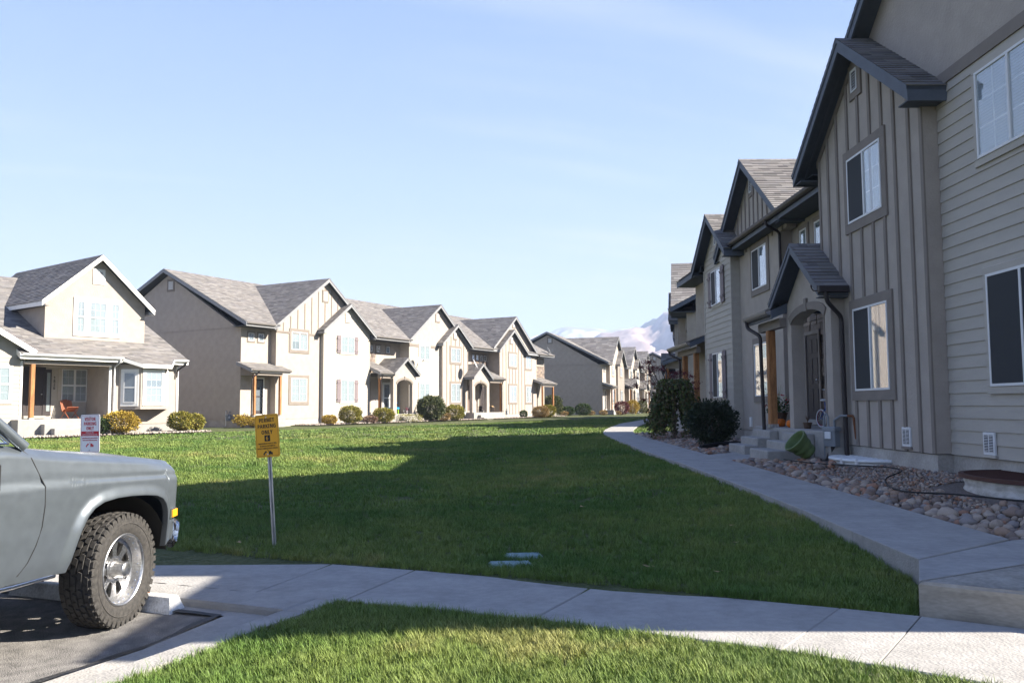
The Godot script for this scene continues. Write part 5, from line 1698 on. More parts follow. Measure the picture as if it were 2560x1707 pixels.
func truck_wheel(T: Node3D, x: float, sd: float, steer: float) -> void:
	var N := Node3D.new()
	N.name = numbered(T, "wheel")
	T.add_child(N)
	N.position = Vector3(x, 0.425, sd * 0.815)
	N.rotation.y = deg_to_rad(steer) + (0.0 if sd > 0 else PI)
	# local axis: +z is the outer face
	var ax := Transform3D(Basis(Vector3.RIGHT, PI / 2), Vector3.ZERO)
	var ty := MB.new()
	var prof := [Vector2(0.262, -0.10), Vector2(0.275, -0.11), Vector2(0.33, -0.122), Vector2(0.385, -0.116), Vector2(0.407, -0.10), Vector2(0.41, -0.05), Vector2(0.411, 0.0), Vector2(0.41, 0.06), Vector2(0.407, 0.13), Vector2(0.39, 0.146), Vector2(0.36, 0.153), Vector2(0.32, 0.154), Vector2(0.285, 0.146), Vector2(0.27, 0.138), Vector2(0.262, 0.125)]
	ty.lathe(prof, 64, ax)
	put(ty, "tyre", M.rubber, N)
	# tread blocks: five staggered rows and the shoulder lugs
	var tr := MB.new()
	rng.seed = 55
	for k in 42:
		for r in 5:
			var zc: float = [-0.076, -0.03, 0.016, 0.062, 0.108][r]
			var an := TAU * (k + (0.5 if r % 2 else 0.0)) / 42.0
			var wz := 0.0205
			var wa := 0.027
			var sk := 0.009 * (1 if (k + r) % 2 else -1)
			var B := Basis(Vector3(0, 0, 1), an)
			var xf := Transform3D(B, Vector3.ZERO)
			var rt := 0.4235 - 0.006 * pow(absf(zc - 0.016) / 0.092, 3)
			var lo := [Vector3(0.406, -wa - sk, zc - wz), Vector3(0.406, wa - sk, zc - wz), Vector3(0.406, wa + sk, zc + wz), Vector3(0.406, -wa + sk, zc + wz)]
			var hi := []
			for p in lo:
				hi.append(xf * Vector3(rt, p.y * 0.88, zc + (p.z - zc) * 0.88))
			for i in 4:
				lo[i] = xf * lo[i]
			tr.quad(hi[0], hi[1], hi[2], hi[3])
			for i in 4:
				tr.quad(lo[i], lo[(i + 1) % 4], hi[(i + 1) % 4], hi[i])
		for e in [1.0]:
			var an2 := TAU * (k + 0.25) / 42.0
			var xf2 := Transform3D(Basis(Vector3(0, 0, 1), an2), Vector3.ZERO)
			var ln := 0.034 if k % 2 else 0.05
			tr.obox(xf2, Vector3(0.405 - ln, -0.019, minf(e * 0.134, e * 0.1515)), Vector3(0.413, 0.019, maxf(e * 0.134, e * 0.1515)))
	stuff(put(tr, "tread", M.rubber, N))
	# raised ring of lettering-like ribs is worn away: only a bead ring is left
	var bead := MB.new()
	bead.lathe([Vector2(0.345, 0.1515), Vector2(0.343, 0.1575), Vector2(0.337, 0.1575), Vector2(0.335, 0.152)], 64, ax)
	put(bead, "sidewall_ring", M.rubber, N)
	# deep dished rim
	var rim := MB.new()
	rim.lathe([Vector2(0.262, 0.12), Vector2(0.268, 0.136), Vector2(0.262, 0.146), Vector2(0.25, 0.142), Vector2(0.243, 0.125), Vector2(0.236, 0.08), Vector2(0.228, 0.04), Vector2(0.222, 0.0), Vector2(0.218, -0.09)], 64, ax)
	put(rim, "rim", M.alloy, N)
	# spider with eight slots: spokes between inner and outer ring
	var sp := MB.new()
	for k in 8:
		var an := TAU * k / 8.0
		var pts := []
		for q in [[0.085, -0.30], [0.15, -0.17], [0.2, -0.20], [0.225, -0.26], [0.225, 0.26], [0.2, 0.20], [0.15, 0.17], [0.085, 0.30]]:
			pts.append(Vector2(cos(an + q[1]) * q[0], sin(an + q[1]) * q[0]))
		sp.prism(pts, 0.035, 0.06)
	sp.lathe([Vector2(0.234, 0.062), Vector2(0.205, 0.062), Vector2(0.2, 0.05), Vector2(0.2, 0.02), Vector2(0.225, 0.02)], 48, ax)
	sp.lathe([Vector2(0.1, 0.064), Vector2(0.06, 0.066), Vector2(0.058, -0.02), Vector2(0.1, -0.02)], 32, ax)
	put(sp, "spokes", M.alloy, N)
	vbox(N, "brake_disc", M.underbody, -0.14, 0.14, -0.14, 0.14, -0.08, -0.06)
	var hub := MB.new()
	hub.lathe([Vector2(0.0, 0.168), Vector2(0.035, 0.168), Vector2(0.037, 0.162), Vector2(0.05, 0.162), Vector2(0.056, 0.154), Vector2(0.06, 0.10), Vector2(0.066, 0.075), Vector2(0.068, 0.03)], 32, ax)
	put(hub, "hub", M.alloy, N)
	for k in 8:
		var a := TAU * (k + 0.5) / 8.0
		var nt := MB.new()
		nt.lathe([Vector2(0.0, 0.062), Vector2(0.008, 0.06), Vector2(0.012, 0.05), Vector2(0.012, 0.028)], 6, Transform3D(ax.basis, Vector3(cos(a) * 0.082, sin(a) * 0.082, 0.0)))
		put(nt, "wheel_nut", M.chrome, N)
	for k in 24:
		var a2 := TAU * k / 24.0
		var bt := MB.new()
		bt.lathe([Vector2(0.0, 0.008), Vector2(0.005, 0.006), Vector2(0.007, 0.0)], 6, Transform3D(ax.basis, Vector3(cos(a2) * 0.238, sin(a2) * 0.238, 0.103)))
		put(bt, "rim_bolt", M.chrome, N)

# ------------------------------------------------------------------ signs and kerbside things
func parking_sign(label: String, x: float, d: float, base_y: float, lean: float, turn: float, yellow: bool) -> void:
	var T := thing("parking_sign", label, "sign", W(x, d, base_y), turn, "parking signs")
	T.rotation.z = lean
	var H := -0.065 - base_y
	var pole := MB.new()
	# a U-channel post
	var sec := [Vector2(-0.026, 0.0), Vector2(-0.012, 0.004), Vector2(-0.008, 0.02), Vector2(0.008, 0.02), Vector2(0.012, 0.004), Vector2(0.026, 0.0), Vector2(0.026, -0.004), Vector2(0.01, 0.0), Vector2(0.006, 0.016), Vector2(-0.006, 0.016), Vector2(-0.01, 0.0), Vector2(-0.026, -0.004)]
	var rv := sec.duplicate()
	rv.reverse()
	pole.prism(rv, -0.25, H - 0.02, Transform3D(Basis(Vector3(1, 0, 0), Vector3(0, 0, -1), Vector3(0, 1, 0)), Vector3(0, 0, -0.02)))
	put(pole, "post", M.steel, T)
	var w := 0.305
	var h := 0.457
	var y1 := H
	var y0 := H - h
	var rr := func(ix: float, r: float) -> Array:
		var out := []
		for c in [[w / 2 - ix - r, y0 + ix + r, -PI / 2], [w / 2 - ix - r, y1 - ix - r, 0.0], [-w / 2 + ix + r, y1 - ix - r, PI / 2], [-w / 2 + ix + r, y0 + ix + r, PI]]:
			for k in 5:
				var a: float = c[2] + PI / 2 * k / 4.0
				out.append(Vector2(c[0] + cos(a) * r, c[1] + sin(a) * r))
		return out
	var pm := MB.new()
	pm.prism(rr.call(0.0, 0.022), 0.0, 0.003)
	var plate := put(pm, "sign_plate", M.sign_yellow if yellow else M.sign_white, T)
	var ink: Material = M.sign_black if yellow else M.sign_red
	var a := MB.new()
	var o1: Array = rr.call(0.011, 0.02)
	var o2: Array = rr.call(0.014, 0.018)
	for k in o1.size():
		var j := (k + 1) % o1.size()
		a.quad(Vector3(o1[k].x, o1[k].y, 0.0036), Vector3(o1[j].x, o1[j].y, 0.0036), Vector3(o2[j].x, o2[j].y, 0.0036), Vector3(o2[k].x, o2[k].y, 0.0036))
	put(a, "sign_border", ink, plate)
	var Z := 0.0045
	if yellow:
		letters(plate, "PERMIT", 0.044, ink, Vector3(0, y1 - 0.062, Z), 0, "lettering", 0.92)
		letters(plate, "PARKING", 0.044, ink, Vector3(0, y1 - 0.126, Z), 0, "lettering", 0.92)
		letters(plate, "ONLY", 0.044, ink, Vector3(0, y1 - 0.19, Z), 0, "lettering", 0.92)
		vbox(plate, "number_box", ink, -0.036, 0.036, y1 - 0.288, y1 - 0.222, 0.003, 0.0042)
		letters(plate, "6", 0.04, M.sign_yellow, Vector3(0, y1 - 0.255, 0.0056), 0, "lettering")
		var yy := y1 - 0.311
		for s in ["UNAUTHORIZED VEHICLES WILL", "BE BOOTED OR TOWED AT", "VEHICLE OWNERS RISK & EXPENSE"]:
			letters(plate, s, 0.0155, ink, Vector3(0, yy, Z), 0, "lettering", 0.80, false)
			yy -= 0.0265
		tow_mark(plate, ink, y0 + 0.045)
	else:
		letters(plate, "VISITOR", 0.042, ink, Vector3(0, y1 - 0.055, Z), 0, "lettering", 0.80)
		letters(plate, "PARKING", 0.042, ink, Vector3(0, y1 - 0.11, Z), 0, "lettering", 0.80)
		letters(plate, "ONLY", 0.042, ink, Vector3(0, y1 - 0.165, Z), 0, "lettering", 0.80)
		vbox(plate, "red_band", ink, -w / 2 + 0.012, w / 2 - 0.012, y1 - 0.256, y1 - 0.2, 0.003, 0.0042)
		var y := y1 - 0.216
		for s in ["RESERVED AT ALL TIMES", "DO NOT PARK HERE WITHOUT LOCAL PERMIT"]:
			letters(plate, s, 0.012, M.sign_white, Vector3(0, y, 0.0056), 0, "lettering", 0.72, false)
			y -= 0.024
		y = y1 - 0.282
		for s in ["UNAUTHORIZED VEHICLES MAY BE BOOTED OR", "TOWED AT VEHICLE OWNERS RISK & EXPENSE"]:
			letters(plate, s, 0.012, ink, Vector3(0, y, Z), 0, "lettering", 0.70, false)
			y -= 0.026
		tow_mark(plate, ink, y0 + 0.09)
	for yy2 in [y1 - 0.03, y0 + 0.03]:
		var bt := MB.new()
		bt.lathe([Vector2(0.0, 0.008), Vector2(0.007, 0.006), Vector2(0.009, 0.0)], 8, Transform3D(Basis(Vector3.RIGHT, PI / 2), Vector3(-0.005, yy2, 0.003)))
		put(bt, "bolt", M.steel, plate)

# the little tow truck lifting a car
func tow_mark(plate: Node, ink: Material, y: float) -> void:
	var mb := MB.new()
	mb.prism([Vector2(0.01, -0.012), Vector2(0.06, -0.012), Vector2(0.06, 0.004), Vector2(0.045, 0.008), Vector2(0.038, 0.02), Vector2(0.018, 0.02), Vector2(0.01, 0.004)], 0.003, 0.0045, Transform3D(Basis.IDENTITY, Vector3(0, y, 0)))
	mb.prism([Vector2(-0.005, 0.036), Vector2(0.014, 0.002), Vector2(0.018, 0.004), Vector2(-0.001, 0.038)], 0.003, 0.0044, Transform3D(Basis.IDENTITY, Vector3(0, y, 0)))
	mb.prism([Vector2(-0.062, -0.012), Vector2(-0.056, -0.018), Vector2(-0.012, 0.012), Vector2(-0.022, 0.02), Vector2(-0.03, 0.022), Vector2(-0.05, 0.005)], 0.003, 0.0045, Transform3D(Basis.IDENTITY, Vector3(0, y, 0)))
	for c in [[0.022, -0.014], [0.05, -0.014], [-0.05, -0.014]]:
		mb.lathe([Vector2(0.0, 0.0046), Vector2(0.0085, 0.0046), Vector2(0.0085, 0.003)], 10, Transform3D(Basis(Vector3.RIGHT, PI / 2), Vector3(c[0], y + c[1], 0)))
	put(mb, "tow_pictogram", ink, plate)

func kerbside() -> void:
	truck()
	parking_sign("yellow PERMIT PARKING ONLY sign on a leaning steel post", -2.55, 9.2, -1.46, 0.085, deg_to_rad(-21), true)
	parking_sign("white VISITOR PARKING ONLY sign with red lettering behind the truck hood", -5.06, 10.3, -1.44, 0.02, deg_to_rad(-21), false)
	# concrete wheel stop
	var p := kerb_point(-1.84, -0.115)
	var ws := thing("wheel_stop", "chipped white concrete wheel stop in front of truck tyre", "wheel stop", W(p.x, p.y, -1.588), -atan2(0.396, 0.918))
	var mb := MB.new()
	var L := 0.91
	var rows := []
	for e in [-1.0, 1.0]:
		pass
	var sec := [Vector2(-0.085, 0.0), Vector2(-0.08, 0.03), Vector2(-0.045, 0.125), Vector2(-0.03, 0.135), Vector2(0.03, 0.135), Vector2(0.045, 0.125), Vector2(0.08, 0.03), Vector2(0.085, 0.0)]
	for q in [[-L, 1.0, 0.0], [-L + 0.045, 1.0, 1.0], [L - 0.045, 1.0, 1.0], [L, 1.0, 0.0]]:
		var row := []
		for s in sec:
			var dz: float = s.x
			var dy: float = s.y
			var px: float = q[0]
			if q[2] == 0.0:
				px = q[0] + (dy * 0.33 if q[0] < 0 else -dy * 0.33)
			row.append(Vector3(px, dy, dz))
		rows.append(row)
	for k in 3:
		for j in 7:
			mb.quad(rows[k][j], rows[k][j + 1], rows[k + 1][j + 1], rows[k + 1][j])
	for e in [0, 3]:
		for j in range(1, 7):
			mb.tri(rows[e][0], rows[e][j], rows[e][j + 1])
	put(mb, "stop_block", M.white_paint, ws)
	for px in [-0.6, 0.6]:
		var pin := MB.new()
		pin.lathe([Vector2(0.0, 0.142), Vector2(0.012, 0.14), Vector2(0.014, 0.13)], 10, Transform3D(Basis.IDENTITY, Vector3(px, 0, 0)))
		put(pin, "anchor_pin", M.rust, ws)
	# valve box lids let into the grass
	for q in [[-0.03, 8.14, 0.38, 0.13, "plain blue green valve box lid in the grass, nearer of two"], [0.1, 8.50, 0.34, 0.15, "scuffed blue green valve box lid in the grass, farther of two"]]:
		var t := thing("valve_box", q[4], "valve box", W(q[0], q[1], lawn_y(q[0], q[1]) - 0.018), deg_to_rad(6), "valve boxes")
		var lm := MB.new()
		lm.cham(-q[2] / 2, -0.06, -q[3] / 2 - 0.03, q[2] / 2, 0.012, q[3] / 2 + 0.03, 0.012)
		put(lm, "lid", M.lid_green, t)
		var rm := MB.new()
		rm.box(-q[2] / 2 - 0.012, -0.07, -q[3] / 2 - 0.042, q[2] / 2 + 0.012, -0.004, q[3] / 2 + 0.042)
		put(rm, "rim", M.lid_green, t)

# ------------------------------------------------------------------ things on and around the porches
func wheel_ring(mb: MB, c: Vector3, axis: Vector3, R: float, r: float) -> void:
	var a := axis.normalized()
	var u := a.cross(Vector3.UP).normalized()
	var v := u.cross(a).normalized()
	var rows := []
	for k in 28:
		var t := TAU * k / 28.0
		var rd := u * cos(t) + v * sin(t)
		var row := []
		for j in 8:
			var q := TAU * j / 8.0
			row.append(c + rd * (R + cos(q) * r) + a * sin(q) * r)
		rows.append(row)
	mb.grid(rows, true, true)

func spokes(mb: MB, c: Vector3, axis: Vector3, R: float, n: int) -> void:
	var a := axis.normalized()
	var u := a.cross(Vector3.UP).normalized()
	var v := u.cross(a).normalized()
	for k in n:
		var t := TAU * k / n
		mb.tube([c + a * 0.012 * (1 if k % 2 else -1), c + (u * cos(t) + v * sin(t)) * R], 0.0022, 4)

# a small bicycle, rear wheel at the origin, pointing along +x
func bicycle(called: String, label: String, at: Vector3, basis: Basis, R: float, frame: Material, tyre: Material, rimm: Material, steer := 0.0, trike := false, group := "") -> Node3D:
	var T := thing(called, label, "tricycle" if trike else "bicycle", at, 0.0, group)
	T.basis = basis
	var base := R * 2.9
	var F := Vector3(base, R if not trike else R * 1.25, 0)
	var Rf := R if not trike else R * 1.25
	var fa := Vector3(sin(steer), 0, cos(steer))
	var rear := [Vector3(0, R, 0)] if not trike else [Vector3(0, R, -R * 1.1), Vector3(0, R, R * 1.1)]
	for c in rear + [F]:
		var ax := Vector3(0, 0, 1) if c != F else fa
		var rr := R if c != F else Rf
		var w := MB.new()
		wheel_ring(w, c, ax, rr - 0.018, 0.018)
		var wn := put(w, "tyre", tyre, T)
		var rm := MB.new()
		wheel_ring(rm, c, ax, rr - 0.04, 0.008)
		put(rm, "rim", rimm, wn)
		var sp := MB.new()
		spokes(sp, c, ax, rr - 0.04, 14)
		put(sp, "spokes", M.steel, wn)
	var fm := MB.new()
	var bb := Vector3(R * 1.15, R * 0.85, 0)
	var seat := Vector3(R * 0.75, R * 2.75, 0)
	var head := Vector3(base - R * 0.55, R * 2.6, 0)
	var headt := Vector3(base - R * 0.68, R * 3.2, 0)
	fm.tube([bb, seat], 0.014, 8)
	fm.tube([bb, head], 0.016, 8)
	fm.tube([seat.lerp(bb, 0.35), head.lerp(headt, 0.3)], 0.015, 8)
	if not trike:
		for z in [-0.03, 0.03]:
			fm.tube([Vector3(0, R, z), bb], 0.009, 6)
			fm.tube([Vector3(0, R, z), seat.lerp(bb, 0.3)], 0.009, 6)
	else:
		fm.tube([Vector3(0, R, -R * 1.1), Vector3(0, R, R * 1.1)], 0.014, 8)
		fm.tube([Vector3(0, R, 0), bb], 0.016, 8)
	put(fm, "frame", frame, T)
	var fk := MB.new()
	var sx := Vector3(cos(steer), 0, -sin(steer))
	for z in [-1.0, 1.0]:
		fk.tube([F + fa * 0.035 * z, head + fa * 0.03 * z - Vector3(0, 0.02, 0)], 0.009, 6)
	fk.tube([head, headt], 0.015, 8)
	put(fk, "fork", frame, T)
	var hb := MB.new()
	var hw := R * 1.2
	hb.tube([headt, headt + Vector3(0, R * 0.35, 0)], 0.011, 6)
	var ht := headt + Vector3(0, R * 0.35, 0)
	hb.tube([ht - fa * hw + Vector3(0, R * 0.55, 0) - sx * 0.06, ht - fa * hw * 0.35, ht, ht + fa * hw * 0.35, ht + fa * hw + Vector3(0, R * 0.55, 0) - sx * 0.06], 0.009, 6)
	var hn := put(hb, "handlebar", M.chrome, T)
	var gp := MB.new()
	for s in [-1.0, 1.0]:
		var e: Vector3 = ht + fa * hw * s + Vector3(0, R * 0.55, 0) - sx * 0.06
		gp.tube([e, e + fa * s * 0.02 - sx * 0.09], 0.014, 6)
	put(gp, "grip", tyre if tyre != M.rubber else M.black_plastic, hn)
	var st := MB.new()
	st.lathe([Vector2(0.0, 0.05), Vector2(0.06, 0.045), Vector2(0.085, 0.02), Vector2(0.06, 0.0), Vector2(0.0, 0.0)], 14, Transform3D(Basis.IDENTITY.scaled(Vector3(1.5, 1, 0.8)), seat + Vector3(-0.02, R * 0.1, 0)))
	put(st, "saddle", M.tyre_white if rimm == M.bike_maroon else frame, T)
	var cg := MB.new()
	cg.tube([bb + Vector3(-0.05, -0.06, 0.07), bb + Vector3(0, 0, 0.04), bb + Vector3(0, 0, -0.04), bb + Vector3(0.05, 0.06, -0.07)], 0.008, 6)
	put(cg, "crank", M.steel, T)
	return T

func pumpkin(label: String, at: Vector3, r: float) -> void:
	var T := thing("pumpkin", label, "pumpkin", at, 0.4, "porch pumpkins")
	var mb := MB.new()
	mb.lathe([Vector2(0.0, 0.0), Vector2(r * 0.55, r * 0.03), Vector2(r * 0.88, r * 0.38), Vector2(r, r * 0.85), Vector2(r * 0.88, r * 1.3), Vector2(r * 0.5, r * 1.58), Vector2(r * 0.12, r * 1.52), Vector2(0.0, r * 1.5)], 48, Transform3D.IDENTITY, Color.WHITE, 12, 0.09)
	put(mb, "flesh", M.pumpkin, T)
	var st := MB.new()
	st.tube([Vector3(0, r * 1.48, 0), Vector3(r * 0.05, r * 1.75, 0), Vector3(r * 0.2, r * 1.9, 0)], r * 0.12, 6, Color.WHITE, r * 0.08)
	put(st, "stem", M.bark, T)

func leaf_quad(mb: MB, p: Vector3, dir: Vector3, side: Vector3, l: float, w: float, col: Color) -> void:
	var up := dir.cross(side).normalized()
	var tip := p + dir * l
	var mid := p + dir * l * 0.45
	var a := mid + side * w * 0.5 + up * w * 0.12
	var b := mid - side * w * 0.5 + up * w * 0.12
	mb.tri(p, a, tip, col)
	mb.tri(p, tip, b, col)

func rnd_dir() -> Vector3:
	var z := rng.randf_range(-1, 1)
	var a := rng.randf() * TAU
	var r := sqrt(1 - z * z)
	return Vector3(r * cos(a), z, r * sin(a))

func pot_plant(label: String, at: Vector3, r: float, h: float, m: Material, spikes: int, slen: float, leafy: int, cols: Array, flowers: Array) -> void:
	var T := thing("potted_plant", label, "plant", at, 0.0, "porch plants")
	var mb := MB.new()
	mb.lathe([Vector2(0.0, 0.0), Vector2(r * 0.72, 0.0), Vector2(r * 0.95, h * 0.85), Vector2(r * 1.05, h * 0.87), Vector2(r * 1.05, h), Vector2(r * 0.92, h), Vector2(r * 0.88, h * 0.9), Vector2(0.0, h * 0.88)], 20)
	put(mb, "pot", m, T)
	var f := MB.new()
	for k in spikes:
		var a := rng.randf() * TAU
		var out := rng.randf_range(0.15, 0.9)
		var p := Vector3(0, h * 0.88, 0)
		var prev := p
		for s in 4:
			var t := (s + 1) / 4.0
			var q := Vector3(cos(a) * out * slen * t * t, h * 0.88 + slen * (t - 0.45 * out * t * t), sin(a) * out * slen * t * t)
			var sd := Vector3(-sin(a), 0, cos(a)) * 0.011 * (1.0 - t * 0.8)
			f.quad(prev - sd, prev + sd, q + sd * 0.7, q - sd * 0.7, cols[0])
			prev = q
	for k in leafy:
		var d := rnd_dir()
		d.y = absf(d.y)
		var p := Vector3(0, h, 0) + d * rng.randf_range(0.3, 1.0) * Vector3(r * 1.7, r * 1.8, r * 1.7)
		var dd := rnd_dir()
		leaf_quad(f, p, dd, dd.cross(rnd_dir()).normalized(), 0.05, 0.035, cols[1] * rng.randf_range(0.6, 1.3))
	put(f, "foliage", M.leaf, T, true)
	if flowers.size() > 0:
		var fl := MB.new()
		for k in 26:
			var d := rnd_dir()
			d.y = absf(d.y)
			var p := Vector3(0, h, 0) + d * Vector3(r * 1.8, r * 2.1, r * 1.8)
			for q in 6:
				var dd := rnd_dir()
				leaf_quad(fl, p, dd, dd.cross(rnd_dir()).normalized(), 0.035, 0.03, flowers[k % flowers.size()])
		put(fl, "flowers", M.leaf, T, true)

func gas_meter(label: String, at: Vector3, turn: float, group: String, small := false) -> void:
	var T := thing("gas_meter", label, "gas meter", at, turn, group)
	var b := MB.new()
	b.cham(-0.13, 0.26, -0.09, 0.13, 0.56, 0.09, 0.03)
	b.cham(-0.15, 0.54, -0.1, 0.15, 0.62, 0.1, 0.02)
	put(b, "meter_case", M.meter_grey, T)
	var dl := MB.new()
	dl.cham(-0.07, 0.40, 0.09, 0.07, 0.53, 0.12, 0.01)
	put(dl, "dial", M.well_white, T)
	var pp := MB.new()
	pp.tube([Vector3(0.07, 0.6, 0), Vector3(0.07, 0.74, 0), Vector3(0.2, 0.82, -0.02), Vector3(0.32, 0.82, -0.06)], 0.022, 8)
	pp.tube([Vector3(-0.07, 0.6, 0), Vector3(-0.07, 0.8, 0), Vector3(-0.12, 0.86, 0), Vector3(-0.17, 0.8, 0), Vector3(-0.17, 0.45, 0), Vector3(-0.17, -0.1, 0)], 0.02, 8)
	put(pp, "pipe", M.meter_grey, T)
	if small:
		return
	var rp := MB.new()
	rp.tube([Vector3(0.3, 0.82, -0.06), Vector3(0.42, 0.82, -0.08), Vector3(0.44, 0.78, -0.08), Vector3(0.46, 0.42, -0.1), Vector3(0.5, 0.36, -0.12), Vector3(0.62, 0.36, -0.25)], 0.022, 8)
	put(rp, "pipe", M.rust, T)
	var lg := MB.new()
	lg.tube([Vector3(0.02, 0.3, 0.0), Vector3(-0.02, 0.15, 0.02), Vector3(-0.1, -0.1, 0.05)], 0.05, 8)
	put(lg, "riser", M.downspout, T)

func window_wells() -> void:
	# white barred cover over a corrugated well
	var T := thing("window_well", "white barred window well cover beside the gas meter", "window well", W(6.31, 15.0, -1.1), 0.0, "window wells")
	var hw := 0.85
	var dp := 0.68
	var rim := []
	for k in 21:
		var t := k / 20.0
		var a := lerpf(0, PI, t)
		rim.append(Vector3(-pow(sin(a), 0.7) * dp, 0.15, cos(a) * hw))
	var rb := MB.new()
	rb.tube(rim, 0.03, 8)
	put(rb, "rim", M.well_white, T)
	var wl := MB.new()
	var rows := []
	for k in rim.size():
		var row := []
		for j in 9:
			var bulge := 1.0 + 0.02 * (1 if j % 2 else -1)
			row.append(Vector3(rim[k].x * bulge * 0.96, 0.14 - j * 0.045, rim[k].z * bulge * 0.96))
		rows.append(row)
	wl.grid(rows)
	put(wl, "well_wall", M.well_white, T)
	for k in 8:
		var z := lerpf(-0.7, 0.7, k / 7.0)
		var reach := pow(sin(acos(clampf(z / hw, -1, 1))), 0.7) * dp
		var br := MB.new()
		br.cham(-reach, 0.15, z - 0.05, 0.0, 0.178, z + 0.05, 0.012)
		put(br, "bar", M.well_white, T)
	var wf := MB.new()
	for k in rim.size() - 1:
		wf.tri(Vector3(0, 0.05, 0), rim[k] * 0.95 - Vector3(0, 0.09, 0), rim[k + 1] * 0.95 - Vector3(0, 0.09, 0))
	put(wf, "well_shade", M.hollow_shade, T)  # shallow near-black disc, painted shade in place of the deep well
	var cl := MB.new()
	for k in [5, 8]:
		cl.cham(rim[k].x - 0.04, 0.09, rim[k].z - 0.03, rim[k].x + 0.02, 0.185, rim[k].z + 0.03, 0.01)
	put(cl, "clip", M.vinyl, T)
	# brown grate over a galvanised well by the nearest bay
	var G := thing("window_well", "brown metal grate over corrugated window well at the right edge", "window well", W(6.545, 10.35, -1.12), 0.0, "window wells")
	hw = 1.05
	dp = 0.95
	rim = []
	for k in 25:
		var a2 := lerpf(0, PI, k / 24.0)
		rim.append(Vector3(-pow(sin(a2), 0.62) * dp, 0.2, cos(a2) * hw))
	var gm := MB.new()
	rows = []
	for k in rim.size():
		var row := []
		for j in 13:
			var bulge := 1.0 + 0.013 * sin(j * 1.9)
			row.append(Vector3(rim[k].x * bulge * 0.97, 0.19 - j * 0.035, rim[k].z * bulge * 0.97))
		rows.append(row)
	gm.grid(rows)
	put(gm, "well_wall", M.galvanised, G)
	var fr := MB.new()
	for k in rim.size() - 1:
		var p: Vector3 = rim[k]
		var q: Vector3 = rim[k + 1]
		var o := Vector3(0, 0.045, 0)
		fr.quad(p * Vector3(1.03, 1, 1.03), q * Vector3(1.03, 1, 1.03), q * Vector3(1.03, 1, 1.03) + o, p * Vector3(1.03, 1, 1.03) + o)
		fr.quad(p * Vector3(1.03, 1, 1.03) + o, q * Vector3(1.03, 1, 1.03) + o, q * Vector3(0.97, 1, 0.97) + o, p * Vector3(0.97, 1, 0.97) + o)
	put(fr, "frame", M.grate_brown, G)
	for k in 34:
		var z2 := lerpf(-0.98, 0.98, k / 33.0)
		var r2 := pow(sin(acos(clampf(z2 / hw, -1, 1))), 0.62) * dp
		var sb := MB.new()
		sb.box(-r2, 0.205, z2 - 0.006, 0.0, 0.24, z2 + 0.006)
		put(sb, "grate_bar", M.grate_brown, G)
	for k in 3:
		var xx := -0.2 - k * 0.25
		var cb := MB.new()
		cb.box(xx - 0.005, 0.21, -0.8, xx + 0.005, 0.232, 0.8)
		put(cb, "cross_bar", M.grate_brown, G)
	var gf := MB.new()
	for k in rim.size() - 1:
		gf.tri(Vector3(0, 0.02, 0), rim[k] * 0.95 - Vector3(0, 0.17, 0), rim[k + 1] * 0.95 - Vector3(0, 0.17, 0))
	put(gf, "well_shade", M.hollow_shade, G)  # dark disc below the bars paints the shade of the unlit depth
	vbox(G, "wall_flange", M.grate_brown, -0.02, 0.0, 0.2, 0.32, -1.08, 0.95)

func folding_chair(label: String, at: Vector3, turn: float) -> void:
	var T := thing("folding_chair", label, "chair", at, turn, "")
	for k in 9:
		var z := lerpf(-0.24, 0.24, k / 8.0)
		var zt := z * 1.0
		var s := MB.new()
		s.obox(Transform3D(Basis(Vector3.BACK, 0.42), Vector3(-0.28, 0.30, zt)), Vector3(-0.012, 0.0, -0.018), Vector3(0.012, 0.62 - 0.06 * absf(z) * 4, 0.018))
		put(s, "slat", M.chair_wood, T)
		var s2 := MB.new()
		s2.obox(Transform3D(Basis(Vector3.BACK, -1.15), Vector3(-0.28, 0.31, zt + 0.009)), Vector3(-0.012, 0.0, -0.016), Vector3(0.012, 0.52, 0.016))
		put(s2, "slat", M.chair_wood, T)
	for z in [-0.25, 0.25]:
		var l := MB.new()
		l.tube([Vector3(-0.42, 0.0, z), Vector3(0.15, 0.46, z)], 0.016, 6)
		l.tube([Vector3(0.26, 0.0, z * 0.9), Vector3(-0.24, 0.4, z * 0.9)], 0.016, 6)
		put(l, "leg", M.chair_wood, T)

func satellite_dish(label: String, at: Vector3, turn: float, foot: Vector3, tilt := 0.45) -> void:
	var T := thing("satellite_dish", label, "satellite dish", at, turn, "satellite dishes")
	var B := Basis(Vector3.RIGHT, PI / 2 - tilt)
	var d := MB.new()
	var prof := []
	for k in 9:
		var r := 0.36 * k / 8.0
		prof.append(Vector2(r, r * r * 0.55))
	prof.append(Vector2(0.37, 0.36 * 0.36 * 0.55 - 0.01))
	d.lathe(prof, 32, Transform3D(B.scaled_local(Vector3(0.88, 1, 1)), Vector3.ZERO))
	put(d, "dish", M.dish_grey, T)
	var a := MB.new()
	var lnb := B * Vector3(0, 0.42, 0.1)
	a.tube([B * Vector3(0, -0.02, 0.34), lnb], 0.012, 6)
	a.tube([B * Vector3(0, -0.02, 0), B * Vector3(0, -0.1, 0.1), foot], 0.024, 8)
	put(a, "arm", M.meter_grey, T)
	var l := MB.new()
	l.tube([lnb + B * Vector3(0, 0.05, 0), lnb - B * Vector3(0, 0.06, 0)], 0.04, 8)
	put(l, "receiver", M.meter_grey, T)

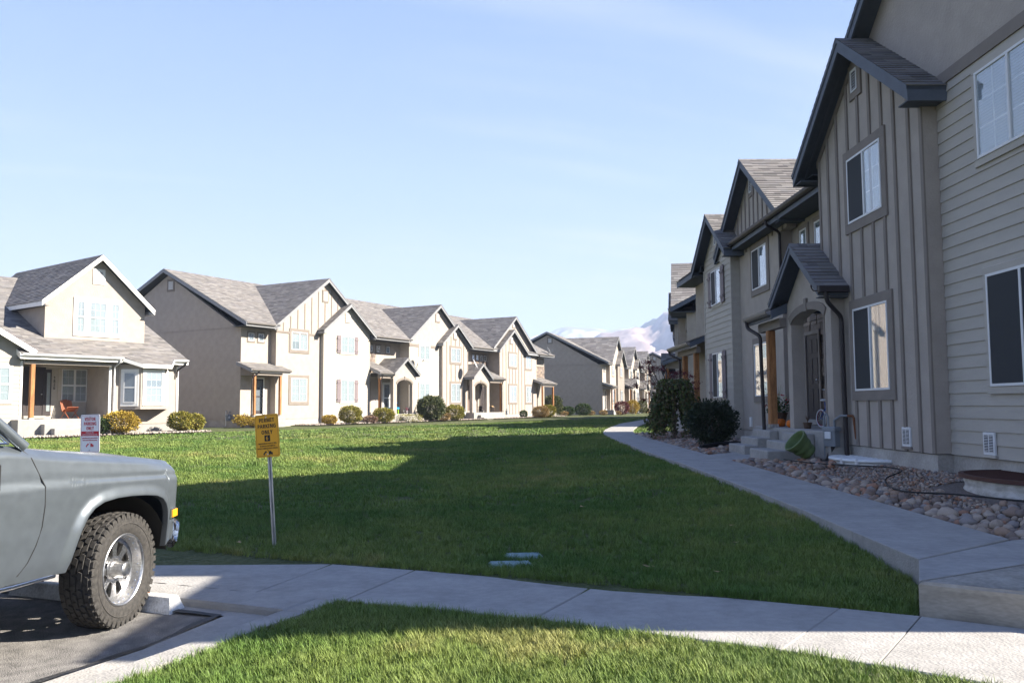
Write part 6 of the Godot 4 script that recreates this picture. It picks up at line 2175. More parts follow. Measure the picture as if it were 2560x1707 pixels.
func yard_things() -> void:
	rng.seed = 301
	var slab := -0.5
	# porch of the near house
	pumpkin("plain round pumpkin at the foot of the potted flowers", W(6.12, 19.55, slab), 0.115)
	pumpkin("carved pumpkin half behind the arch pillar", W(6.1, 18.75, slab), 0.105)
	pot_plant("tall spiky grass and red flowers in a dark pot by the downspout", W(6.25, 20.1, slab), 0.2, 0.32, M.terracotta, 26, 0.75, 420, [Color(0.16, 0.17, 0.07), Color(0.03, 0.06, 0.015)], [Color(0.35, 0.01, 0.03), Color(0.4, 0.36, 0.2), Color(0.35, 0.01, 0.03)])
	pot_plant("small dried plant in brown pot beside the arch pillar", W(6.15, 17.85, slab), 0.09, 0.13, M.terracotta, 16, 0.2, 0, [Color(0.13, 0.075, 0.05), Color(0.1, 0.06, 0.03)], [])
	var hang := thing("door_hanging", "string of orange gourds hanging on the dark front door", "decoration", W(7.44, 20.75, 0.95), 0.0)
	for k in 4:
		var g := MB.new()
		var r: float = [0.03, 0.035, 0.042, 0.045][k]
		g.lathe([Vector2(0, -r), Vector2(r * 0.8, -r * 0.6), Vector2(r, 0), Vector2(r * 0.6, r * 0.8), Vector2(0, r)], 10, Transform3D(Basis.IDENTITY, Vector3(0, -k * 0.11, 0)))
		put(g, "gourd", M.dish_grey if k == 0 else M.pumpkin, hang)
	var cd := MB.new()
	cd.tube([Vector3(0, 0.22, 0.0), Vector3(0, -0.33, 0)], 0.006, 5)
	put(cd, "cord", M.bark, hang)
	bicycle("bicycle", "blue child's bicycle with white tyres and maroon rims under the arch", W(6.72, 18.62, slab), Basis(Vector3.UP, deg_to_rad(-78)), 0.2, M.bike_blue, M.tyre_white, M.bike_maroon, deg_to_rad(72))
	# green pot lying against the steps
	var gp := thing("flower_pot", "ribbed green flower pot tipped over against the steps", "pot", W(5.42, 15.95, -0.97), 0.0)
	var pm := MB.new()
	var prof := [Vector2(0.0, 0.0), Vector2(0.13, 0.0), Vector2(0.14, 0.01)]
	for k in 13:
		var t := k / 12.0
		prof.append(Vector2(lerpf(0.15, 0.225, t) + 0.008 * sin(t * TAU * 2.5), 0.02 + t * 0.33))
	prof.append_array([Vector2(0.238, 0.36), Vector2(0.238, 0.395), Vector2(0.215, 0.395), Vector2(0.2, 0.34), Vector2(0.13, 0.03), Vector2(0.0, 0.03)])
	pm.lathe(prof, 40, Transform3D(Basis(Vector3.BACK, 0.85) * Basis(Vector3.RIGHT, 0.1), Vector3(0.1, 0.06, 0)))
	put(pm, "pot", M.pot_green, gp)
	gas_meter("grey gas meter with rusty pipe beside the porch", W(5.9, 15.85, -1.03), deg_to_rad(-62), "gas meters")
	window_wells()
	# black drip pipe lying on the stones
	var hp := thing("drip_pipe", "black irrigation pipe winding over the stones", "pipe", W(5.0, 12.0, -1.1), 0.0)
	var pts := []
	for p in [[5.05, 16.0], [5.2, 15.0], [5.5, 14.0], [5.75, 13.2], [5.7, 12.6], [5.3, 12.2], [5.05, 11.6], [5.02, 11.0], [5.3, 10.3], [5.45, 9.6], [5.5, 9.1], [5.2, 8.75]]:
		pts.append(W(p[0], p[1], bed_y(p[0], p[1]) + 0.085) - hp.position)
	var cv := Curve3D.new()
	for i in pts.size():
		var tg: Vector3 = (pts[mini(i + 1, pts.size() - 1)] - pts[maxi(i - 1, 0)]) * 0.16
		cv.add_point(pts[i], -tg, tg)
	var sm := MB.new()
	sm.tube(Array(cv.tessellate(4, 3)), 0.011, 7)
	put(sm, "pipe", M.hose, hp)
	# black plastic drain pipe under the shrub
	var dr := thing("drain_pipe", "black corrugated drain pipe below the dark shrub", "pipe", W(4.9, 20.6, -1.0), 0.0)
	var dm := MB.new()
	dm.tube([W(4.5, 20.5, -1.0) - dr.position, W(4.9, 20.9, -0.96) - dr.position, W(5.35, 21.3, -0.95) - dr.position, W(5.8, 21.6, -0.98) - dr.position], 0.055, 10)
	put(dm, "pipe", M.hose, dr)
	# far side of the lawn
	folding_chair("slatted red wood folding chair on the cottage porch", W(-20.0, 38.75, -0.42), deg_to_rad(-35))
	var kt := thing("toy_table", "blue and green plastic toy table behind the arched porch", "toy", W(-8.7, 62.1, -0.49), deg_to_rad(60))
	var tt := MB.new()
	tt.cham(-0.45, 0.36, -0.3, 0.45, 0.48, 0.3, 0.03)
	put(tt, "table_top", M.toy_blue, kt)
	for q in [[-0.36, -0.22], [0.36, -0.22], [-0.36, 0.22], [0.36, 0.22]]:
		var lm := MB.new()
		lm.tube([Vector3(q[0], 0, q[1]), Vector3(q[0], 0.37, q[1])], 0.045, 8)
		put(lm, "leg", M.toy_green, kt)
	var ps := MB.new()
	ps.tube([Vector3(0.2, 0.48, 0), Vector3(0.2, 0.8, 0)], 0.03, 8)
	put(ps, "post", M.toy_green, kt)
	var pt2 := MB.new()
	pt2.lathe([Vector2(0, 0.86), Vector2(0.2, 0.83), Vector2(0.22, 0.79), Vector2(0.0, 0.79)], 16, Transform3D(Basis.IDENTITY, Vector3(0.2, 0, 0)))
	put(pt2, "tray", M.toy_blue, kt)
	bicycle("tricycle", "maroon tricycle on the arched porch of the sunlit terrace", W(-7.85, 62.9, -0.49), Basis(Vector3.UP, 0.9), 0.13, M.bike_maroon, M.rubber, M.steel, 0.3, true)
	# bicycles lying on the grass strip
	for q in [[-17.9, 51.9, 0.5, "pink child's bicycle lying on the grass, left of two"], [-16.6, 52.2, 2.2, "pink and white bicycle lying on the grass, nearer the yellow shrub"]]:
		bicycle("bicycle", q[3], W(q[0], q[1], lawn_y(q[0], q[1]) + 0.06), Basis(Vector3.UP, q[2]) * Basis(Vector3.RIGHT, 1.35), 0.22, M.bike_pink, M.tyre_white, M.bike_pink, 0.5, false, "bicycles on the grass")
	bicycle("bicycle", "small dark red bicycle parked against the shaded end wall", W(-19.1, 51.2, -0.95), Basis(Vector3.UP, 1.2), 0.2, M.bike_maroon, M.rubber, M.steel, 0.4)
	var pc := thing("porch_chair", "dark chair with cushion on the second arched porch", "chair", W(-1.9, 74.9, -0.49), deg_to_rad(60))
	for q in [[-0.25, -0.25], [0.25, -0.25], [-0.25, 0.25], [0.25, 0.25]]:
		var lg := MB.new()
		lg.tube([Vector3(q[0], 0, q[1]), Vector3(q[0] * 0.9, 0.42, q[1] * 0.9)], 0.02, 6)
		put(lg, "leg", M.bark, pc)
	var se := MB.new()
	se.cham(-0.27, 0.4, -0.27, 0.27, 0.46, 0.27, 0.02)
	put(se, "seat", M.bark, pc)
	var bk := MB.new()
	bk.obox(Transform3D(Basis(Vector3.RIGHT, -0.2), Vector3(0, 0.45, -0.25)), Vector3(-0.27, 0, -0.02), Vector3(0.27, 0.5, 0.02))
	put(bk, "backrest", M.bark, pc)
	var cu := MB.new()
	cu.cham(-0.2, 0.46, -0.18, 0.2, 0.56, 0.2, 0.04)
	put(cu, "cushion", M.tan_leaf, pc)
	# dishes: on the clapboard wall, above the second porch, on the end eave
	var t2 := deg_to_rad(29.19)
	var u := Vector2(sin(t2), cos(t2))
	var nn := Vector2(cos(t2), -sin(t2))
	var at2 := func(s: float, w: float, y: float) -> Vector3:
		var p := u * s + nn * w
		return W(p.x, p.y, y)
	satellite_dish("satellite dish on the clapboard wall above the arched porch", at2.call(53.0, -37.75, 3.45), 1.2, Vector3(0.25, -0.45, -0.3))
	satellite_dish("satellite dish on the roof of the second arched porch", at2.call(59.75, -36.9, 3.5), 1.5, Vector3(0.1, -0.6, -0.1))
	satellite_dish("satellite dish on the far eave of the sunlit terrace", at2.call(75.2, -37.9, 5.45), 1.7, Vector3(-0.5, -0.45, 0.0))
	for q in [[36.0, -39.4, "gas meter on the shaded end wall behind yellow twigs"], [46.4, -37.85, "gas meter behind the round shrub on the clapboard bay"], [59.2, -37.6, "gas meter left of the second arched porch"], [66.3, -37.6, "gas meter right of the second arched porch"]]:
		gas_meter(q[2], at2.call(q[0], q[1], -1.0), deg_to_rad(61), "gas meters", true)

# ------------------------------------------------------------------ plants
const YELLOW := [Color(0.34, 0.23, 0.03), Color(0.40, 0.29, 0.05), Color(0.26, 0.20, 0.03), Color(0.20, 0.10, 0.03)]
const YGREEN := [Color(0.21, 0.20, 0.035), Color(0.29, 0.25, 0.05), Color(0.13, 0.14, 0.03), Color(0.24, 0.15, 0.04)]
const DARK := [Color(0.045, 0.075, 0.025), Color(0.07, 0.10, 0.035), Color(0.03, 0.05, 0.02)]
const OLIVE := [Color(0.09, 0.10, 0.04), Color(0.14, 0.15, 0.06), Color(0.06, 0.075, 0.03)]
const TAN := [Color(0.30, 0.21, 0.09), Color(0.24, 0.15, 0.07), Color(0.36, 0.27, 0.13)]
const MAROON := [Color(0.12, 0.03, 0.035), Color(0.17, 0.05, 0.045), Color(0.07, 0.02, 0.03)]
const PURPLE := [Color(0.22, 0.13, 0.10), Color(0.30, 0.22, 0.13), Color(0.16, 0.09, 0.09)]

func shrub(label: String, at: Vector3, rx: float, h: float, cols: Array, leaf: float, count: int, sd: int, o := {}) -> Node3D:
	rng.seed = sd
	var T := thing("shrub", label, "shrub", at, 0.0, "shrubs")
	var ns := FastNoiseLite.new()
	ns.seed = sd
	ns.frequency = 1.6 / maxf(rx, 0.2)
	var box: float = o.get("box", 2.0)
	var loose: float = o.get("loose", 0.0)
	var f := MB.new()
	var rz: float = rx * o.get("deep", 0.9)
	for k in count:
		var d := rnd_dir()
		# superellipsoid keeps clipped shrubs fuller at the shoulders
		var q := pow(pow(absf(d.x), box) + pow(absf(d.y), box) + pow(absf(d.z), box), -1.0 / box)
		var lump := 1.0 + ns.get_noise_3dv(d * rx) * 0.28
		var r := q * lump * pow(rng.randf_range(0.25, 1.0), 0.33)
		if loose > 0:
			r *= rng.randf_range(1.0 - loose, 1.0 + loose * 0.4)
		var p := Vector3(d.x * r * rx, h * 0.53 + d.y * r * h * 0.5, d.z * r * rz)
		if p.y < 0.02:
			p.y = rng.randf_range(0.02, 0.2 * h)
		var dd := (d + rnd_dir() * 0.9 + Vector3(0, 0.25, 0)).normalized()
		var col: Color = cols[rng.randi() % cols.size()]
		# clumps of one tone rather than confetti
		col = col.lerp(cols[int(absf(ns.get_noise_3dv(p * 2.0)) * 5.0) % cols.size()], 0.5) * rng.randf_range(0.75, 1.25)
		var s := leaf * rng.randf_range(0.6, 1.3)
		leaf_quad(f, p, dd, dd.cross(rnd_dir()).normalized(), s, s * 0.55, col)
	put(f, "foliage", M.leaf, T, true)
	var st := MB.new()
	for k in o.get("stems", 7):
		var a := rng.randf() * TAU
		var e := Vector3(cos(a) * rx * 0.6, h * rng.randf_range(0.5, 0.85), sin(a) * rz * 0.6)
		st.tube([Vector3(cos(a) * 0.05, -0.1, sin(a) * 0.05), e * Vector3(0.4, 0.5, 0.4), e], 0.012 * maxf(1.0, h), 5, Color.WHITE, 0.004)
	put(st, "stems", M.bark, T)
	return T

func plants() -> void:
	# along the cottage and the sunlit terrace
	var rows := [
		["small dark green shrub behind the VISITOR sign", -17.75, 37.1, 0.3, 0.6, DARK, 0.07, 900], ["round yellow shrub below the bay window", -17.25, 37.7, 0.72, 0.86, YELLOW, 0.075, 2400],
		["clipped yellow green shrub at the cottage corner", -15.65, 40.4, 0.56, 0.82, YGREEN, 0.07, 2200], ["smaller yellow green shrub behind the clipped one", -15.2, 41.1, 0.38, 0.72, YGREEN, 0.07, 1100],
		["loose yellow twiggy shrub by the gas meter", -15.5, 49.2, 0.5, 0.62, YELLOW, 0.09, 500], ["low yellow shrub behind the PERMIT sign", -15.0, 49.6, 0.36, 0.42, YELLOW, 0.08, 500],
		["small yellow shrub left of the round shrub with shutters above", -11.6, 54.2, 0.45, 0.5, YELLOW, 0.09, 600], ["large round yellow green shrub below the lower shuttered window", -10.6, 56.0, 0.7, 1.04, YGREEN, 0.08, 2400],
		["low purple brown shrub between two round shrubs", -9.6, 57.9, 0.45, 0.4, PURPLE, 0.08, 600], ["round yellow green shrub in front of the first arch pillar", -8.9, 59.1, 0.72, 0.92, YGREEN, 0.08, 2200],
		["big dark evergreen shrub in front of the sunlit terrace", -6.1, 64.1, 1.05, 1.78, OLIVE, 0.10, 5200], ["low tan shrub at the foot of the big evergreen", -5.2, 64.8, 0.5, 0.55, TAN, 0.08, 700],
		["golden round shrub right of the big evergreen", -4.5, 66.7, 0.74, 1.1, YGREEN, 0.085, 2200], ["little dark green clipped shrub near the far shed porch", 1.0, 76.9, 0.33, 0.62, DARK, 0.07, 800],
		["tan round shrub by the far shed porch posts", 2.6, 78.5, 0.76, 0.98, TAN, 0.08, 1900], ["yellow shrub behind the tan round shrub", 3.4, 80.2, 0.66, 1.08, YGREEN, 0.085, 1600],
		["tall olive shrub between the two terraces", 4.2, 88.5, 1.0, 2.1, OLIVE, 0.11, 3000],
		["low wide dark shrub before the grey end wall", 6.05, 93.0, 0.75, 0.95, DARK, 0.09, 1400], ["low tan shrub left of the wide dark one", 5.5, 91.5, 0.5, 0.45, TAN, 0.08, 500],
		["round dark green shrub before the grey end wall", 7.85, 95.0, 0.86, 1.22, DARK, 0.09, 1700], ["small tan shrub right of the round dark one", 8.8, 95.5, 0.42, 0.42, TAN, 0.08, 400],
		["tan shrub left of the distant porch", 10.2, 96.0, 0.5, 0.5, TAN, 0.08, 450], ["maroon vase shaped shrub on the far lawn edge", 12.4, 97.0, 0.85, 1.5, MAROON, 0.09, 1700],
		["tiny tan shrub at the foot of the maroon shrub", 11.9, 95.8, 0.3, 0.38, TAN, 0.08, 250], ["bright golden shrub right of the maroon shrub", 14.7, 104.4, 0.78, 1.66, YELLOW, 0.1, 1500],
		["green upright shrub behind the golden one", 17.0, 112.0, 0.7, 1.7, OLIVE, 0.1, 1100], ["small tan shrub at the end of the far row", 18.1, 115.8, 0.5, 0.6, TAN, 0.1, 300]]
	for i in rows.size():
		var r: Array = rows[i]
		var o := {}
		if r[0].begins_with("loose"):
			o = {"loose": 0.5, "stems": 22}
		if "clipped" in r[0] or "round" in r[0]:
			o = {"box": 2.5}
		shrub(r[0], W(r[1], r[2], -1.02), r[3], r[4], r[5], r[6] * 1.15, int(r[7] * 2.2), 500 + i, o)
	shrub("low clipped hedge in front of the first arched porch", W(-7.5, 61.5, -1.02), 1.0, 0.46, YGREEN, 0.07, 1800, 560, {"box": 5.0, "deep": 0.4})
	# dark loose shrub beside the steps on the right
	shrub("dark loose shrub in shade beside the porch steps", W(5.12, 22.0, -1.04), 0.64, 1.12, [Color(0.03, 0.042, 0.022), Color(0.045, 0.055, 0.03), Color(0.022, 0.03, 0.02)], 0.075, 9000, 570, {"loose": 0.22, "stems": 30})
	# weeping small tree with broad browning leaves
	rng.seed = 580
	var T := thing("weeping_tree", "small weeping tree with broad browning green leaves by the path", "tree", W(4.98, 26.5, -1.03))
	var tr := MB.new()
	tr.tube([Vector3(0, -0.1, 0), Vector3(0.05, 0.7, 0), Vector3(-0.03, 1.5, 0.02), Vector3(0.0, 1.62, 0)], 0.05, 8, Color.WHITE, 0.03)
	put(tr, "trunk", M.bark, T)
	var br := MB.new()
	var lf := MB.new()
	var cols := [Color(0.07, 0.085, 0.025), Color(0.10, 0.085, 0.035), Color(0.05, 0.075, 0.02), Color(0.13, 0.10, 0.04), Color(0.085, 0.10, 0.02)]
	for k in 58:
		var a := rng.randf() * TAU
		var R := rng.randf_range(0.35, 0.98)
		var fall := rng.randf_range(0.9, 1.55)
		var pts := []
		for s in 9:
			var t := s / 8.0
			var out := R * pow(t, 0.62)
			pts.append(Vector3(cos(a) * out, 1.6 + 0.25 * sin(minf(t * 1.8, 1.0) * PI) - fall * pow(t, 1.9), sin(a) * out))
		br.tube(pts, 0.011, 5, Color.WHITE, 0.003)
		for q in 120:
			var t2 := rng.randf_range(0.12, 1.0)
			var fi := t2 * 8.0
			var i0 := mini(int(fi), 7)
			var p: Vector3 = pts[i0].lerp(pts[i0 + 1], fi - i0) + rnd_dir() * 0.1
			var dd := (Vector3(cos(a) * 0.5, -0.9, sin(a) * 0.5) + rnd_dir() * 0.6).normalized()
			var s2 := rng.randf_range(0.07, 0.115)
			leaf_quad(lf, p, dd, dd.cross(rnd_dir()).normalized(), s2, s2 * 0.85, cols[rng.randi() % cols.size()] * rng.randf_range(0.7, 1.25))
	put(br, "branches", M.bark, T)
	put(lf, "crown", M.leaf, T, true)
	# red maple showing behind it
	rng.seed = 590
	var MT := thing("maple_tree", "dark red maple with feathery leaves behind the weeping tree", "tree", W(5.0, 28.3, -1.03))
	var mt := MB.new()
	var ml := MB.new()
	mt.tube([Vector3(0, -0.1, 0), Vector3(0.02, 0.8, 0)], 0.05, 7)
	for k in 26:
		var a := rng.randf() * TAU
		var e := Vector3(cos(a) * rng.randf_range(0.3, 1.2), rng.randf_range(1.2, 2.5), sin(a) * rng.randf_range(0.2, 0.9))
		mt.tube([Vector3(0.02, 0.75, 0), e * Vector3(0.45, 0.75, 0.45) + Vector3(0, 0.1, 0), e], 0.016, 5, Color.WHITE, 0.004)
		for q in 120:
			var p := e + rnd_dir() * Vector3(0.3, 0.11, 0.3) * rng.randf()
			var dd := (rnd_dir() + Vector3(0, -0.3, 0)).normalized()
			var c := Color(0.085, 0.012, 0.02).lerp(Color(0.15, 0.02, 0.028), rng.randf())
			leaf_quad(ml, p, dd, dd.cross(rnd_dir()).normalized(), rng.randf_range(0.04, 0.08), 0.02, c)
	put(mt, "trunk", M.bark, MT)
	put(ml, "crown", M.leaf, MT, true)

# ------------------------------------------------------------------ stones
func rock_mesh(sd: int, rings := 5, segs := 8) -> ArrayMesh:
	rng.seed = sd
	var ns := FastNoiseLite.new()
	ns.seed = sd
	ns.frequency = 0.75
	var mb := MB.new()
	var sx := rng.randf_range(0.8, 1.25)
	var sy := rng.randf_range(0.5, 0.8)
	var sz := rng.randf_range(0.7, 1.1)
	var rows := []
	for i in rings + 1:
		var th := PI * i / rings
		var row := []
		for k in segs:
			var a := TAU * k / segs
			var d := Vector3(sin(th) * cos(a), cos(th), sin(th) * sin(a))
			row.append(d * (1.0 + ns.get_noise_3dv(d * 1.3) * 0.42) * Vector3(sx, sy, sz) * 0.5)
		rows.append(row)
	mb.grid(rows, false, true)
	return mb.mesh()

const ROCKS := [Color(0.33, 0.23, 0.165), Color(0.37, 0.30, 0.24), Color(0.26, 0.19, 0.15), Color(0.42, 0.345, 0.28), Color(0.36, 0.20, 0.13), Color(0.28, 0.25, 0.235), Color(0.21, 0.165, 0.14)]

func bed_blocked(x: float, d: float) -> bool:
	if d > 16.1 and d < 20.3 and x > 4.85:
		return true
	if d > 16.8 and d < 19.4 and x < 5.4:
		return true
	if x > 5.55 and d > 14.15 and d < 15.9:
		return true
	if d > 9.25 and d < 11.4 and x > 5.45:
		return true
	if x > 6.3:
		return true
	return false

func stones() -> void:
	var vars := []
	for k in 8:
		vars.append(rock_mesh(700 + k))
	var mats := []
	for c in ROCKS:
		var m: StandardMaterial3D = M.rock.duplicate()
		m.vertex_color_use_as_albedo = false
		m.albedo_color = c.linear_to_srgb()
		mats.append(m)
	rng.seed = 720
	# cobbles: large by the path and near the landing, small and packed against the wall
	var spots := []
	var tries := 0
	while tries < 26000:
		tries += 1
		var d := 8.05 + pow(rng.randf(), 1.35) * 24.0
		var x := rng.randf_range(path_edge(PATH_R, d) + 0.06, 6.34)
		if bed_blocked(x, d):
			continue
		if d < 8.9 and x > 4.7 + (d - 8.05) * 5.0 + 2.5:
			continue
		var edge := (x - path_edge(PATH_R, d)) / (6.3 - path_edge(PATH_R, d))
		var fine := d < 14.5 and d > 9.6 and edge > 0.32 and x < 6.3
		var s := rng.randf_range(0.035, 0.06) if fine else rng.randf_range(0.075, 0.17)
		if rng.randf() < 0.02:
			s *= 1.5
		spots.append([x, d, s])
	# settle: drop stones that overlap an earlier one too much
	var cell := {}
	var kept := []
	for q in spots:
		var key := Vector2i(int(q[0] / 0.1), int(q[1] / 0.1))
		var ok := true
		for i in range(-2, 3):
			for j in range(-2, 3):
				for other in cell.get(key + Vector2i(i, j), []):
					if Vector2(q[0] - other[0], q[1] - other[1]).length() < (q[2] + other[2]) * 0.36:
						ok = false
						break
				if not ok:
					break
			if not ok:
				break
		if ok:
			if not cell.has(key):
				cell[key] = []
			cell[key].append(q)
			kept.append(q)
	kept.sort_custom(func(a, b): return a[2] / a[1] > b[2] / b[1])
	var rest := []
	for i in kept.size():
		var q: Array = kept[i]
		var B := Basis(Vector3.UP, rng.randf() * TAU) * Basis(Vector3.RIGHT, rng.randf_range(-0.35, 0.35)) * Basis.IDENTITY.scaled(Vector3.ONE * q[2])
		var at := W(q[0], q[1], bed_y(q[0], q[1]) + q[2] * rng.randf_range(0.16, 0.3))
		if i < 300:
			var o := put_mesh(vars[rng.randi() % 8], "cobblestone", mats[rng.randi() % mats.size()])
			o.transform = Transform3D(B, at)
			tag(o, "rounded brown or grey cobblestone in the bed between path and near house", "stone", "cobblestones by the path")
		else:
			rest.append([Transform3D(B, at), ROCKS[rng.randi() % ROCKS.size()] * rng.randf_range(0.8, 1.15), 0])
	multi("cobble_bed", vars[2], M.rock, rest, "many small cobbles and gravel beside the near house", "stones")
	# pale gravel strip along the terrace and the cottage
	var far := []
	rng.seed = 731
	var t2 := deg_to_rad(29.19)
	var u := Vector2(sin(t2), cos(t2))
	var n2 := Vector2(cos(t2), -sin(t2))
	for k in 5200:
		var p := u * rng.randf_range(40.0, 76.0) + n2 * rng.randf_range(-38.0, -36.35)
		var s2 := rng.randf_range(0.05, 0.13)
		far.append([Transform3D(Basis(Vector3.UP, rng.randf() * TAU).scaled(Vector3.ONE * s2), W(p.x, p.y, lawn_y(p.x, p.y) + 0.05)), (Color(0.42, 0.37, 0.32) if rng.randf() < 0.6 else Color(0.3, 0.25, 0.21)) * rng.randf_range(0.8, 1.2), 0])
	var t1 := deg_to_rad(36.41)
	var u1 := Vector2(sin(t1), cos(t1))
	var n1 := Vector2(cos(t1), -sin(t1))
	for k in 1500:
		var p := u1 * rng.randf_range(16.0, 24.5) + n1 * rng.randf_range(-37.6, -36.0)
		far.append([Transform3D(Basis(Vector3.UP, rng.randf() * TAU).scaled(Vector3.ONE * rng.randf_range(0.05, 0.13)), W(p.x, p.y, lawn_y(p.x, p.y) + 0.05)), Color(0.42, 0.37, 0.32) * rng.randf_range(0.7, 1.2), 0])
	multi("gravel_strip", vars[4], M.rock, far, "pale gravel strip along the houses across the lawn", "gravel")
	for q in [[u, n2, 40.0, 76.3, -38.2, -36.3, "gravel_ground"], [u1, n1, 15.8, 24.6, -37.9, -35.9, "gravel_ground"]]:
		var mb := MB.new()
		var rows := []
		for k in 40:
			var s3 := lerpf(q[2], q[3], k / 39.0)
			var row := []
			for j in 3:
				var p: Vector2 = q[0] * s3 + q[1] * (lerpf(q[4], q[5] + 0.15 * sin(s3 * 1.1), j / 2.0))
				row.append(W(p.x, p.y, lawn_y(p.x, p.y) + 0.02))
			rows.append(row)
		mb.grid(rows)
		structure(put(mb, q[6], M.earth))

func multi(called: String, mesh: Mesh, m: Material, items: Array, label: String, category: String) -> MultiMeshInstance3D:
	var mm := MultiMesh.new()
	mm.transform_format = MultiMesh.TRANSFORM_3D
	mm.use_colors = true
	mm.mesh = mesh
	mm.instance_count = items.size()
	for i in items.size():
		mm.set_instance_transform(i, items[i][0])
		mm.set_instance_color(i, items[i][1])
	var o := MultiMeshInstance3D.new()
	o.multimesh = mm
	o.material_override = m
	o.name = numbered(self, called)
	add_child(o)
	tag(o, label, category)
	stuff(o)
	return o

# ------------------------------------------------------------------ grass
func tuft(sd: int, blades: int, spread: float, h0: float, h1: float, w: float) -> ArrayMesh:
	rng.seed = sd
	var mb := MB.new()
	for k in blades:
		var p := Vector3(rng.randf_range(-1, 1), 0, rng.randf_range(-1, 1)) * spread
		var a := rng.randf() * TAU
		var h := rng.randf_range(h0, h1)
		var bend := rng.randf_range(0.15, 0.95) * h
		var dir := Vector3(cos(a), 0, sin(a))
		var sd2 := Vector3(-sin(a), 0, cos(a)) * w * 0.5
		var t := rng.randf_range(0.7, 1.25)
		var col := Color(t, t, t)
		if rng.randf() < 0.13:
			col = Color(1.75, 1.25, 1.1)
		var q := p + dir * bend * 0.35 + Vector3(0, h * 0.6, 0)
		var tip := p + dir * bend + Vector3(0, h, 0)
		mb.tri(p - sd2, p + sd2, q + sd2 * 0.8, col)
		mb.tri(p - sd2, q + sd2 * 0.8, q - sd2 * 0.8, col)
		mb.tri(q - sd2 * 0.8, q + sd2 * 0.8, tip, col)
	mb.colored = true
	return mb.mesh()

func on_grass(x: float, d: float) -> bool:
	var r := Vector2(x, d) - KERB
	var a := r.dot(KA)
	var b := r.dot(KB)
	if a < 0.2 and b < 0.4:
		return false
	# sidewalk: between its far and near edge
	var fe := interp(x, [[-11.9, 12.4], [-9.2, 11.35], [-6.6, 10.27], [-4.2, 9.3], [-1.74, 8.35], [-0.91, 8.02], [0.68, 7.28], [2.42, 6.44], [2.89, 6.19], [4.1, 5.35], [6.3, 2.9]])
	var ne := interp(x, [[-12.4, 11.3], [-9.75, 10.22], [-7.1, 9.16], [-4.66, 8.14], [-2.11, 7.09], [-1.33, 6.78], [0.14, 6.18], [1.65, 5.37], [2.1, 5.06], [3.1, 4.3], [5.0, 2.2]])
	if d > ne - 0.012 and d < fe + 0.012:
		return false
	if d < ne and b < 0.4 and a < 0.2:
		return false
	if d > 6.0 and d < 84 and x > path_edge(PATH_L, d) - 0.015 and x < path_edge(PATH_R, d) + 0.03:
		return false
	if d >= fe and d < 7.1 and x > 2.86 + (d - 6.2) * 0.47:
		return false
	if d < 34 and d > 6 and x > path_edge(PATH_R, d):
		return false
	if x > -0.26 and x < 0.3 and absf(d - 8.14 + x * 0.1) < 0.085 and x > -0.23 and x < 0.17:
		return false
	if x > -0.08 and x < 0.28 and absf(d - 8.50 + (x - 0.1) * 0.1) < 0.095:
		return false
	# keep off the gravel and the houses
	for q in [[29.19, -36.35, 33.0], [36.41, -35.95, 8.0], [17.0, -16.6, 90.0]]:
		var t := deg_to_rad(q[0])
		var s := x * sin(t) + d * cos(t)
		var w := x * cos(t) - d * sin(t)
		if w < q[1] and (s > 40.0 if q[0] < 36 and q[0] > 20 else s > q[2]) and s < 160.0:
			if q[0] < 20 and s < 93.0:
				continue
			return false
	return true

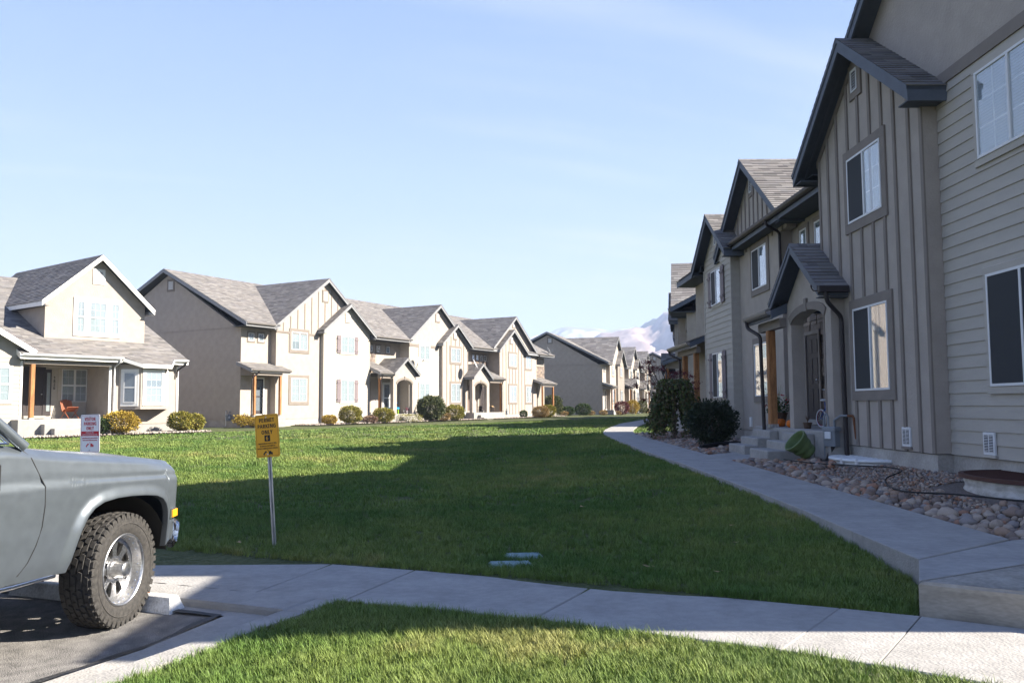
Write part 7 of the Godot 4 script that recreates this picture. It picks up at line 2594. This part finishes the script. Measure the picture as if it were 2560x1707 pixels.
func grass() -> void:
	var near_t := [tuft(811, 20, 0.034, 0.03, 0.075, 0.0042), tuft(812, 18, 0.036, 0.025, 0.065, 0.0042), tuft(813, 22, 0.034, 0.03, 0.085, 0.004)]
	var mid_t := [tuft(814, 18, 0.06, 0.03, 0.06, 0.007), tuft(815, 18, 0.06, 0.03, 0.065, 0.007)]
	var far_t := [tuft(816, 16, 0.14, 0.035, 0.06, 0.016)]
	var fn := FastNoiseLite.new()
	fn.seed = 5
	fn.frequency = 0.16
	fn.fractal_octaves = 3
	var fine := FastNoiseLite.new()
	fine.seed = 6
	fine.frequency = 1.1
	fine.fractal_octaves = 3
	var bins := [[[], [], []], [[], []], [[]]]
	rng.seed = 830
	# [d0, d1, per m2, bin, scale]
	for z in [[2.9, 6.9, 900.0, 0, 1.0], [6.0, 8.6, 620.0, 0, 0.9], [8.6, 12.0, 330.0, 0, 1.0], [12.0, 19.0, 105.0, 1, 1.15], [19.0, 32.0, 42.0, 1, 1.5], [32.0, 62.0, 9.0, 2, 1.25], [62.0, 112.0, 2.6, 2, 1.7]]:
		var x0: float = -0.62 * z[1] - 0.3
		var x1: float = 0.62 * z[1] + 0.3
		if z[1] > 10:
			x1 = minf(x1, 6.0 + z[1] * 0.12)
		var n := int((x1 - x0) * (z[1] - z[0]) * z[2])
		for k in n:
			var d: float = rng.randf_range(z[0], z[1])
			var x: float = rng.randf_range(x0, x1)
			if absf(x) > 0.62 * d + 0.4:
				continue
			if not on_grass(x, d):
				continue
			var dry := fn.get_noise_2d(x, d) * 0.9 + fine.get_noise_2d(x, d) * 0.55
			var c := Color(0.088, 0.165, 0.03).lerp(Color(0.22, 0.262, 0.062), clampf(0.40 + dry * 0.8, 0, 1))
			if dry > 0.4:
				c = c.lerp(Color(0.33, 0.28, 0.11), clampf((dry - 0.4) * 1.6, 0, 0.5))
			c *= rng.randf_range(0.78, 1.22)
			var s: float = z[4] * rng.randf_range(0.75, 1.2) * (1.0 + 0.22 * fine.get_noise_2d(x * 2.0, d * 2.0))
			var list: Array = bins[z[3]][rng.randi() % bins[z[3]].size()]
			list.append([Transform3D(Basis(Vector3.UP, rng.randf() * TAU).scaled(Vector3.ONE * s), W(x, d, lawn_y(x, d) - 0.035)), c])
	var names := [["lawn_grass", "green and straw coloured lawn grass near the sidewalk"], ["courtyard_grass", "mown courtyard grass half in shade"], ["far_grass", "sunlit grass on the far side of the courtyard"]]
	var sets := [near_t, mid_t, far_t]
	for b in 3:
		for i in bins[b].size():
			if bins[b][i].size() > 0:
				multi(names[b][0], sets[b][i], M.grass, bins[b][i], names[b][1], "grass")
	# a few fallen leaves
	rng.seed = 860
	for q in [[1.2, 7.6], [1.75, 7.35], [2.2, 8.5], [2.35, 9.4], [-2.9, 9.15], [0.9, 11.2], [-0.3, 14.0], [1.5, 12.2]]:
		var mb := MB.new()
		var d := Vector3(rng.randf_range(-1, 1), 0.15, rng.randf_range(-1, 1)).normalized()
		leaf_quad(mb, Vector3.ZERO, d, d.cross(Vector3.UP).normalized(), 0.075, 0.05, Color.WHITE)
		leaf_quad(mb, Vector3(0.01, 0.006, 0.01), -d, d.cross(Vector3.UP).normalized(), 0.03, 0.03, Color.WHITE)
		var o := put(mb, "fallen_leaf", M.tan_leaf)
		o.position = W(q[0], q[1], lawn_y(q[0], q[1]) + 0.035)
		tag(o, "curled tan leaf lying on the shaded grass", "leaf", "fallen leaves")

# ------------------------------------------------------------------ mountains
func ridge(label: String, dist: float, crest: Array, deep: float, base: Color, alt: Color, sd: int, snow: float, rough: float) -> void:
	var ns := FastNoiseLite.new()
	ns.seed = sd
	ns.frequency = 1.0 / (dist * 0.075)
	ns.fractal_octaves = 6
	ns.fractal_gain = 0.55
	var nf := FastNoiseLite.new()
	nf.seed = sd + 1
	nf.frequency = 1.0 / (dist * 0.012)
	nf.fractal_octaves = 4
	var mb := MB.new()
	var nx := 190
	var nz := 44
	var rows := []
	var x0: float = crest[0][0]
	var x1: float = crest[-1][0]
	for i in nx + 1:
		var t := lerpf(x0, x1, float(i) / nx)
		var hc := interp(t, crest) * dist
		var row := []
		for j in nz + 1:
			var v := float(j) / nz
			var z := dist - deep * 0.75 * (1.0 - v) + (deep * 0.5 if v > 0.92 else 0.0) * (v - 0.92) * 12.0
			var prof := pow(v / 0.92, 1.25) if v < 0.92 else 1.0 - (v - 0.92) * 2.5
			var x := t * dist
			var gul := ns.get_noise_2d(x, z * 0.45)
			var y := hc * prof * (1.0 + rough * gul * (1.0 - prof * 0.8)) + hc * 0.035 * nf.get_noise_2d(x, z)
			row.append(W(x, z, y - 1.5))
		rows.append(row)
	var m0 := MB.new()
	m0.grid(rows)
	# colour belongs to brush, rock and snow patches
	for k in m0.v.size():
		var p := m0.v[k]
		var b := nf.get_noise_2d(p.x * 1.7, p.z * 1.7 + p.y * 2.0)
		var g := ns.get_noise_2d(p.x * 1.3 + 500.0, p.z)
		var c := base.lerp(alt, clampf(0.45 + b * 1.3 + g * 0.7, 0, 1))
		if snow > 0 and p.y > snow and b + g > 0.12:
			c = c.lerp(Color(0.62, 0.64, 0.68), clampf((b + g - 0.12) * 4.0, 0, 0.85))
		m0.c[k] = c
	var o := put(m0, "mountain", M.hill, self, true)
	o.set_meta("label", label)
	structure(o)

func mountains() -> void:
	# crest heights as (tangent to the right, tangent of elevation)
	ridge("pale snow dusted mountain ridge, farthest", 3800.0, [[-0.9, 0.05], [-0.5, 0.07], [-0.3, 0.085], [-0.1, 0.074], [0.02, 0.081], [0.045, 0.084], [0.07, 0.0895], [0.095, 0.0915], [0.11, 0.092], [0.125, 0.0895], [0.16, 0.087], [0.3, 0.06], [0.9, 0.03]], 1440.0, Color(0.16, 0.15, 0.16), Color(0.24, 0.21, 0.20), 61, 224.0, 0.5)
	ridge("dark forested mountain ridge at upper right", 2480.0, [[0.10, 0.03], [0.13, 0.08], [0.142, 0.0895], [0.156, 0.0985], [0.172, 0.106], [0.185, 0.1125], [0.25, 0.14], [0.4, 0.16], [0.7, 0.12], [1.2, 0.05]], 600.0, Color(0.035, 0.045, 0.04), Color(0.055, 0.06, 0.045), 62, 0.0, 0.25)
	ridge("brown brush covered mountainside at right", 2080.0, [[0.02, 0.012], [0.06, 0.045], [0.085, 0.073], [0.10, 0.0835], [0.113, 0.0855], [0.126, 0.0885], [0.14, 0.0885], [0.153, 0.0895], [0.166, 0.097], [0.184, 0.110], [0.24, 0.13], [0.4, 0.14], [0.7, 0.11], [1.2, 0.04]], 1160.0, Color(0.24, 0.175, 0.15), Color(0.36, 0.29, 0.25), 63, 0.0, 0.55)

func _ready() -> void:
	make_camera()
	make_sky()
	make_materials()
	make_ground()
	mountains()
	make_houses()
	kerbside()
	yard_things()
	plants()
	stones()
	grass()
